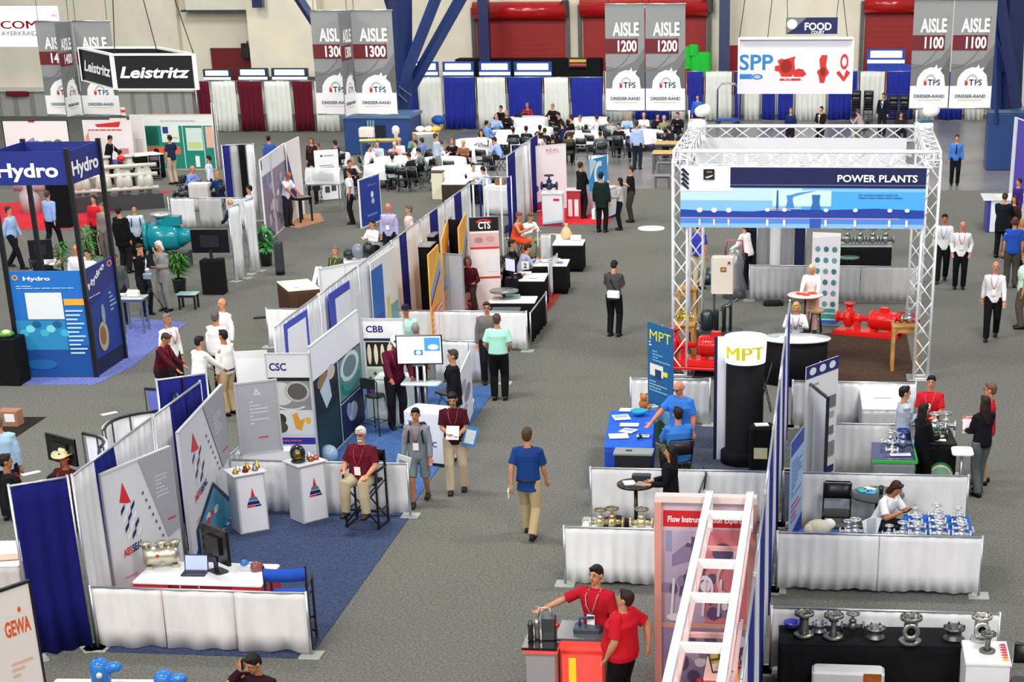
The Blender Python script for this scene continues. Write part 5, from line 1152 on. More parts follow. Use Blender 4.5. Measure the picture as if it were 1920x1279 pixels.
for i, v in enumerate(m.v): m.v[i] = (v[0], v[1]*.6, v[2])
m.obj('skirt', t)
for dx, dy, a, c, lb in ((-.3, -.1, .2, 'e8eef0', 'pale leaflet at the left of the oval counter'), (-.45, .05, .7, '9ac0b0', 'green leaflet at the far left of the oval counter'), (.1, -.2, -.1, 'f0f0f0', 'white leaflet at the front of the oval counter'), (.35, -.05, .4, 'dfe4e8', 'grey leaflet at the right of the oval counter')):
    brochure(q.x+dx, q.y+dy*.6, .98, a, lb, c, .15, .2)
q = P(1545, 600, .75); v = q; t = empty('low_stool', (P(1530, 577, .6).x, P(1530, 577, .6).y, 0), 0, 'small tan cushioned stool beside the round high table', 'stool'); m = M(); m.lathe([(0, 0), (.2, 0), (.2, .08), (0, .1)], (0, 0, .5), C('c8a880', 'cloth'), 20); m.obj('seat', t)
for k in range(4): a = k*pi/2+.7; m = M(); m.tube([(.12*math.cos(a), .12*math.sin(a), .5), (.2*math.cos(a), .2*math.sin(a), 0)], .015, DK, 6); m.obj('leg', t)
q = P(1450, 572); m = M(); m.rbox((0, 0, .05), (.5, .35, .1), C('1e2022', 'cloth'), .1); m.obj('travel_bag', loc=(q.x, q.y, 0), rz=.2, label='flat black bag on the floor by the round high table', cat='bag')
# booths behind the pavilion
drape_run(P(1418, 545), P(1508, 545), 2.44, ['8a8c90', 'dadade', '8c8e94', '22284e'], 'tall grey, white and navy drape wall behind the pavilion rail', name='drape_wall')
t = draped_table(P(1578, 462, .9), P(1672, 462, .9), .7, .9, C('9aa09e', 'cloth'), C('16171a', 'cloth'), 'long grey topped table of machinery behind the pavilion')
q = P(1600, 458, .91)
for k in range(4): qq = P(1588+24*k, 458, .91); valve(qq.x, qq.y, .915, 1.6, 'grey machine part on the long table behind the pavilion', '9ca29e', '70757a', 'grey machine parts behind the pavilion')
bistro(P(1592, 482, .8).x, P(1592, 482, .8).y, .28, .8, C('4a6a5a', 'gloss'), 'small dark green round table behind the pavilion rail')
for px, rr, lb in ((1635, 2.6, 'black folding chair facing the long machinery table'), (1655, 3.6, 'black folding chair beside the blue bag behind the pavilion')):
    v = P(px, 482, .45); fold_chair(v.x, v.y, rr, lb, None)
q = P(1378, 470, 1.2); t = empty('machine_stand', (q.x, q.y, 0), 0, 'tall silver and white machine exhibit behind the pavilion left leg', 'machine'); m = M(); m.lathe([(0, 0), (.3, 0), (.32, .3), (.22, .6), (.25, .9), (.15, 1.2), (0, 1.25)], (0, 0, 0), C('a8aab0', 'metal'), 18); m.obj('body', t); m = M(); m.tube([(-.25, -.2, 1.0), (-.2, -.25, 1.5), (.2, -.25, 1.5), (.25, -.2, 1.0)], .03, C('c86a70', 'gloss'), 8); m.obj('pipe_loop', t)
q = P(1410, 500); m = M(); m.rbox((0, 0, .5), (.5, .5, 1.0), C('16171a', 'cloth'), .03); o = m.obj('black_plinth', loc=(q.x, q.y+.3, 0), label='black plinth beside the silver machine exhibit', cat='plinth')
valve(q.x, q.y+.3, 1.0, 1.6, 'dark green valve on the black plinth behind the pavilion', '5a6a5e', '8a8a80')
q = P(1330, 530); t = empty('machine_stand', (q.x-.1, q.y, 0), 0, 'low dark round machine base by the man in the blue shirt', 'machine'); m = M(); m.lathe([(.35, 0), (.38, .1), (.3, .3), (.1, .4), (0, .4)], (0, 0, 0), C('4a5055', 'metal'), 20); m.obj('housing', t)
# floor items in the far aisle
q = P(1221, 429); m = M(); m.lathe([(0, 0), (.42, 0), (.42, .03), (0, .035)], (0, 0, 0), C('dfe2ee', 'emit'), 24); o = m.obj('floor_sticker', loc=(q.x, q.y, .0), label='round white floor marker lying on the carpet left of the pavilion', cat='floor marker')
for k, (px, py, lb) in enumerate(((1248, 270, 'long wooden topped folding table farthest along the hall'), (1242, 288, 'wooden topped folding table before the farthest one'))):
    q = P(px-20, py, .75); q2 = P(px+22, py, .75); draped_table(q, q2, 1.1, .75, C('c8a868', 'wood'), None, lb, legs=C('4a4a4e', 'paint'))
for k, (px, py, lb) in enumerate(((1246, 305, 'low grey bench just past the pavilion corner'), (1240, 330, 'low grey bench nearest the pavilion corner'))):
    q = P(px-14, py, .45); q2 = P(px+16, py, .45); draped_table(q, q2, .5, .45, C('7f8488', 'paint'), None, lb, name='bench', legs=C('5a5e62', 'paint'))
# ================================================================ counters at the right edge, across the aisle
A, B = P(1848, 352, 1.0), P(1925, 356, 1.0)
A, B = P(1845, 372, 1.0), P(1862, 395, 1.0)
t = empty('reception_counter', (P(1850, 374, 1.0).x, P(1850, 374, 1.0).y, 0), 0, 'white topped counter with deep blue and white panels at the right edge', 'counter')
m = M(); m.box((1.1, .6, .99), (2.4, 1.3, .04), C('eef2f6', 'gloss')); m.obj('countertop', t)
m = M(); m.box((.1, .6, .5), (.1, 1.2, .96), C('3a3aa0', 'paint')); m.obj('end_panel', t)
m = M(); m.box((1.15, .05, .5), (2.0, .1, .96), C('e8ecf2', 'paint')); m.obj('front_panel', t)
q = P(1880, 366, 1.02); brochure(q.x, q.y, 1.012, .1, 'pink and white leaflet on the right edge counter', 'f0d8d0', .4, .3)
board(P(1903, 220, 2.6), P(1935, 232, 2.6), 2.6, C('5a4ac0', 'print'), [('r', 0, .0, .2, 1, C('e8e8f4', 'print'))], 'display_board', 'violet display panel cut by the right edge of the view', 'panel', frame=WP)
# ================================================================ flow instrument booth with ladder canopy (foreground)
PK = C('e6c0bc', 'paint'); WH = C('f4f2f2', 'paint'); ORG = C('ff7a2a', 'emit'); RG = C('f04038', 'emit')
A, B = P(1240, 940, 2.5), P(1420, 940, 2.5); A2, B2 = (A.x, A.y), (min(B.x, -.16), A.y); W = B2[0]-A.x; H = 2.5
PU, PU2, PU3, PW = C('8c7fa0', 'print'), C('5c5274', 'print'), C('b6a8c0', 'print'), C('e2dce6', 'print')
gl = [('r', 0, 0, 1, 1, C('c9b6c2', 'print')), ('r', .02, .87, .97, .955, C('c8242c', 'print')), ('t', 'Flow Instrumentation Experts', .5, .895, .032, C('ffffff', 'print'), dict(align='c', off=.02, fit=.86)),
      ('r', .02, .36, .98, .85, PU3), ('r', .05, .74, .12, .85, C('8f92b4', 'print')), ('p', [(.2, .5), (.5, .5), (.55, .64), (.45, .7), (.22, .6)], PU2), ('p', [(.12, .66), (.38, .7), (.44, .76), (.3, .79), (.12, .72)], PU), ('r', .34, .74, .38, .82, PU2), ('r', .28, .765, .44, .785, PU2)]
gl += [('r', .5, .36, .98, .86, C('d87a84', 'print')), ('e', .7, .74, .12, .05, PU2), ('r', .86, .55, .92, .74, C('ff8a50', 'print')), ('r', .82, .54, .86, .75, PW)]
rr = random.Random(11)
for k in range(26):
    u, v = rr.uniform(.06, .92), rr.uniform(.38, .66); gl.append(('e', u, v, rr.uniform(.03, .09), rr.uniform(.015, .04), rr.choice((PU, PU2, PU2, PW, C('74688c', 'print')))))
for k in range(5): gl.append(('p', [(.1+.18*k, .4), (.13+.18*k, .4), (.16+.18*k, .6), (.13+.18*k, .6)], rr.choice((PU2, PW))))
gl += [('a', .5, .55, .1, .07, .7, 0, 360, PW), ('a', .75, .6, .12, .09, .75, 20, 300, C('d8b8b8', 'print')), ('r', 0, .335, 1, .36, C('d8a088', 'print')), ('r', .02, .0, .98, .335, C('9486aa', 'print'))]
for k in range(22):
    u, v = rr.uniform(.06, .92), rr.uniform(.03, .3); gl.append(('e', u, v, rr.uniform(.03, .1), rr.uniform(.02, .05), rr.choice((PU, PU2, PU2, PU3, PW))))
t = board(A2, B2, H, C('d8a8a8', 'paint'), gl, 'exhibit_wall', 'tall pink framed photo wall of pipes with a red Flow Instrumentation Experts header', 'display wall', th=.06)
for x in (-.04, W+.04): m = M(); m.box((x, .03, H/2), (.09, .16, H), C('d8988a', 'paint')); m.obj('side_post', t)
m = M(); m.box((W/2, .03, H+.04), (W+.16, .16, .08), C('e6d4d0', 'paint')); m.obj('top_rail', t)
# ladder canopy: two rails with rungs running from the wall towards the aisle
zc = 2.62; L0, R0 = P(1327, 930, zc), P(1423, 930, zc); x0, x1 = L0.x+.02, min(R0.x, -.16); y1 = A.y-.06; y0 = y1-4.6
xl0 = P(1268, 1260, zc).x; xr0 = P(1390, 1260, zc).x
t = empty('ladder_canopy', ((x0+x1)/2, y1, 0), 0, 'white ladder shaped canopy frame reaching out from the pipe photo wall', 'canopy frame')
cx_ = (x0+x1)/2; hw = (x1-x0)/2
for s in (-1, 1):
    m = M(); m.box((s*hw, -3.3, zc), (.085, 6.6, .1), WH); m.obj('upper_rail', t)
    m = M(); m.box((s*hw, -3.3, zc-.42), (.06, 6.6, .06), C('e8b8b4', 'paint')); m.obj('lower_rail', t)
    m = M(); m.box((s*hw, -6.55, zc/2), (.09, .09, zc), WH); m.obj('support_post', t)
    m = M(); m.box((s*hw, -.05, zc-.2), (.09, .09, .5), WH); m.obj('hanger', t)
for py in (966, 1058, 1122, 1216, 1330):
    q = P(1360, py, zc); y = q.y-y1
    m = M(); m.box((0, y, zc), (2*hw, .075, .09), WH); m.obj('rung', t)
    m = M(); m.box((0, y, zc-.42), (2*hw, .05, .05), C('e0a8a4', 'paint')); m.obj('lower_rung', t)
    for s in (-1, 1): m = M(); m.box((s*hw, y, zc-.21), (.05, .05, .38), C('f0dcdc', 'paint')); m.obj('spacer', t)
# glowing side strips and things standing below the canopy
for k, (px, py) in enumerate(((1398, 1050), (1388, 1180))):
    q = P(px, py, 1.6); m = M(); m.box((0, 0, 0), (.05, .35, 1.1), ORG); o = m.obj('light_strip', loc=(x1-.06, q.y, .62), label=('orange glowing light strip at the far end of the red shelving', 'orange glowing light strip nearer the camera on the red shelving')[k], cat='light')
t = empty('display_shelving', (x1-.12, y1-2.2, 0), 0, 'red and white open shelving unit under the right rail of the ladder canopy', 'shelving')
for y in (-1.6, 0, 1.6): m = M(); m.box((0, y, .6), (.1, .06, 1.2), C('d84038', 'paint')); m.obj('upright', t)
for z in (.25, .7, 1.18): m = M(); m.box((0.0, 0, z), (.18, 3.3, .04), C('f0d0cc', 'paint')); m.obj('shelf', t)
mat_area([(x0-.9, y1-4.4), (x1+.06, y1-4.4), (x1+.06, y1-.1), (x0-.9, y1-.1)], 'd89a80', 'booth_carpet', 'peach coloured floor panel under the ladder canopy', kind='plain')
q = P(1372, 1262, .3); pump(q.x-.15, q.y-.25, .04, .45, 'small red pump and pipe exhibit below the ladder canopy', 'c82020', rz=.4, base=False)
q = P(1345, 1160, .9); t = draped_table((x0+.05, y1-1.5), (x1-.1, y1-1.5), .7, .8, C('f0c8c0', 'paint'), C('c8403c', 'paint'), 'red sided display counter under the ladder canopy')
q = P(1345, 1150, .85)
t = empty('wire_display_rack', (cx_+.02, y1-1.15, .812), .5, 'black wire display rack with yellow boxes under the ladder canopy', 'rack')
for k in range(4): m = M(); m.tube([(-.2+.13*k, -.1, 0), (-.2+.13*k, .12, .35)], .01, DK, 6); m.obj('wire', t)
for k in range(3): m = M(); m.tube([(-.2, -.1+.08*k, .0+.13*k), (.2, -.1+.08*k, .13*k)], .01, DK, 6); m.obj('cross_wire', t)
m = M(); m.box((0, .02, .12), (.34, .05, .12), C('c8b860', 'print'), tx=-.5); m.obj('yellow_box', t)
# kiosk with glowing red side
q = P(1018, 1198, 1.0); t = empty('demo_kiosk', (q.x, q.y, 0), 0, 'demonstration kiosk with a grey pedestal, black top and glowing red side', 'kiosk')
m = M(); m.box((0, .0, .47), (.36, .5, .94), C('9c9a9c', 'paint')); m.obj('pedestal', t, bevel=.01)
m = M(); m.box((0, .0, .98), (.44, .6, .035), C('1c1c20', 'gloss')); m.obj('top_plate', t)
m = M(); m.box((0, .0, .94), (.42, .56, .05), RG); m.obj('glow_band', t)
m = M(); m.box((.48, .25, .42), (.56, .5, .84), C('d8483c', 'paint'), top=.98); m.obj('side_cabinet', t)
m = M(); m.box((.48, -.003, .42), (.5, .012, .76), RG); m.obj('glow_panel', t)
m = M(); m.box((.36, -.015, .42), (.09, .012, .68), C('ffa020', 'emit')); m.obj('orange_strip', t)
m = M(); m.box((.5, .3, 1.0), (.7, .62, .03), C('55585e', 'gloss'), tx=.0); m.obj('rear_top', t); m = M(); m.box((.5, .3, .92), (.6, .5, .16), RG); m.obj('rear_glow', t)
z = 1.0
t = empty('flow_meter', (q.x+.02, q.y+.02, z), 0, 'grey metal flow meter with pipes and a small red knob on the kiosk', 'instrument')
m = M(); m.rbox((.06, 0, .16), (.18, .16, .3), C('6a6c70', 'metal'), .04); m.obj('housing', t)
for k, x in enumerate((-.16, -.09)): m = M(); m.lathe([(.03, 0), (.04, .02), (.035, .06), (.03, .16), (.04, .2), (.02, .26), (0, .26)], (x, -.08+.06*k, 0), C(('54504a', 'b0aea8')[k], 'metal'), 14); m.obj('sensor', t)
m = M(); m.tube([(-.1, .0, .2), (-.06, .05, .38), (.06, .05, .38), (.1, .0, .3)], .014, C('a8a8ac', 'metal'), 8); m.obj('tube', t)
m = M(); m.ell((.17, -.05, .2), (.03, .03, .03), RED, 10); m.obj('knob', t)
m = M(); m.rbox((0, 0, .03), (.34, .26, .06), C('3c4654', 'paint'), .03); m.tube([(-.1, 0, .06), (-.1, .02, .15), (.08, .02, .16)], .02, C('2a3a6a', 'gloss')); m.obj('dark_instrument', loc=(q.x+.52, q.y+.3, 1.017), label='dark blue grey instrument on the rear top of the kiosk', cat='instrument')
# ================================================================ left island
PG, PNV, PRD = C('d6d7dc', 'print'), C('1c2a5e', 'print'), C('d8303a', 'print'); PW2 = C('f2f2f4', 'print'); PGY = C('a5a6ad', 'print')
XB, XA = -9.15, -6.1
drape_run(P(16, 912, 2.44), (XB-.04, gy(0)), 2.44, ['171a66'], 'tall blue drape at the near left end of the left island', name='drape_wall', amp=.05)
drape_run((XB+.05, gy(0)), (XA, gy(0)), .9, ['e6e2e2', 'eae4e4', 'e6e0e0'], 'long low white drape rail in front of the red and white desk', name='drape_rail', amp=.04, wl=.4)
rl = []
cols = {0: ['e4e4e6', '1d2274', 'e4e4e6', 'e4e4e6'], 1: ['e4e4e6', '1d2274', '1d2274'], 2: ['e4e4e6'], 3: ['e4e4e6'], 4: ['e4e4e6'], 5: ['dfe2e6', 'e8eaee'], 6: ['e8e8ea', '22287c', 'e8e8ea', 'e8e8ea'], 7: ['dfe2e6', '22287c', 'e6e6e8'], 8: ['e8e8ea', '22287c', 'e4e6ea'], 9: ['e6e6e8', '22287c'], 10: ['e6e6e8', '22287c', 'e6e6e8'], 11: ['22287c', 'e6e6e8'], 12: ['e6e6e8', '22287c'], 13: ['e6e6e8', '22287c']}
lbs = {0: 'behind the first tilted pump seal panel', 1: 'behind the second tilted pump seal panel', 2: 'behind the grey text board', 3: 'carrying the blue framed poster nearest the grey disc wall', 4: 'carrying the smaller blue framed poster', 5: 'carrying the blue and green poster', 6: 'beside the black shelving', 7: 'behind the orange flame panels', 8: 'beside the black headed wall', 9: 'beyond the black headed wall', 10: 'left of the white booth with red lettering', 11: 'farther along past the white booth with red lettering', 12: 'close to the dining tables', 13: 'at the farthest end by the dining tables'}
for n in (0, 1, 3, 4, 5, 6, 7, 8, 11, 12):
    drape_run((XB, gy(n)+.05), (XB, gy(n+(.72 if n == 1 else 1))-.05), 2.44, cols[n], 'tall drape wall bay '+lbs[n], 'middle drape wall of the left island', name='drape_wall')
drape_run(P(880, 345, 2.44), P(906, 345, 2.44), 2.44, ['e8e8ea', '22287c'], 'tall white and blue cross drape just left of the black headed wall', name='drape_wall', base=False)
drape_run(P(906, 332, 2.44), P(958, 332, 2.44), 2.44, ['e4e4e8', None, 'e8e8ea', '22287c'], 'tall white and blue cross drape beyond the black headed wall', name='drape_wall', base=False)
drape_run(P(958, 272, 2.44), P(992, 271, 2.44), 2.44, ['1d2268', 'e8e8ea'], 'tall navy and white cross drape left of the white wall with red lettering', name='drape_wall', base=False)
mat_area([(XB, gy(0)-.12), (XA, gy(0)-.12), (XA, gy(2)+.1), (XB, gy(2)+.1)], '3e4a68', 'booth_carpet', 'dark blue carpet of the near left booth')
drape_run((XB, gy(1.75)), (XB, gy(2.95)), .95, ['e4e4e6', 'e0e0e4'], 'low white drape side rail beside the grey text board', name='drape_rail')
rail(XB+.05, XA, 2, 'low white drape rail behind the seated man in the maroon polo')
mat_area([(XB, gy(2)+.12), (XA-.1, gy(2)+.12), (XA-.1, gy(4.9)), (XB, gy(4.9))], '46669c', 'booth_carpet', 'lighter blue carpet around the bar stool')
rail(-7.6, XA, 5, 'low white drape rail behind the man in the dark suit', cols=('e2e2e4', 'dcdce0')); rail(XB, XA, 6, 'long low white drape rail behind the two men in mint green shirts', cols=('e4e4e6', 'e0e0e4', 'e2e2e6')); rail(-12.2, XB-.05, 6, 'low white drape rail on the far side of the left island wall')
# tilted seal company panels
def seal_gl(diag=True):
    t = [('t', 'AESSEAL', .2, .33, .05, PRD, dict(fit=.38, ru=.0))]
    g = [('p', [(.2, .78), (.27, .9), (.36, .75), (.28, .76)], PRD)]
    for j in range(4):
        for i in range(3):
            u, v = .2+.07*i+.015*j, .72-.06*j
            g.append(('p', [(u, v-.03), (u+.06, v+.01), (u+.065, v+.04), (u+.005, v+.005)], PNV if (i+j) % 2 == 0 else PW2))
    g += [('t', 'AES', .17, .42, .05, PRD, dict(fit=.12, off=.03, ru=.12)), ('t', 'SEAL', .295, .43, .05, PNV, dict(fit=.16, off=.03, ru=.12)), ('l', .15, .27, .6, .3, 1, C('e0a0a8', 'print'))]
    g += [('p', [(.52, 1), (1, 1), (1, .45), (.82, .42)], PGY), ('l', .72, .7, .9, .86, 6, C('c9cad0', 'print')), ('l', .84, .52, .96, .55, 1, PRD)]
    for j in range(7): g.append(('e', .53+.035*j, .78-.055*j, .012, .012, C('5a5c66', 'print')))
    g += [('p', [(0, 0), (.36, .2), (.36, .225), (0, .04)], C('2a2a8a', 'print')), ('l', .62, .12, .9, .2, 3, C('6a6a8a', 'print'))]
    return g
board(P(188, 891, 2.2), P(318, 838, 2.2), 2.2, C('dcdde2', 'print'), seal_gl(), 'graphic_stand', 'near white and grey panel with red triangle and navy chequer mark, left of its twin', 'display panel', frame=C('c9cace', 'paint'))
g2 = seal_gl()+[('p', [(.12, .0), (.12, .24), (.55, .42), (.95, .1), (.95, 0)], C('16284e', 'print')), ('p', [(.16, .0), (.16, .22), (.55, .38), (.9, .09), (.9, 0)], C('4a90b0', 'print'))]
rr = random.Random(4)
for k in range(16):
    u, v = rr.uniform(.2, .8), rr.uniform(.02, .24); g2.append(('e', u, v, .05, .03, rr.choice((PRD, PW2, C('2a9ac0', 'print'), C('e0485a', 'print'), C('c8dce4', 'print')))))
board(P(334, 812, 2.15), P(416, 722, 2.15), 2.15, C('dcdde2', 'print'), g2, 'graphic_stand', 'farther white panel with a chequer mark above a colourful framed cutaway picture', 'display panel', frame=C('c9cace', 'paint'))
A, B = P(440, 728, 2.1), P(518, 719, 2.1)
board(A, B, 1.2, C('a9aab2', 'print'), [('p', [(.42, .82), (.5, .92), (.6, .82)], C('d8d9de', 'print')), ('p', [(.47, .84), (.5, .87), (.54, .84)], PGY), ('l', .3, .4, .75, .75, 7, C('d2d3d8', 'print')), ('l', .45, .2, .7, .24, 1, PRD)], 'text_board', 'grey text board with a small white triangle, standing on a white base', 'board', z0=.96, frame=C('b5b6bc', 'paint'))
A2 = A+(B-A)*.02; B2 = A+(B-A)*1.3
board((A2.x, A2.y-.02), (B2.x, B2.y-.02), .94, C('dedfe4', 'print'), [('r', .62, .3, .92, .85, C('5a7684', 'print')), ('r', .62, .55, .92, .85, C('7f9aa4', 'print')), ('p', [(.62, .42), (.92, .5), (.92, .46), (.62, .36)], C('b8c8cc', 'print'))], 'counter_front', 'white low front with a small framed grey landscape picture between the pedestals', 'counter front', th=.3)
def pedestal_box(pa, pb, dep, h, label):
    A, B = P(*pa), P(*pb); W = (B-A).length; t = empty('display_pedestal', (A.x, A.y, 0), ang(A, B), label, 'pedestal')
    m = M(); m.box((W/2, dep/2, h/2), (W, dep, h), C('c9c9ce', 'paint')); m.obj('body', t, bevel=.01)
    m = M(); m.box((W/2, -.006, h/2), (W-.06, .012, h-.06), C('ecebf0', 'paint')); o = m.obj('front_panel', t)
    g = M(); prints(g, W, h, [('p', [(.45, .62), (.52, .78), (.6, .62)], PRD), ('p', [(.36, .56), (.41, .62), (.64, .62), (.7, .56)], C('5a7a9a', 'print')), ('p', [(.3, .49), (.35, .55), (.7, .55), (.76, .49)], PNV), ('r', .3, .45, .55, .48, PRD), ('r', .56, .45, .78, .48, PNV)], y0=-.014); g.obj('triangle_emblem', t)
    m = M(); m.box((W/2, dep/2, h+.012), (W+.08, dep+.08, .025), C('d6d6da', 'paint')); m.obj('top', t, bevel=.005)
    return t, A, B, W
t1, A1, B1, W1 = pedestal_box((452, 1004), (506, 994), .42, .98, 'grey and white pedestal with a triangle emblem, topped with small brass parts')
t2, A2_, B2_, W2 = pedestal_box((570, 984), (617, 972), .42, .98, 'grey and white pedestal with a triangle emblem, topped with a black machine part')
def inlocal(A, B, u, v): d = (B-A).normalized(); return Vector((A.x+d.x*u-d.y*v, A.y+d.y*u+d.x*v))
for k in range(6):
    p = inlocal(A1, B1, .05+.1*k*W1/.6, .1+.12*(k % 2)); m = M(); c = C(('b8903a', 'c9ccd0', '6a2a22', 'c8a040', '8a8c90', 'd0b060')[k], 'metal')
    m.lathe([(.02, 0), (.05, 0), (.05, .03), (.03, .05), (.03, .07+.01*k), (.015, .07+.01*k), (.015, 0)], (0, 0, 0), c, 16)
    m.obj('seal_part', loc=(p.x, p.y, 1.007), label='%s ring shaped seal part, on the brass topped pedestal' % ('small brass', 'bright silver', 'dark red', 'golden', 'dull grey', 'pale gold tall')[k], cat='machine part', group='seal parts on the left pedestal')
p = inlocal(A2_, B2_, .12, .2); m = M(); m.ell((0, 0, .14), (.13, .12, .15), C('1a1c1c', 'gloss'), 16); m.ell((.02, -.09, .14), (.07, .05, .08), C('8a7a3a', 'metal'), 12); m.lathe([(.1, 0), (.12, .02), (.08, .05)], (0, 0, 0), DK, 16); m.obj('machine_part', loc=(p.x, p.y, 1.007), label='black domed machine part with a gold centre on the right pedestal', cat='machine part')
for k, (u, v) in enumerate(((.32, .3), (.42, .22), (.36, .1), (.5, .12))):
    p = inlocal(A2_, B2_, u*W2/.6, v); m = M(); c = C(('c8cacc', 'd8d8d8', 'a85a3a', 'b87050')[k], 'metal'); m.lathe([(.02, 0), (.05, .01), (.055, .04), (.03, .07), (.03, .12 if k < 2 else .06), (.0, .12 if k < 2 else .06)], (0, 0, 0), c, 16)
    m.obj('seal_part', loc=(p.x, p.y, 1.007), label='%s part beside the black domed machine part' % ('silver stepped', 'bright silver tall', 'copper coloured', 'small pinkish copper')[k], cat='machine part', group='seal parts on the right pedestal')
# desk
A, B = P(248, 1090, .78), P(497, 1090, .78); W = (B-A).length
t = empty('reception_desk', (A.x, A.y, 0), 0, 'white topped desk with red front blocks behind the low drape rail', 'desk')
m = M(); m.rbox((W/2, .42, .765), (W, .88, .03), C('f2f2f4', 'gloss'), .03); m.obj('desktop', t)
for x, w_ in ((.25, .5), (W-.22, .44)): m = M(); m.box((x, .05, .6), (w_, .08, .28), C('d02a34', 'paint')); m.obj('red_block', t)
m = M(); m.box((W/2, .1, .36), (W-.1, .06, .7), C('b0202c', 'paint')); m.obj('front_panel', t)
for x in (.03, W-.03): m = M(); m.box((x, .42, .375), (.05, .8, .75), C('c8242e', 'paint')); m.obj('end_panel', t)
for x in (.68, .95): m = M(); m.box((x, .0, .7), (.012, .02, .1), C('c9cacc')); m.obj('divider', t)
q = P(365, 1076, .78); laptop(q.x, q.y, .78, pi+.0, 'open laptop with a blue and white picture on the white desk', 'a8b4e8')
bpy.data.objects['laptop'].rotation_euler = (0, 0, .05)
q = P(410, 1072, .78); monitor(q.x, q.y, .78, 2.45, 'black monitor turned half away, on the white desk', W=.66, H=.5)
q = P(305, 1062, .78); t = empty('pump_model', (q.x, q.y, .78), .35, 'cream metal pump model at the left end of the white desk', 'pump model'); c = C('c9c4ae', 'metal')
m = M(); m.lathe([(0, 0), (.1, .0), (.14, .04), (.14, .2), (.11, .26), (.14, .3), (.14, .44), (.1, .5), (0, .5)], (-.25, 0, .17), c, 18, ax=Vector((1, 0, 0))); m.obj('casing', t)
for x in (-.2, .02, .2): m = M(); m.lathe([(.05, 0), (.06, .06), (.085, .07), (.085, .09), (0, .09)], (x, 0, .28), c, 14); m.obj('port_flange', t)
for x in (-.18, .18): m = M(); m.box((x, 0, .02), (.08, .24, .05), c); m.obj('foot', t)
m = M(); m.ell((-.05, -.13, .2), (.025, .02, .025), RED, 8); m.obj('red_plug', t)
q = P(475, 1068, .78); t = empty('gear_model', (q.x, q.y, .78), .3, 'small round red and blue machine model at the right end of the desk', 'machine model')
m = M(); m.lathe([(.06, 0), (.09, .02), (.09, .1), (.05, .12), (0, .12)], (.04, 0, .03), C('8a4a48', 'gloss'), 18, ax=Vector((.3, -1, .2))); m.obj('wheel', t); m = M(); m.lathe([(.05, 0), (.05, .03), (.03, .05)], (.05, 0, 0), C('c9a86a', 'metal'), 14); m.obj('base', t); m = M(); m.ell((-.12, .02, .1), (.06, .05, .05), C('3a78c8', 'gloss'), 10); m.tube([(-.08, 0, .1), (.02, 0, .1)], .02, C('9aa8c8', 'metal')); m.obj('blue_cap', t)
director_chair(P(560, 1165, .3).x-.05, P(572, 1212).y+.05, .12, 'tall director chair with bright blue canvas at the end of the low drape rail', '2a55c0', sh=.74)
# --- CSC / CBB booth
gl = [('r', 0, .8, 1, 1, C('e6e4e2', 'print')), ('t', 'CSC', .06, .86, .065, C('26267c', 'print'), dict(fit=.4, off=.03)), ('r', .0, .77, 1, .8, C('14202c', 'print')), ('r', 0, .52, 1, .77, C('8d8a86', 'print')), ('e', .3, .66, .28, .1, C('d0ccc6', 'print')), ('e', .68, .68, .24, .07, C('5a5854', 'print')), ('a', .66, .68, .3, .09, .8, 0, 360, C('b5b2ac', 'print')), ('a', .5, .58, .4, .06, .8, 180, 330, C('dedad4', 'print')),
      ('r', 0, .3, 1, .52, C('d8dad8', 'print')), ('e', .22, .44, .14, .05, C('2a3a2a', 'print')), ('e', .22, .37, .16, .05, C('4a4a30', 'print')), ('p', [(.5, .48), (.56, .36), (.7, .34), (.8, .45), (.68, .43), (.62, .5)], C('e0a030', 'print')), ('e', .87, .43, .07, .03, C('e6b838', 'print')), ('r', 0, .22, 1, .28, C('3a3498', 'print')), ('l', .1, .235, .9, .265, 1, C('d0607a', 'print')), ('r', 0, 0, 1, .22, C('e8e8ea', 'print')), ('l', .1, .14, .6, .17, 1, C('8aa0b0', 'print'))]
A, B = P(497, 664, 2.1), P(578, 664, 2.1); board(A, B, 2.1, C('e6e4e2', 'print'), gl, 'exhibit_wall', 'exhibit wall with short navy lettering above a grey machined disc picture', 'display wall', frame=C('c6c8cc', 'paint'))
A, B = P(580, 652, 2.2), P(670, 582, 2.2)
gl = [('r', 0, .72, 1, 1, C('f8f8fc', 'print')), ('r', 0, 0, 1, .72, C('1a2c34', 'print')), ('r', .0, .4, .48, .72, C('16222a', 'print')), ('e', .2, .66, .12, .06, C('9a7a5a', 'print')), ('e', .36, .68, .08, .06, C('d8c8b8', 'print')), ('p', [(.12, .6), (.3, .68), (.34, .48), (.22, .42)], C('c8dce8', 'print')), ('r', .04, .1, .46, .38, C('1c3a40', 'print')), ('r', .5, .36, .98, .71, C('6a8a94', 'print')), ('a', .74, .6, .2, .12, .72, 0, 360, C('d8e8e8', 'print')), ('a', .74, .54, .22, .12, .78, 170, 370, C('2a9a8e', 'print')), ('a', .74, .48, .22, .12, .7, 170, 370, C('1c8478', 'print')), ('r', .485, 0, .5, .72, C('c8d0d4', 'print')), ('r', .52, .06, .96, .33, C('1a2450', 'print')), ('e', .74, .2, .1, .08, C('b8c8e0', 'print')), ('e', .66, .24, .05, .06, C('8aa0d0', 'print')), ('r', .5, .335, 1, .345, C('d0d8dc', 'print'))]
board(A, B, 2.2, C('f0f0f4', 'print'), gl, 'exhibit_wall', 'slanting dark exhibit wall with a white header and a teal coil picture', 'display wall', frame=C('d2d4d8', 'paint'))
A, B = P(678, 599, 2.0), P(756, 599, 2.0)
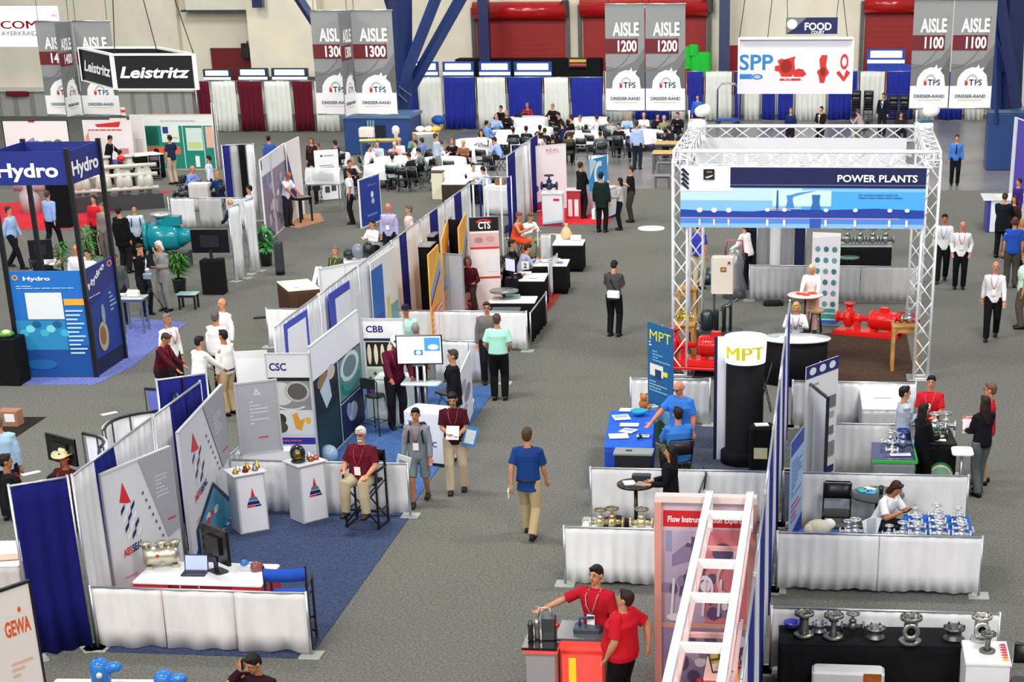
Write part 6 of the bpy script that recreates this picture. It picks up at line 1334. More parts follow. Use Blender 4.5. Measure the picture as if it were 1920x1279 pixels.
gl = [('r', 0, .82, 1, 1, C('f0f0f2', 'print')), ('t', 'CBB', .08, .875, .065, C('26267c', 'print'), dict(fit=.42, off=.03)), ('r', 0, .79, 1, .815, C('1c2c4c', 'print')), ('r', .05, .54, .62, .78, C('22201c', 'print'))]+[('e', .13+.16*k, .66, .05, .1, C('e8dcc0', 'print')) for k in range(4)]+[('r', .05, .37, .62, .52, C('c8d0b8', 'print')), ('r', .64, .37, .98, .78, C('dfe6e0', 'print'))]+[('e', .12+.12*k, .42+.05*(k % 2), .04, .02, C('5a6a3a', 'print')) for k in range(5)]+[('r', 0, .26, 1, .34, C('3430a0', 'print')), ('l', .08, .28, .9, .315, 1, C('d85a7a', 'print')), ('r', 0, 0, 1, .26, C('dfeeea', 'print'))]
board(A, B, 2.0, C('f0f0f2', 'print'), gl, 'exhibit_wall', 'exhibit wall with short navy lettering above dark and gold product pictures', 'display wall', frame=C('c6c8cc', 'paint'))
# framed posters on the far wall bays
def wallposter(pa, pb, h, z0, base, gl, label):
    A, B = P(pa[0], pa[1], z0+h), P(pb[0], pb[1], z0+h); return board(A, B, h, base, gl, 'framed_poster', label, 'poster', z0=z0, th=.02)
BB = C('3a4cb8', 'print')
wallposter((531, 610), (576, 580), 2.35, .02, BB, [('r', .14, .5, .9, .95, PW2), ('e', .75, .48, .12, .04, C('26267c', 'print')), ('e', .7, .4, .16, .05, C('26267c', 'print')), ('p', [(.3, .5), (.34, .5), (.8, .1), (.76, .1)], PW2)], 'blue framed poster with a white field above the grey disc wall')
wallposter((617, 552), (655, 526), 2.35, .02, BB, [('r', .25, .45, 1, .93, PW2), ('r', .4, .3, 1, .4, PW2)], 'smaller blue framed poster up the wall from the grey disc wall')
wallposter((694, 494), (740, 462), 2.35, .02, C('e8ecf0', 'print'), [('r', .0, .0, .45, .93, C('1c6ac0', 'print')), ('r', .0, .0, .4, .5, C('2a3a9a', 'print')), ('r', .55, .1, .68, .6, C('d8d870', 'print')), ('r', .7, .05, 1, .5, C('7ab0c0', 'print'))], 'tall poster with a blue stripe and a pale green picture')
board(P(600, 505, 2.2), P(690, 487, 2.2), 2.2, C('e2e2e4', 'print'), [('r', .5, .0, .51, 1, C('b8b8bc', 'print'))], 'exhibit_wall', 'plain white back of an exhibit wall right of the glowing table', 'display wall', frame=C('c8c8cc', 'paint'))
board(P(590, 590, 1.9), P(676, 530, 2.1), 1.9, C('dcdde2', 'print'), [('l', .2, .5, .8, .8, 8, C('c0c0ca', 'print')), ('e', .85, .3, .04, .08, C('6a6c74', 'print'))], 'exhibit_wall', 'white sloping exhibit panel between the two blue framed posters and the gold product wall', 'display wall')
t = board(P(438, 655, 1.5), P(500, 652, 1.5), 1.45, C('e6e8ea', 'print'), [('p', [(.05, .45), (.5, .6), (.95, .5), (.95, .9), (.05, .9)], C('f6f8fa', 'print')), ('l', .1, .2, .9, .4, 3, C('c8ccd2', 'print'))], 'exhibit_wall', 'low white panel with faint shapes right of the man in khaki trousers', 'display wall')
# monitor and table in the CBB booth
q = P(790, 720, 1.0)
t = empty('monitor_stand', (q.x, q.y, 0), 0, 'silver twin post stand holding the flat screen', 'stand')
for x in (-.07, .07): m = M(); m.tube([(x, 0, 0), (x, 0, 1.35)], .03, CHR, 10); m.obj('post', t)
m = M(); m.box((0, 0, .02), (.5, .4, .03), DK); m.obj('base', t); m = M(); m.rbox((0, -.02, 1.02), (.75, .34, .03), C('c9d4e4', 'gloss'), .05); m.obj('shelf', t)
mq = monitor(q.x, q.y-.0, 1.22, .12, 'flat screen showing a white page with blue pictures', W=.88, H=.56, screen=C('f2f6fa', 'screen'), gl=[('r', .62, .45, .98, .95, C('4a90d8', 'screen')), ('e', .82, .6, .12, .1, C('e8f4fa', 'screen')), ('r', .38, .3, .58, .5, C('3a78b8', 'screen')), ('e', .48, .4, .06, .08, C('d8ecf6', 'screen')), ('l', .08, .6, .5, .8, 3, C('c8d8e8', 'screen'))])
for c in list(mq.children):
    if c.name.startswith('stand') or c.name.startswith('neck'): bpy.data.objects.remove(c)
q = P(805, 775, .9); t = empty('info_counter', (q.x, q.y, 0), -.25, 'small white counter with blue letters behind the two walking young men', 'counter')
m = M(); m.rbox((0, 0, .5), (.8, .55, 1.0), C('eceef4', 'paint'), .06); m.obj('body', t)
g = M(); g.text('YOUR', -.3, .72, .1, C('2a2f8a', 'print'), y=-.28, off=.03); g.text('OFFICE', -.3, .55, .1, C('2a2f8a', 'print'), y=-.28, off=.03); g.text('CLC', .0, .36, .1, C('3a3f9a', 'print'), y=-.28, off=.03); g.obj('lettering', t)
m = M(); m.box((0, 0, .03), (.84, .6, .06), C('1a1c2c', 'paint')); m.obj('plinth', t)
q = P(738, 700, 1.0); laptop(q.x+.05, q.y-.1, 1.0, 2.9, 'purple backed laptop before the man in the white cap', 'b8a8e0')
draped_table((q.x-.3, q.y-.35), (q.x+.35, q.y-.35), .5, .985, C('cfd8d4', 'cloth'), C('c8d4cc', 'cloth'), 'small pale high table under the purple backed laptop')
q = P(720, 800); bar_stool(P(703, 738, .78).x, P(703, 738, .78).y, -.35, 'dark bar stool with a low back on the light blue carpet')
q = P(840, 735, .45); fold_chair(q.x, q.y, 2.4, 'black chair behind the man in the dark suit', None)
A, B = P(858, 775, 1.3), P(886, 660, 1.3)
board(P(860, 700, 1.3), P(882, 652, 1.3), 1.25, C('e6e6ec', 'print'), [('e', .3, .7, .2, .1, C('a8a0b8', 'print')), ('e', .6, .5, .25, .12, C('8a86a0', 'print')), ('e', .35, .3, .2, .1, C('b8b4c8', 'print'))], 'printed_screen', 'white low screen with grey floral print beside the aisle', 'screen')
q = P(520, 0, 0)
m = M(); q = P(885, 758); m.lathe([(0, 0), (.05, .01), (.05, .1), (0, .12)], (0, 0, 0), C('e8eaec', 'gloss'), 12); o = m.obj('cup', loc=(q.x, q.y, 0), label='small white cup standing on the carpet by the white floral screen', cat='cup')
m = M(); m.ell((0, 0, .17), (.17, .17, .17), C('9ab8d0', 'gloss'), 20); m.obj('globe', loc=(P(618, 868).x, P(618, 868).y, .0), label='pale blue sphere at the foot of the dark exhibit wall', cat='sphere')
# --- booths beyond the second long rail
def shelf_unit(pa, pb, h, label, n=2):
    A, B = P(pa[0], pa[1], h), P(pb[0], pb[1], h); W = (B-A).length; t = empty('shelving_unit', (A.x, A.y, 0), 0, label, 'shelving')
    m = M(); m.box((W/2, .3, h/2), (W, .6, h-.03), C('121214', 'cloth')); m.obj('body', t); m = M(); m.box((W/2, .3, h), (W+.05, .66, .03), C('9a9ea0', 'paint')); m.obj('top', t); return t
shelf_unit((774, 462), (806, 462), 1.9, 'tall black cabinet with a grey top beside the blue drape'); shelf_unit((779, 443), (812, 443), 1.95, 'second black cabinet with a grey top just behind the first'); shelf_unit((790, 413), (838, 413), 2.0, 'wide black cabinet with a grey top behind the orange flame panel')
FO, FY = C('f08a2a', 'print'), C('f6c83a', 'print'); FB = C('8aa8e8', 'print')
def flame(pa, pb, h, label):
    A, B = P(pa[0], pa[1], h), P(pb[0], pb[1], h)
    board(A, B, h, C('f4b04a', 'print'), [('p', [(0, .7), (1, 1), (1, .9), (0, .6)], FY), ('p', [(0, .6), (1, .84), (1, .74), (0, .5)], FB), ('p', [(0, .5), (1, .74), (1, .7), (0, .46)], C('2a2448', 'print')), ('r', 0, 0, 1, .42, C('f2784a', 'print'))]+[('p', [(0, .06*k), (1, .06*k+.05), (1, .06*k+.02), (0, .06*k-.02)], C('f8e0c0', 'print')) for k in range(1, 7)], 'graphic_stand', label, 'display panel')
flame((803, 478), (822, 458), 2.2, 'orange, yellow and blue flame panel beside the tall black cabinet'); flame((828, 452), (840, 410), 2.25, 'second orange flame panel behind the first'); flame((860, 428), (874, 398), 2.35, 'third orange flame panel nearest the black headed wall')
board(P(840, 412, 2.3), P(862, 412, 2.3), 2.3, C('101014', 'cloth'), None, 'graphic_stand', 'black upright panel between the second and third flame panels', 'display panel')
m = M(); q = P(852, 455, 1.6); m.ell((0, 0, 0), (.06, .06, .06), C('ffffff', 'lamp'), 12); m.tube([(0, .05, 0), (0, .12, 0), (0, .12, -1.6)], .015, DK, 6); m.obj('spot_lamp', loc=q, label='bright white spot lamp shining on the black upright panel', cat='lamp')
board(P(815, 475, 1.9), P(866, 478, 1.9), 1.9, C('a5adb6', 'plain'), [('r', .48, .05, .5, 1, C('8a929a', 'print'))], 'exhibit_wall', 'plain blue grey back of a double panel next to the woman in maroon', 'display wall', frame=C('8f979e', 'paint'))
A, B = P(879, 408, 2.4), P(934, 406, 2.4)
board(A, B, 2.4, C('efe6e6', 'print'), [('r', 0, .86, 1, 1, C('16161a', 'print')), ('t', 'CTS', .3, .885, .07, WT, dict(fit=.42, off=.03)), ('a', .5, .93, .3, .05, .7, 20, 160, PRD), ('r', 0, .7, 1, .84, C('d8b0b0', 'print')), ('r', 0, .68, 1, .70, PRD), ('r', 0, .38, 1, .4, PRD), ('e', .3, .77, .15, .03, C('a88a8a', 'print')), ('e', .7, .78, .15, .03, C('c89a9a', 'print')), ('r', .6, .45, .9, .62, C('e8ecf0', 'print'))], 'exhibit_wall', 'white and red exhibit wall with a black lettered header', 'display wall')
mat_area([(-8.9, gy(6.2)), (-6.3, gy(6.2)), (-6.3, gy(8.6)), (-8.9, gy(8.6))], 'a83a3a', 'booth_carpet', 'red brown carpet of the booth under the black header with red arc')
q = P(926, 512, .78); director_chair(q.x, q.y, -.4, 'tall black director chair with a printed back before the black headed wall', '26262a'); 
q = P(905, 525, .78); director_chair(q.x-.35, q.y-.1, 2.6, 'second tall black director chair by the woman in maroon', '1c1c20')
q = P(945, 548, .9); bistro(q.x, q.y, .35, .95, C('6a7478', 'gloss'), 'grey round high table beside the tall black director chair')
TB, TW = C('121215', 'cloth'), C('eef0f4', 'cloth')
for pa, pb, dep, lb in (((920, 584), (972, 584), .5, 'dark draped table with colourful papers just behind the long low rail'), ((916, 567), (1002, 567), .75, 'black draped table with a white top nearest the aisle corner'), ((951, 526), (1020, 526), 1.0, 'second black draped table with a white top along the aisle'), ((1000, 498), (1062, 498), .95, 'third black draped table with a white top before the man in light blue'), ((1036, 459), (1092, 459), .9, 'farthest black draped table with a wrapped basket along the aisle')):
    draped_table(P(*pa, .75), P(*pb, .75), dep, .75, TW if pa[0] != 920 else C('5a6468', 'cloth'), TB, lb)
for a, b in (((975, 640), (990, 632)),): pass
drape_run((XA-.02, gy(6.2)), (XA-.02, gy(7.0)), .74, ['141417'], 'low black skirt closing the aisle corner behind the low rail', name='drape_rail', base=False)
q = P(1062, 448, .76); m = M(); m.lathe([(0, 0), (.14, 0), (.18, .12), (.1, .28), (.03, .36), (.06, .42), (0, .42)], (0, 0, 0), C('d8b890', 'cloth'), 16); m.obj('gift_basket', loc=(q.x, q.y, .768), label='wrapped tan gift basket on the farthest black draped table', cat='basket')
q = P(1080, 450, .76); m = M(); m.rbox((0, 0, .06), (.3, .2, .12), C('e8e6e0', 'paint'), .03); m.obj('paper_stack', loc=(q.x, q.y, .768), label='white paper stack beside the wrapped gift basket', cat='papers')
for px, py, a, c, w_, lb in ((1040, 487, .1, 'f4f4f6', .3, 'white leaflet on the third black draped table'), (1022, 490, .5, 'e8d0d0', .25, 'pinkish leaflet before the man in light blue'), (1050, 492, .2, '4a90d8', .16, 'small blue card at the aisle end of the third black draped table'), (985, 512, .1, 'f0f0f2', .3, 'white leaflet on the second black draped table'), (968, 518, .6, '2a2c30', .18, 'small dark gadget on the second black draped table'), (1000, 520, -.3, 'ececee', .2, 'grey sheet on the second black draped table'), (960, 556, .2, '8fa8a8', .4, 'grey green pad on the black draped table at the aisle corner'), (930, 560, .2, 'e8b080', .2, 'orange leaflet on the black draped table at the aisle corner')):
    q = P(px, py, .77); brochure(q.x, q.y, .768, a, lb, c, w_, w_*1.1)
q = P(985, 505, .77); t = empty('number_sign', (q.x, q.y, .768), .1, 'small white table sign with a dark figure 2', 'sign'); m = M(); m.box((0, 0, .1), (.2, .02, .2), PW2); m.obj('card', t); m = M(); m.text('2', 0, .04, .12, C('202020', 'print'), y=-.013, align='c', off=.03); m.obj('lettering', t)
drape_run(P(1030, 558), P(1046, 545), .95, ['e6e6e8'], 'narrow low white drape between the second and third black tables', name='drape_rail', base=False)
drape_run(P(1010, 500), P(1068, 500), .9, ['e8e6e6', 'e8e6e6'], 'low white drape rail behind the man in light blue', name='drape_rail', base=False)
monitor(P(958, 495, 1.3).x, P(958, 495, 1.3).y, .95, -.7, 'small tilted screen with a red picture left of the seated man in black', W=.4, H=.34, screen=C('c8d0e8', 'screen'))
q = bpy.data.objects['monitor.002'] if 'monitor.002' in bpy.data.objects else None
v = P(958, 495, 1.3); m = M(); m.box((0, 0, .47), (.3, .3, .94), C('16161a', 'cloth')); m.obj('display_plinth', loc=(v.x, v.y, 0), label='slim black plinth under the small tilted screen', cat='plinth')
# booth with red lettering on white, red carpet
A, B = P(992, 276, 2.1), P(1060, 270, 2.1)
board(A, B, 2.1, C('f2f2f4', 'print'), [('t', 'REAL', .45, .9, .055, C('d86a80', 'print'), dict(fit=.38)), ('l', .45, .87, .85, .89, 1, C('e0a0b0', 'print')), ('p', [(0, 0), (.3, 0), (.3, .12), (0, .08)], C('b02038', 'print')), ('p', [(0, .08), (.3, .12), (.3, .15), (0, .11)], C('4a4ab0', 'print')), ('e', .1, .55, .06, .05, C('4a5aa8', 'print')), ('e', .08, .4, .05, .05, C('5a6ab0', 'print')), ('e', .18, .35, .05, .05, C('4a5aa8', 'print'))], 'exhibit_wall', 'white exhibit wall with small red lettering over the red carpet', 'display wall', frame=WP)
mat_area([P(1008, 422), P(1140, 420), P(1158, 392), P(1145, 365), P(1015, 368)], 'd83038', 'booth_carpet', 'bright red carpet of the white walled booth')
def counter(pa, pb, dep, h, label, gl=None, c='e8eaf0'):
    A, B = P(*pa, h), P(*pb, h); W = (B-A).length; t = empty('info_counter', (A.x, A.y, 0), ang(A, B), label, 'counter')
    m = M(); m.box((W/2, dep/2, h/2), (W, dep, h), C(c, 'paint')); m.obj('body', t, bevel=.01); m = M(); m.box((W/2, dep/2, h+.015), (W+.06, dep+.06, .03), C('f2f4f6', 'gloss')); m.obj('top', t)
    if gl: g = M(); prints(g, W, h, gl); g.obj('printed_graphic', t)
    return t
counter((1016, 364), (1054, 364), .5, 1.0, 'white counter with a red mark on the red carpet', [('r', .55, .78, .85, .86, PRD), ('p', [(0, 0), (1, 0), (1, .12), (0, .05)], C('a02040', 'print')), ('p', [(0, .05), (1, .12), (1, .2), (0, .1)], C('a8c8e0', 'print'))])
counter((1062, 358), (1088, 358), .5, .9, 'dark red counter with white stripes on the red carpet', [('r', .1, .1, .4, .7, PW2), ('r', .55, .1, .85, .7, PW2)], 'b83040')
counter((1135, 356), (1156, 350), .4, .95, 'narrow white counter at the aisle end of the red carpet', [('p', [(0, 0), (1, 0), (1, .1), (0, .06)], PNV)])
counter((1095, 345), (1140, 342), .5, 1.0, 'white counter behind the men in dark suits on the red carpet')
q = P(1030, 357, 1.03); valve(q.x, q.y, 1.03, 1.8, 'dark blue machine part on the white counter with the red mark', '3a4a6a', '3a4a6a')
q = P(1118, 300, 2.0); board(P(1105, 300, 1.9), P(1138, 292, 1.9), 1.0, C('3a90d0', 'print'), [('a', .55, .5, .3, .4, .6, 60, 340, PW2), ('p', [(0, .4), (.4, .9), (.2, 1), (0, 1)], C('c8e4f4', 'print'))], 'round_emblem_sign', 'light blue sign with a white ring behind the dark suited men', 'sign', z0=.9)
drape_run(P(1106, 338), P(1140, 336), .88, ['e6e6e8'], 'low white drape under the light blue ring sign', name='drape_rail', base=False)
# far side of the island wall: tables near the dining area
draped_table(P(828, 345, .75), P(872, 345, .75), 2.4, .75, TW, C('3a302e', 'cloth'), 'white topped table with a dark skirt on the far side of the drape wall')
draped_table(P(905, 350, .9), P(952, 352, .9), .8, .9, TW, C('dfe0e4', 'cloth'), 'white counter with brown items beyond the black headed wall')
q = P(938, 345, .92); m = M(); m.rbox((0, 0, .08), (.35, .25, .16), C('8a5a3a', 'wood'), .04); m.obj('basket', loc=(q.x, q.y, .918), label='brown basket on the white counter beyond the black headed wall', cat='basket')
q = P(823, 372); t = empty('display_pedestal', (q.x, q.y, 0), 0, 'small cream pedestal at the end of the dark skirted table', 'pedestal'); m = M(); m.rbox((0, 0, .45), (.4, .4, .9), C('e8e4c8', 'paint'), .03); m.obj('body', t); m = M(); m.box((0, 0, .92), (.44, .44, .04), C('5a4438', 'wood')); m.obj('top', t)
board(P(846, 378, 1.9), P(876, 348, 1.9), 1.9, C('7ab0e0', 'print'), [('p', [(0, 0), (1, .3), (1, 0)], C('3a5ab0', 'print')), ('e', .6, .6, .2, .2, C('c8e0f4', 'print'))], 'framed_poster', 'sky blue poster on the wall bay behind the orange flame panels', 'poster', z0=.02, th=.02)
# left side of the near island: pop-up displays seen from behind
def popup(pa, pb, h, label, face, sag=.35, col='f0f0f2'):
    """curved pop-up display wall seen from the rear: fabric skin, frame tubes"""
    A, B = P(*pa, h), P(*pb, h); W = (B-A).length; t = empty('popup_display', (A.x, A.y, 0), ang(A, B), label, 'display'); N = 12
    pts = [(W*i/N, sag*(1-(2*i/N-1)**2)*1.0) for i in range(N+1)]; m = M(); vs = [(x, y+e, z) for e in (0, .02) for z in (0, h) for x, y in pts]; q = N+1
    m.add(vs, [(i, i+1, q+i+1, q+i) for i in range(N)]+[(3*q+i, 3*q+i+1, 2*q+i+1, 2*q+i) for i in range(N)]+[(q+i, q+i+1, 3*q+i+1, 3*q+i) for i in range(N)], C(col, 'cloth'), True); m.obj('fabric_skin', t)
    m = M(); m.tube([(x, y-.04, h) for x, y in pts], .025, DK, 6); m.obj('top_rail', t)
    for i in (0, 4, 8, 12): m = M(); m.tube([(pts[i][0], pts[i][1]-.05, .02), (pts[i][0], pts[i][1]-.05, h)], .014, C('3a3c40'), 6); m.obj('frame_post', t)
    for i in (0, 4, 8):
        m = M(); m.tube([(pts[i][0], pts[i][1]-.06, .2), (pts[i+4][0], pts[i+4][1]-.06, h*.9)], .008, C('3a3c40'), 5); m.obj('brace', t)
    return t
popup((192, 805), (292, 770), 2.2, 'curved white pop-up display with a black top rail, left of the drape wall', None, .25)
popup((276, 728), (330, 748), 2.2, 'violet blue pop-up display with a black frame seen from behind', None, .2, '6a72c8')
popup((160, 812), (193, 838), 2.1, 'narrow curved white and violet pop-up end', None, .15, 'dfe0ee')
drape_run(P(293, 713, 2.44), P(386, 701, 2.44), 2.44, ['1e2474', '1e2474'], 'tall blue cross drape before the group of men in white shirts', name='drape_wall')
drape_run(P(100, 835, 2.0), P(128, 832, 2.0), 1.0, [None], 'bare pipe stand left of the man in the cowboy hat', name='pipe_stand', base=False) if False else None
q = P(118, 858, 1.2); monitor(q.x, q.y, .95, 2.6, 'dark monitor turned away beside the man in the cowboy hat', W=.75, H=.45)
m = M(); m.rbox((0, 0, .47), (.5, .4, .94), C('1a1a1e', 'cloth'), .04); m.obj('display_plinth', loc=(q.x, q.y, 0), label='black plinth under the monitor by the man in the cowboy hat', cat='plinth')
for px, py, lb in ((205, 776, 'white rolled paper on the carpet beside the pop-up display'), (58, 888, 'white paper strip on the carpet left of the cowboy hat')):
    q = P(px, py); brochure(q.x, q.y, .001, .9, lb, 'f0f0f2', .34, .12)
mat_area([P(22, 783), P(86, 783), P(30, 820), P(0, 828), P(0, 805)], '2c2522', 'floor_mat', 'dark brown mat at the left edge beside the cardboard box', cat='mat')
q = P(22, 797); m = M(); m.rbox((0, 0, .15), (.4, .3, .3), C('a8765a', 'plain'), .01); o = m.obj('cardboard_box', loc=(q.x, q.y, .012), label='brown cardboard box with a white label on the dark mat', cat='box'); l = M(); l.box((.05, -.152, .17), (.2, .004, .16), PW2); l.obj('label', o)
mat_area([P(0, 835), P(5, 840), P(3, 850)], '2c2522', 'floor_mat', 'sliver of dark mat', cat='mat') if False else None
q = P(15, 1060, .8); draped_table(P(-60, 1062, .8), P(34, 1060, .8), 1.1, .8, TW, C('d8d0cc', 'cloth'), 'white table with leaflets at the left edge beside the tall blue drape')
brochure(P(12, 1045, .82).x, P(12, 1045, .82).y, .818, .3, 'tan and white leaflet on the left edge table', 'e0c0b0', .35, .25)
# near left corner board and blue actuators
A, B = P(-40, 1122, 2.2), P(54, 1090, 2.2)
t = board(A, B, 2.2, C('ece4dc', 'print'), [('t', 'GEWA', .38, .74, .085, C('e8601c', 'print'), dict(off=.03, fit=.52, ru=.0)), ('e', .72, .87, .03, .015, C('e8601c', 'print')), ('l', .4, .5, .95, .6, 3, C('f0b8a0', 'print')), ('l', .3, .2, .9, .42, 6, C('d8a898', 'print'))], 'graphic_stand', 'cream exhibit panel with orange letters in the near left corner', 'display panel', frame=C('16161a', 'paint'))
def actuator(px, py, s, label):
    q = P(px, py, 1.15); t = empty('valve_actuator', (q.x, q.y, 0), .3, label, 'actuator'); c = C('2c78c8', 'gloss')
    m = M(); m.rbox((0, 0, .4), (.5, .4, .8), C('d8d8da', 'paint'), .03); m.obj('plinth', t)
    m = M(); m.lathe([(0, 0), (.11, 0), (.12, .03), (.12, .2), (.1, .26), (.06, .3), (0, .3)], (0, 0, .88), c, 18); m.tube([(0, 0, 1.05), (.2, -.05, 1.08)], .07, c, 12, round_=True); m.obj('housing', t)
    m = M(); m.tube([(.0, -.1, 1.02), (0, -.15, 1.02)], .035, C('e8e0d0', 'gloss'), 12); m.obj('gauge', t)
    m = M(); m.lathe([(.14, 0), (.14, .03), (.05, .05), (.05, .09), (0, .09)], (0, 0, .8), c, 14); m.obj('mount', t)
actuator(185, 1240, 1, 'bright blue valve actuator nearest the cream panel at the bottom edge'); actuator(306, 1262, 1, 'second bright blue valve actuator farther right at the bottom edge')
draped_table(P(90, 1290, .75), P(330, 1292, .75), .3, .74, C('e8e4dc', 'cloth'), C('d8d4cc', 'cloth'), 'pale table edge under the blue actuators at the bottom of the view')
# ================================================================ printed tower stand at the left
HB, HB2 = C('1c2a78', 'print'), C('1f6cc0', 'print')
fl_, mi_, br_ = P(42, 709), P(182, 708), P(236, 672)
def up(b, py):   # height above floor point b seen at picture row py
    lo, hi = 0, 6
    for _ in range(30):
        m_ = (lo+hi)/2; d = Vector((b.x, b.y, m_))-CP; y = CY-CF*d.dot(UP)/d.dot(FW)
        if y > py: lo = m_
        else: hi = m_
    return lo
zt, zh, zp = up(mi_, 284), up(mi_, 347), up(mi_, 508)
bl_ = fl_+(br_-mi_)
t = empty('display_tower', (mi_.x, mi_.y, 0), 0, 'tall black framed tower stand with blue lettered headers and blue printed panels', 'display')
for p in (fl_, mi_, br_, bl_): m = M(); m.box((p.x-mi_.x, p.y-mi_.y, (zt+.06)/2), (.09, .09, zt+.06), C('101014', 'paint')); m.obj('post', t)
def tface(p, q, z0, z1, base, gl, nm):
    d = Vector((q.x-p.x, q.y-p.y)); W_ = d.length; r0 = ang(p, q); m = M(); m.box((W_/2, .02, (z1-z0)/2), (W_-.06, .03, z1-z0), base)
    o = m.obj(nm, t, loc=(p.x-mi_.x, p.y-mi_.y, z0), rz=r0)
    if gl: g = M(); prints(g, W_, z1-z0, gl); g.obj('printed_graphic', o)
hgl = [('t', 'Hydro', .5, .25, .42, WT, dict(align='c', fit=.84, off=.03))]
tface(fl_, mi_, zh, zt, HB, [('t', 'Hydro', .46, .25, .42, WT, dict(align='c', fit=.8, off=.03))], 'header_panel'); tface(mi_, br_, zh, zt, HB, hgl, 'header_panel'); tface(br_, bl_, zh, zt, HB, None, 'header_panel'); tface(bl_, fl_, zh, zt, HB, None, 'header_panel')
gl = [('a', .1, .94, .04, .025, .6, 0, 360, C('e8a040', 'print')), ('t', 'Hydro', .2, .915, .035, WT, dict(fit=.36, off=.03)), ('l', .1, .83, .85, .87, 2, C('9ac4e8', 'print')), ('r', .2, .55, .68, .8, C('dfe3e8', 'print')), ('r', .7, .68, .97, .74, C('f0a83a', 'print')), ('r', 0, 0, 1, .3, C('164c90', 'print')),
      ('r', 0, .26, .68, .54, C('2a86b8', 'print'))]+[('e', .12+.09*k, .42+.04*(k % 3), .06, .035, C(('3ab0c8', '7ad0d8', '1c5a8a')[k % 3], 'print')) for k in range(7)]+[('r', .7, .62-.04*k, .93-.04*(k % 3), .635-.04*k, C('b8dcf0', 'print')) for k in range(11)]+[('e', .3, .12, .2, .05, C('1f62a8', 'print'))]
tface(fl_, mi_, .03, zp, HB2, gl, 'lower_panel')
tface(mi_, br_, .03, zp, C('1a3c90', 'print'), [('p', [(0, .62), (1, .8), (1, 1), (0, 1)], HB), ('t', 'Hydro', .1, .8, .06, WT, dict(fit=.6, off=.03, ru=.3)), ('a', .85, .95, .08, .03, .6, 0, 360, C('e8a040', 'print')), ('l', .05, .72, .95, .74, 1, C('c8d8f0', 'print')), ('e', .38, .32, .16, .14, C('b8a890', 'print')), ('e', .36, .33, .1, .09, C('8a6a4a', 'print')), ('e', .45, .52, .06, .1, C('8aa0b8', 'print')), ('l', .7, .5, .92, .7, 5, C('9ab0d8', 'print')), ('r', 0, 0, 1, .14, C('101a3c', 'print'))], 'lower_panel')
mat_area([P(-60, 722), P(178, 722), P(245, 690), P(352, 606), P(180, 590), P(-60, 640)], '6a74b4', 'booth_carpet', 'violet blue carpet under the tall printed tower')
q = P(12, 640, .9); t = empty('display_plinth', (q.x, q.y, 0), 0, 'black plinth with a green and cream plant bowl at the left edge', 'plinth'); m = M(); m.rbox((0, 0, .5), (.6, .6, 1.0), C('121216', 'cloth'), .03); m.obj('body', t); m = M(); m.ell((.0, 0, 1.06), (.2, .18, .08), C('4a8a3a', 'leaf'), 12); m.ell((.05, -.05, 1.1), (.1, .1, .06), C('e0d8a0', 'cloth'), 10); m.obj('plant_bowl', t)
# plants, speakers, monitors
p_ = P(335, 550); potted(P(338, 548).x, P(338, 548).y, 1.15, 'bushy green palm in a slim black pot before the teal pump', '3a7a24', n=130, spread=.42)
potted(P(500, 498).x, P(500, 498).y, 1.2, 'broad leaved green plant in a low black pot beside the black bollard', '2a8038', n=80, broad=True, spread=.45)
potted(P(172, 520).x, P(172, 520).y, 1.5, 'tall green plant inside the tower stand area behind the right post', '3a8a2a', n=100, spread=.4)
potted(P(122, 535).x, P(122, 535).y, 1.3, 'slim green plant seen between the tower posts', '3f8a34', n=70, spread=.3)
q = P(526, 515); m = M(); m.lathe([(.0, 0), (.13, 0), (.13, .9), (0, .9)], (0, 0, 0), C('1a1a1e', 'gloss'), 20); o = m.obj('bollard', loc=(q.x, q.y, 0), label='shiny black round bollard beside the broad leaved plant', cat='bollard'); m = M(); m.lathe([(.132, .1), (.134, .12), (.134, .86), (.132, .88)], (0, 0, 0), C('3a3c40', 'gloss'), 20); m.obj('sleeve', o)
q = P(404, 550); t = empty('display_plinth', (q.x, q.y, 0), .05, 'tall black cabinet under the large black monitor', 'plinth'); m = M(); m.rbox((0, 0, .45), (.58, .45, .9), C('141416', 'cloth'), .03); m.obj('body', t)
monitor(q.x, q.y, .905, .08+pi, 'large black monitor seen from the back on the tall black cabinet', W=1.0, H=.6)
q = P(112, 470, 1.2); monitor(P(78, 480, 1.2).x, P(78, 480, 1.2).y, .95, .3+pi, 'dark monitor back seen through the tower stand', W=.6, H=.5)
m = M(); m.rbox((0, 0, .47), (.4, .4, .94), C('1a1a1e', 'cloth'), .04); m.obj('display_plinth', loc=(P(78, 480, 1.2).x, P(78, 480, 1.2).y, 0), label='black plinth under the dark monitor seen through the tower stand', cat='plinth')
# teal pump
q = P(322, 500); t = empty('pump', (q.x, q.y, 0), .05, 'large teal split case pump on a dark stand', 'pump'); T = C('138896', 'gloss')
m = M(); m.box((0, 0, .22), (1.1, .6, .44), C('1c1e22', 'paint')); m.obj('stand', t)
m = M(); m.lathe([(0, 0), (.3, 0), (.38, .08), (.4, .4), (.36, .8), (.3, .9), (0, .9)], (-.55, 0, .85), T, 22, ax=Vector((1, 0, 0))); m.tube([(.35, 0, .85), (.75, 0, .9)], [.3, .12], T, 16); m.obj('casing', t)
m = M(); m.tube([(-.1, 0, 1.1), (-.1, 0, 1.42)], .2, T, 16); m.box((.15, 0, 1.3), (.5, .4, .25), T); m.obj('upper_casing', t)
m = M(); m.tube([(-.15, 0, 1.42), (-.15, 0, 1.5)], .3, C('c8d0d4', 'metal'), 20); m.obj('top_flange', t)
m = M(); m.tube([(-.62, 0, .85), (-.54, 0, .85)], .42, T, 22); m.obj('side_flange', t)
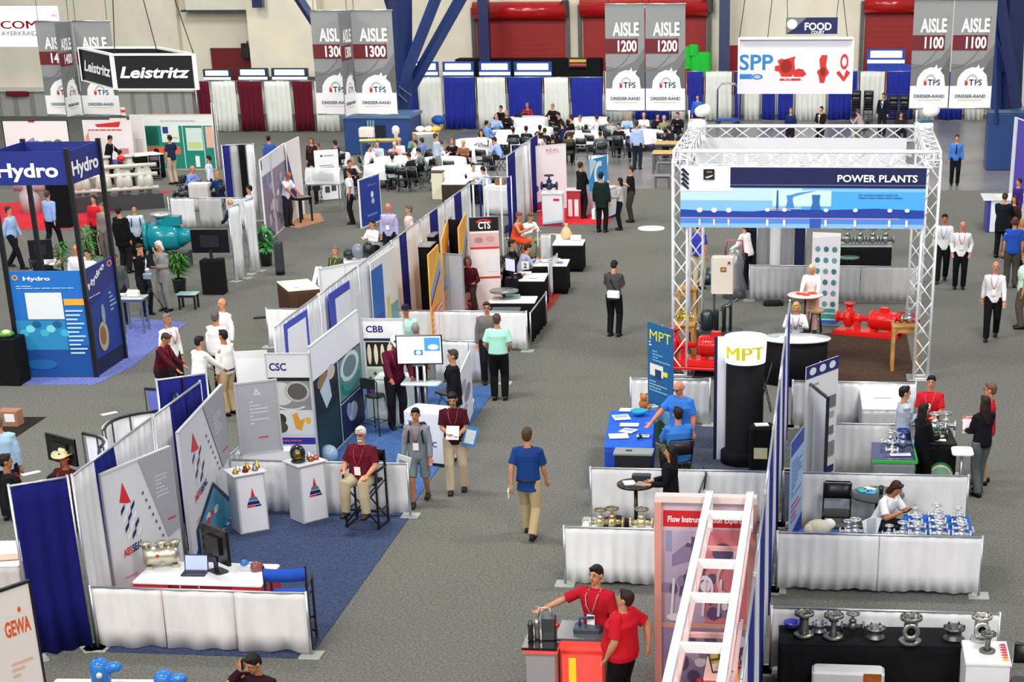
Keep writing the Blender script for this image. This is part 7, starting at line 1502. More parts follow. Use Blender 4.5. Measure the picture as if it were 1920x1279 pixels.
for k in range(6): a = k*pi/3; m = M(); m.lathe([(.03, 0), (.03, .04), (0, .04)], (-.64, .36*math.cos(a), .85+.36*math.sin(a)), C('c8d0d4', 'metal'), 6, ax=Vector((-1, 0, 0))); m.obj('bolt', t)
# rail and white folded drapes near it
drape_run(P(321, 428), P(476, 428), .95, ['dcdcde', 'b8b8b8', 'dcdcde'], 'low white and grey drape rail behind the teal pump', name='drape_rail', base=False)
drape_run(P(442, 528), P(462, 522), 2.0, ['e2e4e6'], 'tall narrow white drape beside the large black monitor', name='drape_wall', amp=.02); drape_run(P(470, 514), P(488, 508), 2.0, ['e2e4e6'], 'second tall narrow white drape, nearer the broad leaved plant', name='drape_wall', amp=.02)
# small table with tripod
q = P(240, 612, 0); q = P(245, 555, .9); A, B = P(222, 560, .85), P(266, 560, .85); draped_table(A, B, .5, .85, C('c8d4dc', 'gloss'), None, 'small glass topped table with papers before the tower stand', legs=C('9aa4ac', 'metal'))
brochure(P(228, 553, .86).x, P(228, 553, .86).y, .865, .2, 'white sheet at the left of the small glass topped table', 'f0f0ee'); m = M(); m.rbox((0, 0, .07), (.3, .2, .14), C('e8e6d8', 'paint'), .05); q = P(250, 552, .9); m.obj('white_box', loc=(q.x, q.y, .862), label='cream box on the small glass topped table', cat='box')
q = P(287, 598); t = empty('tripod', (q.x, q.y, 0), 0, 'black tripod with a silver instrument by the violet carpet', 'tripod')
for k in range(3): a = k*2*pi/3+.5; m = M(); m.tube([(0, 0, .8), (.42*math.cos(a), .42*math.sin(a), 0)], .016, DK, 6); m.obj('leg', t)
m = M(); m.tube([(0, 0, .78), (0, 0, 1.0)], .03, DK); m.obj('column', t); m = M(); m.rbox((0, 0, 1.07), (.22, .18, .14), C('b8ccd4', 'metal'), .04); m.ell((0, 0, 1.2), (.07, .07, .07), C('d8dce0', 'metal')); m.obj('instrument', t)
q = P(350, 540, .4); draped_table(P(330, 552, .4), P(366, 552, .4), .4, .4, C('9ac0c4', 'gloss'), None, 'low glass side table beside the palm', legs=DK)
# red carpet and pale machine
mat_area([P(-40, 428), P(88, 432), P(175, 424), P(210, 400), P(323, 358), P(190, 368), P(-40, 385)], 'c8303c', 'booth_carpet', 'red carpet of the booth with the pale machinery, seen behind the tower stand')
q = P(228, 392); t = empty('machine_exhibit', (q.x, q.y, 0), .5, 'long pale grey machine exhibit with ribbed round housings on the red carpet', 'machine'); c = C('c4c4bc', 'gloss')
for k in range(4): m = M(); m.lathe([(0, 0), (.3, 0), (.42, .06), (.42, .2), (.36, .24), (.36, .3), (.42, .34), (.42, .48), (.28, .55), (0, .55)], (-1.5+k*.7, 0, .95), c, 18, ax=Vector((1, 0, 0))); m.obj('housing', t)
for z in (.7, 1.15, 1.45): m = M(); m.tube([(-1.7, -.3, z), (1.3, -.3, z)], .07, C('d4d0c6', 'gloss'), 10); m.obj('pipe', t)
m = M(); m.box((-.1, 0, .25), (3.0, .9, .5), C('3a3c40', 'paint')); m.obj('base', t)
for k in range(3): m = M(); m.tube([(-1.2+k*.8, 0, 1.3), (-1.2+k*.8, .0, 1.75)], .16, C('d8d4cc', 'gloss'), 14); m.lathe([(.26, 0), (.26, .06), (0, .07)], (-1.2+k*.8, 0, 1.72), c, 16); m.obj('upper_port', t)
m = M(); m.ell((.15, -.3, 1.7), (.14, .14, .12), RED, 10); m.obj('red_cap', t)
q = P(62, 392, 1.3)
t = empty('machine_exhibit', (P(60, 398).x, P(60, 398).y, 0), 0, 'pale rounded machine exhibit behind the left tower post', 'machine'); m = M(); m.lathe([(0, 0), (.35, 0), (.35, .6), (.2, .8), (.3, 1.0), (.3, 1.3), (0, 1.4)], (0, 0, 0), C('b8aeb0', 'gloss'), 18); m.obj('housing', t); m = M(); m.tube([(-.5, 0, .9), (.6, 0, .9)], .2, C('a8a0a4', 'gloss'), 14); m.obj('pipe', t)
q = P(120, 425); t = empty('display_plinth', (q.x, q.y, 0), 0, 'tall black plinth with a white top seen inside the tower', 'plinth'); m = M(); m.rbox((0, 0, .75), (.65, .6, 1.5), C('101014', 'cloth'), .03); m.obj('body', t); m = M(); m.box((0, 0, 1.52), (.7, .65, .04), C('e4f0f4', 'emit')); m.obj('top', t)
# far left booths
def booth_wall(x0, x1, ytop, ybot, base, gl, label, h=2.5, frame=WP, name='exhibit_wall', dy=0):
    a, b = P(x0, ybot), P(x1, ybot); hh = V(x0, ytop, a.y).z; return board((a.x, a.y), (b.x, b.y), hh, base, gl, name, label, 'display wall', frame=frame)
booth_wall(22, 142, 226, 350, C('f4ecee', 'print'), [('p', [(.1, .55), (.45, .75), (.5, .6), (.3, .45)], C('8a94c8', 'print')), ('r', .6, .48, .72, .7, C('5ac83a', 'print')), ('e', .82, .62, .08, .1, C('8a6a3a', 'print')), ('e', .5, .58, .06, .12, C('a87a78', 'print')), ('e', .28, .53, .09, .08, C('dfe4f0', 'print')), ('e', .1, .52, .06, .08, C('6a4a3a', 'print')), ('r', .4, .97, .5, 1, PRD)], 'bright white exhibit wall with green and violet pictures behind the blue tower header', frame=C('121216', 'paint'))
booth_wall(168, 256, 226, 330, C('f2eaea', 'print'), [('p', [(.25, .93), (.8, .98), (.75, .88), (.3, .88)], PRD), ('l', .1, .8, .8, .85, 1, PRD), ('r', .7, .35, .9, .5, C('e08a90', 'print')), ('e', .35, .5, .2, .18, C('e8dfe0', 'print')), ('p', [(.02, .1), (.1, .1), (.1, .8), (.02, .7)], C('e8a088', 'print')), ('r', .5, .1, .95, .3, C('5a6ac8', 'print'))], 'white exhibit wall with red graphics behind the man in a dark suit')
TG = C('1c8a78', 'print')
booth_wall(278, 408, 215, 318, C('e8eeea', 'print'), [('r', 0, 0, .98, .8, TG), ('l', .25, .86, .75, .9, 1, C('a0b0c0', 'print')), ('r', .02, .45, .2, .78, C('0f5a50', 'print')), ('r', .25, .5, .5, .8, C('e8f0e8', 'print')), ('r', .27, .66, .35, .78, C('2a3a8a', 'print')), ('l', .32, .55, .48, .65, 2, C('e09a50', 'print')), ('r', .03, .28, .5, .42, C('e06a50', 'print')), ('e', .15, .34, .04, .05, C('3a1a1a', 'print')), ('e', .3, .35, .04, .05, C('3a1a1a', 'print')), ('r', .55, .02, .56, .8, C('d8ece4', 'print')), ('r', .6, .35, .83, .76, C('d8e8e0', 'print')), ('r', .62, .38, .81, .5, C('c8d890', 'print')), ('r', .88, .4, .98, .78, C('e8b8a0', 'print')), ('r', .7, .05, .76, .25, C('e8f4f0', 'print')), ('r', .84, .02, .85, .8, C('d8ece4', 'print'))], 'teal and white exhibit wall with tall pictures at the far left booths', frame=C('e0b8a8', 'paint'))
booth_wall(256, 280, 216, 325, C('e4dcdc', 'print'), [('r', .2, .1, .8, .6, C('d0c4c4', 'print'))], 'narrow pale wall piece between the red graphics wall and the teal wall')
booth_wall(215, 246, 201, 300, C('e4d0c8', 'print'), [('r', 0, .9, 1, .95, PRD), ('r', 0, .8, 1, .84, C('3a4a4a', 'print'))], 'small pale sign top with a red line behind the red graphics wall', frame=None)
drape_run((P(408, 318).x, P(408, 318).y), (P(414, 318).x, P(414, 318).y+.1), 2.5, ['ece8e8'], 'thin white edge post at the right end of the teal wall', name='drape_wall', base=False)
draped_table(P(252, 293, .9), P(306, 288, .9), .9, .9, C('f0f0ee', 'cloth'), TB, 'black draped table with a white top before the teal exhibit wall')
for px, py, rr, lb in ((262, 335, 2.2, 'dark grey office chair left of the low silver table, far left'), (292, 338, 3.4, 'second dark grey office chair by the black draped table')):
    v = P(px, py); fold_chair(v.x, v.y, rr, lb, None, '26282c', '9a9ea4')
# second far island: poster wall with machinery models
drape_run(P(430, 418, 0), P(488, 414, 0), 2.44, ['22287a', 'b0b4b8', '111115', 'e8e8ec'], 'tall blue, grey and black drape wall left of the pipework posters', name='drape_wall')
a, b = P(505, 420), P(560, 372)
PIP, PI2 = C('8c7c94', 'print'), C('b8a8b4', 'print'); rr = random.Random(9)
gl = [('r', 0, 0, 1, 1, PIP), ('r', 0, .8, 1, 1, C('e8e8ee', 'print')), ('r', 0, .88, .05, 1, C('2a2a6a', 'print')), ('r', .36, 0, .42, 1, C('d4ccd4', 'print'))]
for k in range(26): gl.append(('e', rr.uniform(.06, .94), rr.uniform(.08, .75), .06, rr.uniform(.03, .09), rr.choice((PI2, C('6a5a74', 'print'), C('d8c8c8', 'print'), C('7a8ab8', 'print')))))
board(P(487, 298, 2.5), P(533, 266, 2.5), 2.45, PIP, gl, 'exhibit_wall', 'tall wall of mauve pipework posters with white tops, facing the bald man', 'display wall', frame=C('e4e4e8', 'paint'))
board(P(535, 262, 2.6), P(560, 250, 2.6), 2.5, C('f0e8e6', 'print'), [('p', [(0, .3), (.5, .3), (0, .9)], C('2a2a7a', 'print')), ('e', .6, .25, .1, .05, C('4a4a7a', 'print'))], 'exhibit_wall', 'pale exhibit wall at the far end of the mauve posters', 'display wall')
mat_area([P(505, 422), P(520, 405), P(600, 400), P(608, 415), P(560, 428)], 'b88a6c', 'booth_carpet', 'tan wooden floor patch under the man in a white shirt by the mauve posters')
A, B = P(588, 283, 1.7), P(633, 280, 1.7)
rollup(A, B, 1.65, C('f0f0f2', 'print'), [('e', .3, .88, .05, .025, C('2a5aa8', 'print')), ('l', .4, .85, .8, .9, 1, C('6a8ab8', 'print')), ('l', .2, .62, .8, .7, 2, C('7a8a94', 'print')), ('l', .2, .5, .7, .6, 3, C('d0c8a8', 'print')), ('r', .35, .12, .55, .25, C('3a4a4a', 'print')), ('r', .62, .15, .82, .34, C('3a4844', 'print'))], 'white banner stand with small machine pictures behind the glass case')
A, B = P(672, 335, 1.55), P(710, 322, 1.55)
board(A, B, 1.5, C('1c3a96', 'print'), [('l', .4, .8, .85, .86, 2, C('7a9ad0', 'print')), ('e', .6, .62, .07, .07, C('d8e4f4', 'print')), ('e', .62, .48, .08, .06, C('a8c0e4', 'print')), ('l', .3, .15, .8, .25, 1, C('6a8ac8', 'print')), ('p', [(0, 1), (.5, 1), (.6, .96), (1, .98), (1, 1)], C('3a90d0', 'print'))], 'graphic_stand', 'deep blue exhibit panel at the edge of the dining tables', 'display panel', frame=WP)
q = P(613, 395); t = empty('glass_case', (q.x, q.y, 0), 0, 'glass display case with a dark machine model and a curved hood', 'display case')
for a in (-.55, .55):
    for b in (-.3, .3): m = M(); m.box((a, b, .45), (.04, .04, .9), C('b8bcc0', 'metal')); m.obj('leg', t)
m = M(); m.box((0, 0, .9), (1.2, .7, .03), C('c8ccd0', 'metal')); m.obj('shelf', t)
m = M(); m.tube([(-.4, 0, 1.1), (.3, 0, 1.1)], .14, C('1e4a4c', 'gloss'), 14); m.tube([(-.1, 0, 1.1), (-.1, 0, 1.3)], .06, C('1e4a4c', 'gloss')); m.obj('machine_model', t)
m = M(); N = 10; vs = [(x, -.35+.7*0+.3*math.cos(i*pi/N)*1.0+.35, .92+.5*math.sin(i*pi/N)) for x in (-.6, .6) for i in range(N+1)]; m.add(vs, [(i, i+1, N+2+i, N+1+i) for i in range(N)], C('e8eef2', 'sheer'), True); m.obj('hood', t)
draped_table(P(560, 372, .8), P(586, 368, .8), .6, .8, C('20282c', 'gloss'), None, 'dark small table with leaflets before the bald man in a white shirt', legs=DK)
# white counter at the left of that island
draped_table(P(352, 345, .9), P(388, 345, .9), .5, .9, C('f0f0f0', 'cloth'), C('c8c4c0', 'cloth'), 'small white counter before the seated people at the far left')
for px, py, lb in ((340, 372, 'small dark model pump on a low stand by the small white counter'),): q = P(px, py); t = valve(q.x, q.y, .0, 1.8, lb, '5a6266', '4a5256', name='machine_model')
# dining area
rt = [(742, 296, .85, 'round white clothed table in the left of the dining area, before the blue base block'), (722, 310, .8, 'white clothed table at the near left of the dining area beside the blue panel'), (832, 297, .85, 'white clothed table in the middle of the dining area with a dark box under it'), (888, 262, .75, 'round white table before the man in the pink shirt'), (882, 281, .8, 'round white table beside the man in a light blue shirt in the middle'), (946, 247, .85, 'round white table right of the blue shirted diners'), (990, 220, .9, 'round white table before the man in the red shirt'), (1000, 240, .85, 'round white table in front of the red shirted man, near side'), (1092, 248, .9, 'white table left of the man with the green bag strap'), (1110, 222, .9, 'far white table behind the middle dining group'), (1200, 246, 1.0, 'white table under the seam of the middle banners before the standing person'), (622, 288, .7, 'small white table behind the white banner stand'), (860, 315, 1.0, 'white table at the near end of the dining area beyond the drape wall')]
for px, py, r0, lb in rt: round_cloth_table(px, py, r0, lb)
m = M(); q = P(833, 308, .3); m.box((0, 0, .2), (.7, .35, .4), C('161c28', 'cloth')); m.obj('dark_box', loc=(q.x, q.y-.75, .0), label='dark box standing under the edge of the middle dining table', cat='box')
# serving tables by the base block
t = draped_table(P(674, 264, 1.2), P(752, 262, 1.2), .6, 1.2, C('c8c060', 'paint'), None, 'high serving counter with a yellow edged top before the blue base block', legs=C('8a9090', 'metal'))
m = M(); q = P(688, 256, 1.22); m.rbox((0, 0, .18), (.6, .4, .36), C('e8d8d4', 'cloth'), .1); m.obj('food_box', loc=(q.x, q.y, 1.215), label='pale pink wrapped box on the left of the high serving counter', cat='box')
m = M(); q = P(743, 260, 1.22); m.lathe([(0, 0), (.08, 0), (.08, .15), (.15, .22), (.15, .4), (.08, .48), (0, .5)], (0, 0, 0), C('e4d4d0', 'gloss'), 16); m.obj('drink_urn', loc=(q.x, q.y, 1.215), label='round topped drink urn at the right of the high serving counter', cat='urn')
draped_table(P(782, 252, 1.0), P(822, 250, 1.0), .8, 1.0, C('e8dcc8', 'cloth'), C('8a9496', 'cloth'), 'small serving table with trays right of the blue base block')
for px, c, lb, k in ((788, 'e8e4e0', 'white domed tray on the small serving table', .2), (804, 'e4d0c8', 'pinkish tray of food on the small serving table', .2), (818, 'd8b040', 'golden tray at the end of the small serving table', .22)):
    q = P(px, 246, 1.02); m = M(); m.ell((0, 0, .1), (k, .2, .12), C(c, 'gloss'), 12); m.obj('food_tray', loc=(q.x, q.y, 1.01), label=lb, cat='tray')
m = M(); q = P(822, 225, 1.0); m.ell((0, 0, 1.0), (.32, .3, .2), C('2c58a8', 'cloth'), 12); m.tube([(0, 0, 0), (0, 0, .9)], .03, CHR, 6); m.obj('blue_canopy', loc=(q.x, q.y, 0), label='small rounded blue cover on a pole before the first white back drape', cat='cover')
for px in (735, 742):
    pass
# stacked chairs and luggage trolley at the far right back
for px, n_, lb in ((1603, 4, 'stack left of the pair by the white drape'), (1626, 4, 'stack of black chairs before the white drape'), (1672, 3, 'stack of black chairs behind the man in a dark suit'), (1692, 3, 'farthest right stack of black chairs')):
    q = P(px, 228)
    for k in range(n_): fold_chair(q.x, q.y-1.2, pi, 'black chair in the '+lb, 'stacked chairs: '+lb, '15171a', '6a6e74', z=.0+k*.2)
q = P(1368, 228); t = empty('luggage_trolley', (q.x, q.y-1.5, 0), 0, 'chrome luggage trolley with a blue deck before the thin blue column', 'trolley')
m = M(); m.box((0, 0, .25), (1.1, .6, .12), C('24489a', 'paint')); m.obj('deck', t)
for s in (-1, 1): m = M(); m.tube([(-.5, .25*s, .3), (-.5, .25*s, 1.6), (-.3, .25*s, 1.85), (.3, .25*s, 1.85), (.5, .25*s, 1.6), (.5, .25*s, .3)], .03, CHR, 8); m.obj('hoop', t)
for a in (-.45, .45):
    for b in (-.25, .25): m = M(); m.tube([(a, b-.03, .1), (a, b+.03, .1)], .1, DK, 12); m.obj('wheel', t)
# glowing table on the far side of the left island
A, B = P(541, 545, .95), P(600, 540, .95)
t = draped_table(A, B, 1.3, .95, C('f2ecc8', 'print'), C('4a3428', 'cloth'), 'warm lit table with a dark brown skirt beyond the blue framed posters')
q = P(556, 538, .97); l = empty('spot_lamp', (q.x, q.y, .968), 0, 'glaring bright lamp on the corner of the warm lit table', 'lamp'); m = M(); m.ell((0, 0, .06), (.06, .06, .06), C('fff4e0', 'lamp'), 12); m.obj('bulb', l); m = M(); m.lathe([(.07, 0), (.07, .02), (0, .03)], (0, 0, 0), CHR, 14); m.obj('base', l)
pl = bpy.data.lights.new('spot_light', 'POINT'); pl.energy = 30; pl.color = (1, .85, .65); pl.shadow_soft_size = .1; po = bpy.data.objects.new('spot_light', pl); COL.objects.link(po); po.location = (q.x, q.y-.0, 1.2)
q = P(604, 500, 1.3); t = empty('paper_rack', (P(602, 536, .97).x, P(602, 536, .97).y, .965), .2, 'fan of white papers standing up at the end of the warm lit table', 'papers')
for k in range(3): m = M(); m.box((-.12+.1*k, 0, .24), (.09, .01, .46), C('f0f2f4', 'print'), ty=.3*(1-k)); m.obj('leaflet', t)
q = P(672, 492, 1.1); t = empty('camera_model', (P(672, 480, 1.1).x, P(672, 480, 1.1).y, 0), 0, 'grey and black machine on a white counter behind the plain white wall', 'machine'); m = M(); m.rbox((0, 0, .5), (.9, .6, 1.0), WP, .04); m.obj('counter', t); m = M(); m.ell((-.25, 0, 1.15), (.15, .15, .15), C('2a3034', 'gloss')); m.ell((0, 0, 1.22), (.18, .16, .2), C('7a8694', 'gloss')); m.ell((.28, 0, 1.25), (.16, .14, .22), C('22262a', 'gloss')); m.obj('machine_head', t)
m = M(); q = P(487, 597); m.rbox((0, 0, .02), (.3, .12, .04), C('1a1a1a'), .02, rz=.5); m.obj('fallen_gadget', loc=(q.x, q.y, .0), label='small dark object lying on the open carpet right of the men in white', cat='gadget')
# ================================================================ the people
HD, HB_, HG, HW_, HBL = '17120f', '3a2618', '8a8680', 'd9d6d0', 'c9a468'
# --- foreground
person(988, 802, 'person in a royal blue polo and khaki trousers walking away down the aisle', -4, 'walk2', 1.84, shirt='1c3e7e', sl='short', legs='b7a27c', near=2, belt=True, hair='4a3424', over=True, lan='a02838', b=1.04)
wk = bpy.data.objects['person']
q = local(wk, (-.28, -.12, .72)); m = M(); m.box((0, 0, 0), (.02, .1, .14), C('f4f4f4', 'print'), tx=.4); m.obj('folded_paper', loc=q, label='white folded paper held by the person walking away in a royal blue polo', cat='paper')
person(1117, 1060, 'person in a red polo and black trousers with one arm stretched out over the kiosk', 163, dict(rh=(.60, .22, 1.17), lh=(-.26, .06, .84), turn=-8, curl=.8), 1.82, shirt='b51a2a', sl='short', legs='141418', near=2, lan='c89090', badge=True, hair='1c130e', b=.98)
person(1176, 1107, 'person in a bright red polo standing sideways with head raised, right by the outstretched arm', 68, dict(rh=(.2, -.24, .98), lh=(-.24, .1, .9), nod=-14, turn=8), 1.76, shirt='c41c2a', sl='short', legs='111114', b=1.42, belly=.1, near=2, hair='231812')
person(675, 800, 'white haired person in a maroon polo sitting on a tall black director chair', 172, dict(POSES['stool'], rh=(.2, .3, .96), lh=(-.19, .34, .92)), 1.82, shirt='5e1626', sl='short', b=1.26, belly=.1, near=2, hair='dcdad6', legs='b5a888', beard='cfccc8', glasses=True, lan='b83048', badge=True, skin='c98868', shoes='2a1c14')
o = bpy.data.objects['person.003']; director_chair(o.location.x, o.location.y, 3.0, 'tall black director chair under the white haired person in a maroon polo', '1c1c20', sh=.76)
person(778, 765, 'young person in a grey hoodie and shorts walking with a leaflet in hand', 183, dict(POSES['walk'], rh=(.24, .1, .82)), 1.7, shirt='7d858c', near=2, shorts=True, legs='6f7b7a', hair='12100e', bag=('pack', '22252a'), lan='b84058', badge=True, skin='b97a54', shoes='1a1a1e')
person(847, 737, 'young person in a dark maroon polo and khaki trousers looking at a brochure', 188, dict(POSES['hold'], rf=(.1, .1, .085), lf=(-.12, -.1, .09), nod=18), 1.8, shirt='481420', sl='short', legs='c8b69a', near=2, hair='120e0c', lan='b04060', skin='c08a66')
for nm, px, py, lb, c in (('leaflet', 790, 860, 'white leaflet held low by the young person in a grey hoodie', 'eef0f2'), ):
    o = bpy.data.objects['person.004']; q = local(o, (.22, .24, .80)); m = M(); m.box((0, 0, 0), (.24, .012, .28), C(c, 'print'), tx=.35, ty=.3); m.box((0, -.008, -.03), (.16, .004, .14), C('9aa0a8', 'print'), tx=.35, ty=.3); m.obj(nm, loc=q, label=lb, cat='leaflet')
o = bpy.data.objects['person.005']; q = local(o, (0, .36, 1.12)); m = M(); m.box((0, 0, 0), (.22, .012, .24), C('e8eaec', 'print'), tx=-.5); m.box((0, .008, -.03), (.16, .004, .12), C('4a7ab0', 'print'), tx=-.5); m.obj('brochure', loc=q, label='white and blue brochure held by the young person in a dark maroon polo', cat='brochure')
q = local(o, (-.27, .1, .98)); m = M(); m.box((0, 0, 0), (.26, .015, .34), C('4a88c8', 'print'), ty=.3, rz=.5); m.box((0, -.01, 0), (.18, .004, .24), C('dfe8f0', 'print'), ty=.3, rz=.5); m.obj('show_bag', loc=q, label='blue and white folder under the arm of the young person in maroon', cat='folder')
person(468, 1229, 'person in a dark maroon shirt with a phone at the ear, bottom edge', 160, dict(rh=(.15, .10, 1.50), rpole=(.5, .5, -.9), rdir=(-.2, .0, 1), lh=(-.24, .1, .9), nod=22, turn=-10), 1.74, shirt='2a141e', near=2, legs='1c1c22', hair='15100d', skin='b98058', b=1.05)
o = bpy.data.objects['person.006']; q = local(o, (.12, .09, 1.585)); m = M(); m.rbox((0, 0, 0), (.02, .06, .13), C('101012', 'gloss'), .005); m.obj('mobile_phone', loc=q, label='black mobile phone held to the ear at the bottom edge', cat='phone')
# --- near and middle distance, left of the aisle
person(848, 655, 'person in a dark suit and white shirt turned towards the flat screen', 105, 'stand', 1.78, shirt='e8e8ea', jacket='14141a', near=1, hair='3a322c')
person(742, 633, 'person in a maroon shirt and white cap bending over a laptop', -150, dict(POSES['reach'], lean=12), 1.9, shirt='5c1530', near=1, hat=('cap', 'f0f0ee'), lan='d04050', skin='9a5c40')
person(760, 571, 'person in a mint shirt and navy cap standing behind the gold product wall', -165, 'stand', 1.78, shirt='b4e6d4', sl='short', near=1, hat=('cap', '1c2438'), skin='c07a58')
person(778, 606, 'grey haired person in a mottled grey shirt seen from behind beside the person in mint', 15, 'stand', 1.7, shirt='8f9c9a', near=1, hair='8a847c', b=1.1)
person(931, 588, 'person in a mint green shirt and black trousers seen from behind at the aisle edge', 4, dict(rh=(.2, .18, .98), lh=(-.2, .18, .98)), 1.8, shirt='a8e2cc', sl='short', legs='121216', near=1, hair='4a3c30', b=1.12, belt=True)
person(912, 566, 'person in a grey shirt and glasses facing the person in mint green', -170, 'stand', 1.76, shirt='6e6a68', near=1, hair='3a2a20', glasses=True)
person(1153, 488, 'person in a charcoal polo with a white shoulder bag, head bowed, alone in the aisle', -14, dict(POSES['hold'], nod=22), 1.8, shirt='474747', sl='short', legs='121217', near=1, bag=('sling', 'e8e9ec'), hair='15161c')
person(118, 846, 'person in a cream cowboy hat and dark jacket sitting behind the drape wall', 165, 'sit', 1.8, shirt='4a2420', near=1, hat=('cowboy', 'e6d8a8'), lan='c83a30', skin='b0604a')
person(8, 851, 'dark bearded person in a black jacket at the left edge', -60, 'stand', 1.76, shirt='1a1a1c', near=1, hair='1a1410', lan='b83040', skin='a8704c')
person(-6, 778, 'person in a pale blue shirt cut by the left edge', 20, 'stand', 1.8, shirt='a8c8e4', near=1, hair='6a6460', b=1.1)
person(312, 588, 'grey haired person in a white shirt with a red lanyard, left of the talking group', -120, 'stand', 1.8, shirt='ecebee', near=1, hair='7a6c5c', lan='d05060', skin='b87858')
person(315, 626, 'person in a maroon shirt leaning on a counter, front left of the talking group', -100, 'reach', 1.72, shirt='4c1420', near=1, hair='3a2a20', lan='b03048', skin='c07a5a')
person(415, 559, 'balding person in a white shirt at the back of the talking group', 150, 'stand', 1.8, shirt='f0eef0', near=1, hair='7a5a48', style='bald', skin='d08a68')
person(403, 584, 'grey haired person in a white shirt with the back turned in the talking group', -10, 'stand', 1.78, shirt='eceaec', near=1, hair='5a5654', b=1.2)
person(374, 630, 'black haired person in a white shirt seen from behind above the blue cross drape', -35, dict(POSES['reach'], lean=8, nod=5), 1.72, shirt='f0eff0', near=1, hair='100e10', b=1.08)
person(417, 618, 'person in a white shirt and khaki trousers facing the talking group', 65, 'stand', 1.74, shirt='efecea', legs='cdb48c', near=1, hair='120f0e', belt=True, skin='b87850')
person(262, 457, 'person in a black suit talking beside the tower stand', -120, 'chin', 1.8, shirt='ccd0dc', jacket='131318', near=1, hair='3a2418')
person(295, 452, 'white haired person in a light grey suit with a hand at the chin', 155, 'chin', 1.78, shirt='a8a4a2', jacket='8d8a88', legs='8a8886', near=1, hair='d8d6d0', style='bob')
person(222, 387, 'broad person in a black suit seen from behind near the pale machine', -20, 'stand', 1.85, shirt='101014', jacket='101014', near=0, b=1.25, hair='1a1a22')
person(250, 383, 'person in a pale blue shirt with dark straps by the broad black suit', -155, 'stand', 1.78, shirt='c8d4e8', near=0, bag=('pack', '3a5a78'), hair='2a1a14')
person(15, 386, 'person in a light blue shirt striding on the carpet at the far left', -95, 'walk', 1.8, shirt='9ec0e8', legs='16161e', near=0, hair='3a2c26')
person(88, 357, 'person in a light blue shirt on the red carpet seen between tower posts', -15, 'walk', 1.8, shirt='8fb0e4', legs='16161e', near=0, hair='4a3a34')
person(92, 459, 'dark haired person in a white shirt sitting inside the tower stand area', -100, 'sitlean', 1.75, shirt='f0e8e4', near=1, hair='1c1614')
person(141, 459, 'balding person in a white shirt between the two right tower posts', -170, 'stand', 1.75, shirt='e8e8f0', near=1, style='bald', hair='8a5a44', skin='d0805c')
person(163, 467, 'dark haired person in a white shirt right beside the balding one in the tower', 170, 'stand', 1.7, shirt='e4e6ec', near=1, hair='231a16')
person(214, 476, 'person in a dark grey shirt just right of the tower stand', -160, 'stand', 1.72, shirt='4c5050', near=1, hair='6a3c28')
person(174, 366, 'person in a red shirt and dark trousers by the pale machine', 175, 'stand', 1.76, shirt='d02434', legs='2a2022', near=0, hair='2a1c18')
person(190, 380, 'person in grey brown clothes beside the one in red', 160, 'stand', 1.7, shirt='8a8078', legs='6a6058', near=0, hair='6a4a3a')
person(208, 254, 'person in a black suit standing before the red graphics wall', -80, 'leanl', 1.8, shirt='dcdce4', jacket='15151c', near=0, hair='15120f')
person(225, 281, 'person in a dark blue jacket and red tie sitting at the far left', -60, 'sit', 1.75, shirt='2a2850', near=0, hair='12100f', tie='c02838')
person(317, 253, 'person in a navy top and tan trousers before the teal wall', 60, 'talk', 1.8, shirt='1c2c48', sl='short', legs='b8a894', near=0, hair='16120f')
person(362, 311, 'balding person in a blue shirt sitting at the small white counter', -110, 'sitlean', 1.75, shirt='7a98d8', near=0, style='bald', hair='9a7060', skin='d0886c')
person(390, 291, 'dark haired person in a white shirt behind the small white counter', 100, 'stand', 1.7, shirt='dfe4f2', near=0, hair='15120f', legs='20305a')
person(406, 321, 'fair haired person in a dark blue top sitting by the small white counter', 60, 'sit', 1.7, shirt='1c3460', near=0, hair='b08a4a', style='bob')
person(428, 374, 'person in a dark jacket bending behind the large black monitor', 60, 'reach', 1.72, shirt='1c2c44', near=0, hair='c09a70')
person(466, 347, 'dark haired person in a pale blue shirt by the tall blue and grey drapes', 120, 'stand', 1.72, shirt='c0cce4', near=0, hair='15120f', legs='9a9ca8')
person(503, 254, 'dark haired person in a blue shirt behind the mauve poster wall', 0, 'stand', 1.75, shirt='3a5aa8', near=0, hair='0f0e12')
person(543, 323, 'balding person in a white shirt and dark trousers before the mauve posters', -115, 'reach', 1.78, shirt='ecebf2', sl='short', legs='26262c', near=0, style='bald', hair='9a4a48', skin='c86a5a')
person(583, 311, 'balding person in a grey shirt sitting behind the glass case', 180, 'sitlean', 1.78, shirt='8a8a88', near=0, style='bald', hair='8a6a5a', skin='c88068')
person(583, 258, 'brown haired person in a dark top and coral scarf beside the white banner stand', 170, 'stand', 1.68, shirt='2a1c20', near=0, hair='5a3a28', style='bob', lan='d06050')
person(627, 262, 'dark haired person in a navy top behind the white banner stand', 60, 'sit', 1.8, shirt='26284c', near=0, hair='2a1a12')
person(654, 315, 'person in a white shirt and black trousers standing by the blue panel', 100, 'stand', 1.78, shirt='f0f0f2', legs='1e1e1e', near=0, hair='2a1c18', sl='short')
person(727, 381, 'bald person in a lavender shirt alone on the carpet left of the drape wall', 178, 'stand', 1.78, shirt='b4b0dc', near=1, style='bald', hair='b08068', lan='d8b0c0', badge=True, skin='cc8064')
person(766, 385, 'grey haired person in a pale pink shirt beside the bald one', 120, 'stand', 1.74, shirt='dcc8c4', near=1, hair='5c5450')
person(697, 412, 'dark haired person in a white shirt behind the plain white exhibit wall', 150, 'sit', 1.72, shirt='f0f0f0', near=1, hair='14161c')
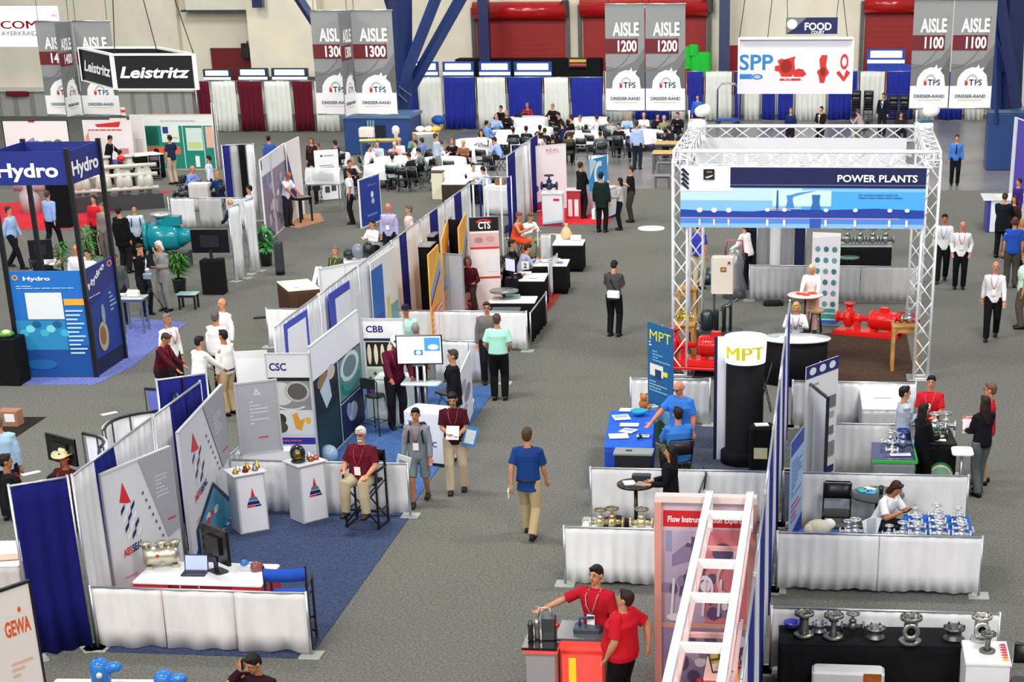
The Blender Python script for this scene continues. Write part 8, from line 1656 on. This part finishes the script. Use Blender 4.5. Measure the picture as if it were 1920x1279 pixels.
person(628, 462, 'person in a yellow scarf standing at the warm lit table', 160, 'stand', 1.65, shirt='3a4a38', near=1, hair='7a6a5a', lan='e8d040')
person(625, 501, 'person in a dark blue shirt reaching over the warm lit table', 85, 'reach', 1.68, shirt='18202c', near=1, hair='3a2a26')
person(876, 480, 'brown haired person in a maroon blouse sitting beside the blue grey panel', 185, 'stool', 1.7, shirt='4c1220', legs='3a2a26', near=1, hair='7a4a34', style='bob', skin='b06a50')
person(975, 398, 'person in a sleeveless orange red dress at the black tables', -100, 'stoolt', 1.68, shirt='e0502c', sl='none', legs='e0502c', skirt=False, near=1, hair='7a4a30')
person(997, 399, 'person in a white shirt and khaki trousers sitting beside the one in orange red', -130, 'sitlean', 1.85, shirt='f2f0f0', legs='a8a888', near=1, hair='6a4a38', lan='d8a0a0')
person(992, 457, 'dark haired person in a light blue grey shirt at the third black table', -60, 'sitlean', 1.75, shirt='aeb4d4', near=1, hair='1c1816')
person(960, 449, 'dark haired person in black sitting left of the one in light blue grey', -90, 'sit', 1.78, shirt='15161c', near=1, hair='16120f')
person(952, 478, 'person in black at the small tilted screen, mostly hidden', -80, 'sit', 1.78, shirt='121216', near=0, hair='2a1c18')
# --- red carpet booth and the aisle beyond
person(1089, 303, 'person in a dark suit on the red carpet, hands to the front', -50, 'hold', 1.82, shirt='dcdcdc', jacket='181818', near=0, hair='3a2416')
person(1127, 322, 'person in a dark green suit seen from behind on the edge of the red carpet', -12, 'stand', 1.86, shirt='16282a', jacket='162624', legs='121416', near=0, hair='16181c', bag=('tote', 'f0f0f0'))
person(1162, 333, 'long haired person in a pale top and black trousers facing the dark green suit', 95, 'hold', 1.62, shirt='b4b4b0', legs='17171c', near=0, hair='14110f', style='bob')
person(1183, 311, 'person in a black polo and grey trousers with folded arms', 105, 'crossed', 1.78, shirt='17171b', sl='short', legs='3a3a34', near=0, hair='2a1c14')
person(1194, 226, 'person in a pale blue shirt and dark trousers standing at the right middle table', -8, 'stand', 1.85, shirt='a8bce4', legs='1c2a34', near=0, hair='3a3230', at=None)
person(1795, 252, 'guard in a blue shirt and dark tie standing in the far right aisle', 178, 'stand', 1.8, shirt='4a80cc', legs='15151e', near=0, hair='2a1c16', tie='14224a')
person(1772, 401, 'dark haired person in a white shirt walking behind the right truss leg', 175, 'walk', 1.84, shirt='f0f0f6', legs='14181a', near=1, hair='17130f', lan='50b0a8', skin='c07858')
person(1806, 415, 'bald person in a white shirt walking with dark trousers, nearest the truss leg pair', 176, dict(POSES['hips'], rh=(.22, .02, .92), lh=(-.22, .02, .92)), 1.76, shirt='f2f0f4', legs='0f1016', near=1, style='bald', hair='b89880', lan='d85868', badge=True, skin='d08a72')
person(1868, 490, 'balding person in a white shirt with a pink lanyard walking alone in the right aisle', 172, 'walk', 1.84, shirt='ece8ee', legs='101014', near=1, style='bald', hair='8a6a58', lan='d87890', badge=True, skin='cc8a6c')
person(1904, 407, 'person in a royal blue polo and grey trousers seen from behind at the right edge', -5, 'stand', 1.84, shirt='2850b4', sl='short', legs='4a4842', near=1, hair='5a3828', b=1.1)
person(1886, 362, 'person in a dark suit seen from behind at the white topped counter', -20, 'reach', 1.84, shirt='15161c', jacket='151a22', near=0, hair='2a2420', lean=4)
person(1903, 366, 'long haired person with a white headband beside the dark suit at the right edge', 150, 'stand', 1.66, shirt='3a2a2c', near=0, hair='3a1c14', style='long')
person(1911, 334, 'dark haired person in a purple shirt behind the white topped counter', 120, 'stand', 1.68, shirt='3a2478', near=0, hair='2a1610')
person(1925, 474, 'person in a mint shirt and mottled trousers cut by the right edge', 90, 'stand', 1.8, shirt='d0ecdc', sl='short', legs='5a5248', near=1, hair='8a7a68', b=1.1)
person(1918, 409, 'fair person in an orange top cut by the right edge', 160, 'stand', 1.66, shirt='e07a2c', near=0, hair='b0884a', style='bob')
# --- right island
person(1270, 716, 'bald person in a bright blue shirt standing and resting a hand on the blue table', 150, 'leanl', 1.82, shirt='3878d0', sl='short', legs='6a705a', b=1.28, belly=.08, near=2, style='bald', hair='a88870', glasses=True, skin='d08868', beard=None, rh=(.42, .42, .96), lh=(-.25, .1, .86))
person(1271, 763, 'dark haired person in a bright blue shirt sitting at the blue table, back turned', 20, 'sit', 1.85, shirt='3878c8', sl='short', legs='6a7058', b=1.15, near=2, hair='20140f')
q = P(1275, 838, .6); fold_chair(bpy.data.objects['person'].location.x*0+P(1271, 763, 1.33*1.85/1.75).x, P(1271, 763, 1.33*1.85/1.75).y, .35, 'black folding chair under the person in blue with the back turned', None, '18191c', '2a2c30')
person(1258, 834, 'long haired person in black and beige, in profile by the small round high table', 88, 'hold', 1.68, shirt='121216', legs='8a8274', near=2, hair='120e0d', style='long', skin='c08860')
person(1687, 905, 'dark haired person in a white T-shirt sitting at the table of silver valves', -125, dict(POSES['sitlean'], nod=22), 1.72, shirt='eef0f2', sl='short', legs='20222c', near=2, hair='35160f', style='bob', skin='b87850')
person(1747, 704, 'dark haired person in a red polo holding a white object behind the green edged counter', 172, dict(POSES['hold'], rh=(.06, .26, 1.2)), 1.76, shirt='c8202e', sl='short', near=2, hair='100e10', lan='e06070', skin='c88a68')
o = bpy.data.objects['person']
person(1697, 724, 'person in a light grey blue shirt turned towards the one in the red polo', -75, 'crossed', 1.74, shirt='b4bed0', near=2, hair='0f0d10', legs='1c2c5c', b=1.08, skin='c48a68')
person(1733, 757, 'person with long black hair and a black jacket at the green edged counter', -60, 'hold', 1.64, shirt='121218', legs='101014', near=2, hair='100c0c', style='long')
person(1858, 718, 'person in a red polo and glasses with khaki trousers in the right aisle', 75, 'hold', 1.8, shirt='c42230', sl='short', legs='a89272', near=2, hair='6a4a38', glasses=True, skin='d08c70')
person(1848, 742, 'person with long dark hair, black top and grey trousers in the right aisle', 35, 'hold', 1.74, shirt='15151e', legs='5c6466', near=2, hair='2a1712', style='long', rf=(.1, .12, .085), lf=(-.1, -.1, .085))
o = [x for x in bpy.data.objects if x.get('label', '').startswith('person with long dark hair, black top')][0]
q = local(o, (-.02, .36, 1.12)); m = M(); m.box((0, 0, 0), (.2, .02, .26), C('e8d4dc', 'print'), tx=-.5); m.obj('leaflet', loc=q, label='pinkish leaflet held by the person with long dark hair and grey trousers', cat='leaflet')
o = [x for x in bpy.data.objects if x.get('label', '').startswith('dark haired person in a red polo holding')][0]
q = local(o, (0, .36, 1.2)); m = M(); m.lathe([(.03, 0), (.045, .03), (.045, .09), (.03, .12), (0, .12)], (0, 0, 0), C('f0f0f0', 'gloss'), 14); m.obj('white_cup', loc=q, label='round white object in the hands of the person in the red polo', cat='cup')
person(1522, 497, 'fair haired person in a white jacket behind the round high table of the pavilion', 172, 'reach', 1.66, shirt='f6eeee', near=1, hair='e6cfa0', style='bob', legs='d8a898', lean=6, skin='e0987c')
person(1493, 567, 'fair haired person with a lanyard sitting behind the oval counter', 178, 'stoolt', 1.66, shirt='dfe8f4', near=1, hair='c8a060', style='bob', lan='b84058', legs='5a4a48')
person(1310, 415, 'person in a deep blue shirt and beige trousers behind the pavilion rear left leg', -30, 'stand', 1.78, shirt='3a40b4', sl='short', legs='c8bc9c', near=0, hair='3a2a20')
person(1388, 418, 'person in a white shirt bending over the silver machine exhibit', 60, 'reach', 1.76, shirt='f4f0f0', legs='1c1c22', near=0, hair='3a2a20')
# --- far back right
person(1308, 177, 'person in a blue shirt standing before the blue drape left of the white one', 175, 'stand', 1.78, shirt='3a62c0', legs='16161c', near=0, hair='3a2016')
person(1483, 202, 'person in a navy shirt before the drapes under the pump banner', 170, 'stand', 1.72, shirt='1c2a58', near=0, hair='8a4a34')
person(1540, 199, 'person in a black suit and white shirt under the right end of the pump banner', 150, 'hold', 1.74, shirt='e8e8ea', jacket='16161a', near=0, hair='1a1614')
person(1607, 205, 'person in a plaid grey shirt sitting before the stacked chairs', 60, 'sitlean', 1.8, shirt='a8989c', near=0, hair='5a3a2c', legs='b8a8a4')
person(1657, 174, 'person in a dark suit standing before the farthest right blue drape', 160, 'stand', 1.82, shirt='dfe4ee', jacket='121a2c', near=0, hair='2a1a12')
person(1690, 210, 'person in dark brown clothes among the stacked chairs', 190, 'sit', 1.7, shirt='2a2420', near=0, hair='3a2a1c')
# --- diners
ch = 'black chairs around the dining tables'
TBL = [(o.location.x, o.location.y, o['r']) for o in bpy.data.objects if 'r' in o]; SEATED = []
def diner(px, py, rz, label, shirt, pose='sit', hair='2a1a12', chair=True, **kw):
    kw.setdefault('h', 1.75); o = person(px, py, label, rz, pose, shirt=shirt, near=0, hair=hair, **kw)
    for _ in range(3):
        for tx, ty, tr in TBL:
            d = Vector((o.location.x-tx, o.location.y-ty))
            if d.length < tr+.3: d = d.normalized()*(tr+.3); o.location.x = tx+d.x; o.location.y = ty+d.y
        for ox, oy in SEATED:
            d = Vector((o.location.x-ox, o.location.y-oy))
            if d.length < .62: d = (d.normalized() if d.length > .01 else Vector((1, 0)))*.62; o.location.x = ox+d.x; o.location.y = oy+d.y
    SEATED.append((o.location.x, o.location.y))
    if chair:
        v = Vector(o.location); fold_chair(v.x, v.y, math.radians(rz), 'black folding chair at a white clothed dining table', ch, '14181a', '9aa0a4')
for a in ((707, 263, 175, 'diner in a pale blue shirt leaning back before the serving counter', 'b8c8e4', 'sit', '6a4a34'), (747, 258, 178, 'bald diner in a white shirt before the drink urn', 'f0eef0', 'sit', 'd0a080'),
          (736, 270, 200, 'fair diner in a pink top at the left round table', 'e0a0a4', 'sitlean', 'c8b080'), (694, 270, -60, 'diner in a white top with an arm raised, left round table', 'f2f0f0', 'sitchin', '2a1c16'),
          (735, 289, 10, 'black haired diner in a pale teal shirt seen from behind, left round table', 'c4dce0', 'sitlean', '0f0e10'), (660, 295, -120, 'bald diner in a white and grey shirt near the blue panel', 'd8d4d4', 'sit', 'a88070'),
          (764, 286, 70, 'dark haired diner in a black jacket at the right of the left round table', '1a2424', 'sitlean', '2a1812'), (789, 276, 80, 'dark haired diner in a grey green jacket between the left tables', '7a8a86', 'sitlean', '14120f'),
          (778, 262, 110, 'diner in a white shirt behind the grey green jacket', 'f0f0f2', 'sit', '3a1c1a'), (790, 258, 60, 'diner in a blue shirt with red collar behind the left tables', '5a7ad0', 'sit', '3a201a'),
          (776, 250, 190, 'grey haired diner in a green jacket close to the base block', '5a9a90', 'sit', '8a6a60'), (838, 268, -50, 'diner in a pink white shirt at the small middle table', 'f0dce8', 'sitlean', '4a2a24'),
          (853, 258, 200, 'diner in a black vest left of the middle tables', '1c1818', 'sit', '8a5a30'), (868, 262, 170, 'fair diner in a brown top beside the black vest', '8a5a48', 'sit', 'c8a060'),
          (902, 243, 175, 'diner in a white blouse behind the middle tables', 'ece4f0', 'sit', '3a2a24'), (925, 257, 75, 'dark haired diner in a light blue shirt at the right of the middle tables', '9ab4ec', 'sitlean', '2a1612'),
          (918, 225, -40, 'diner in a blue shirt in front of the white back drape', '6a90d8', 'sit', '0f1014'), (930, 213, 200, 'bald diner in a pale blue shirt near the white back drape', '8ab0d8', 'sit', 'a0705a'),
          (949, 207, 170, 'balding diner in black beside the far round table', '1e1a20', 'sit', 'b07a5c'), (963, 197, 150, 'dark haired diner in a black jacket left of the red shirt', '14161c', 'sit', '17120f'),
          (988, 193, 180, 'diner in a dark red shirt at the farthest round table', '8a2830', 'sitlean', '9a6a50'), (1018, 195, 150, 'diner in a black suit right of the red shirt', '1a1a1e', 'sit', 'a06a54'),
          (1044, 210, 120, 'dark haired diner in a black jacket before the second white drape', '15161a', 'sitlean', '14100f'), (962, 238, 10, 'diner in black seen from behind, near side of the farthest table', '141a1c', 'sit', '12100f'),
          (985, 236, -5, 'diner in dark green seen from behind, middle of the near row', '1c2a2a', 'sit', '101214'), (1000, 235, 8, 'diner in black seen from behind, second of the near row', '16181c', 'sit', '1a1614'), (1022, 240, -12, 'diner in a dark jacket seen from behind, right of the near row', '181a20', 'sitlean', '1c1614'),
          (1060, 226, 60, 'dark haired diner in navy beside the second white drape', '20284a', 'sit', '101014'), (1087, 215, 150, 'diner in a white shirt with a green strap', 'dfe8e0', 'sit', '7a4a38'), (1078, 218, 100, 'dark haired diner in black left of the green strap', '14161a', 'sit', '17120f'),
          (1107, 222, -30, 'grey haired diner in a grey green shirt seen from behind', 'a0b0b0', 'sit', '4a6a70'), (1118, 215, 60, 'dark haired diner in a pale shirt behind the grey green one', 'e4e4e8', 'sit', '3a2420'), (1144, 222, -20, 'diner in a slate shirt left of the middle banner bottom', '5a6478', 'sit', '2a1c18'),
          (1160, 231, 170, 'diner in black sideways under the left middle banner', '17171c', 'sit', '1a1512'), (1176, 213, 180, 'fair diner in a light blue top under the left middle banner', '9cc0e4', 'sit', 'b07a58'), (1207, 211, 175, 'diner in a white top under the seam of the middle banners', 'f2ecec', 'sit', 'c08a68'),
          (1222, 218, 30, 'diner in a khaki green shirt under the right middle banner', '8a8a5a', 'sit', 'b08a70'), (1233, 212, 200, 'dark haired diner in dark clothes behind the khaki one', '1c1a28', 'sit', '1c1412'), (1270, 210, 170, 'person in black sitting at the right edge of the middle banners', '17171c', 'sit', '2a1c16'),
          (1008, 246, -15, 'diner in a white and pink top at the end of the drape wall', 'e8c8c4', 'sit', '4a2a20'), (1066, 246, 10, 'dark haired diner in olive clothes left of the aisle', '4a4a38', 'sit', '5a2a20'),
          (887, 305, -150, 'dark haired diner in a white shirt before the near white table', 'f4f0ec', 'sit', '0f0f12'), (903, 312, 70, 'dark haired diner in a pale blue shirt at the near white table', 'b8c8e0', 'sitlean', '1c120f'),
          (655, 300, -140, 'diner in dark clothes hidden behind the one in a white shirt', '1e2028', 'sit', '3a2a24'), (610, 262, 120, 'diner in dark clothes far behind the white banner stand', '1e2430', 'sit', '6a4a3a'), (1184, 240, 0, 'diner in navy seen from behind at the left middle table', '202c4a', 'sit', '16120f'), (1252, 236, 60, 'diner in a dark jacket at the far right of the dining area', '1a2230', 'sitlean', '14120f'), (1125, 245, 20, 'diner in a grey jacket seen from behind left of the standing person', '5c6468', 'sit', '2a201c')):
    diner(*a)
person(817, 249, 'person in a pale blue shirt and grey trousers standing left of the middle dining table', -60, 'crossed', 1.82, shirt='b8ccdc', legs='8a8a86', near=0, hair='4a3024')
person(1036, 252, 'person in black standing at the far end of the white walled booth', 10, 'stand', 1.74, shirt='15181a', near=0, hair='1a1512')
for k, (px, py, rz) in enumerate(((735, 330, 3.3), (775, 335, 3.0), (800, 318, 2.4), (866, 300, 3.4), (905, 300, 3.0), (920, 312, 2.8), (1090, 278, 3.2), (1110, 272, 2.8), (1160, 275, 3.1), (1245, 268, 2.6), (755, 336, 3.1), (846, 322, 3.0))):
    v = P(px, py, .45); fold_chair(v.x, v.y, rz+pi, 'black folding chair at a white clothed dining table', ch, '14181a', '9aa0a4')
bake_people()
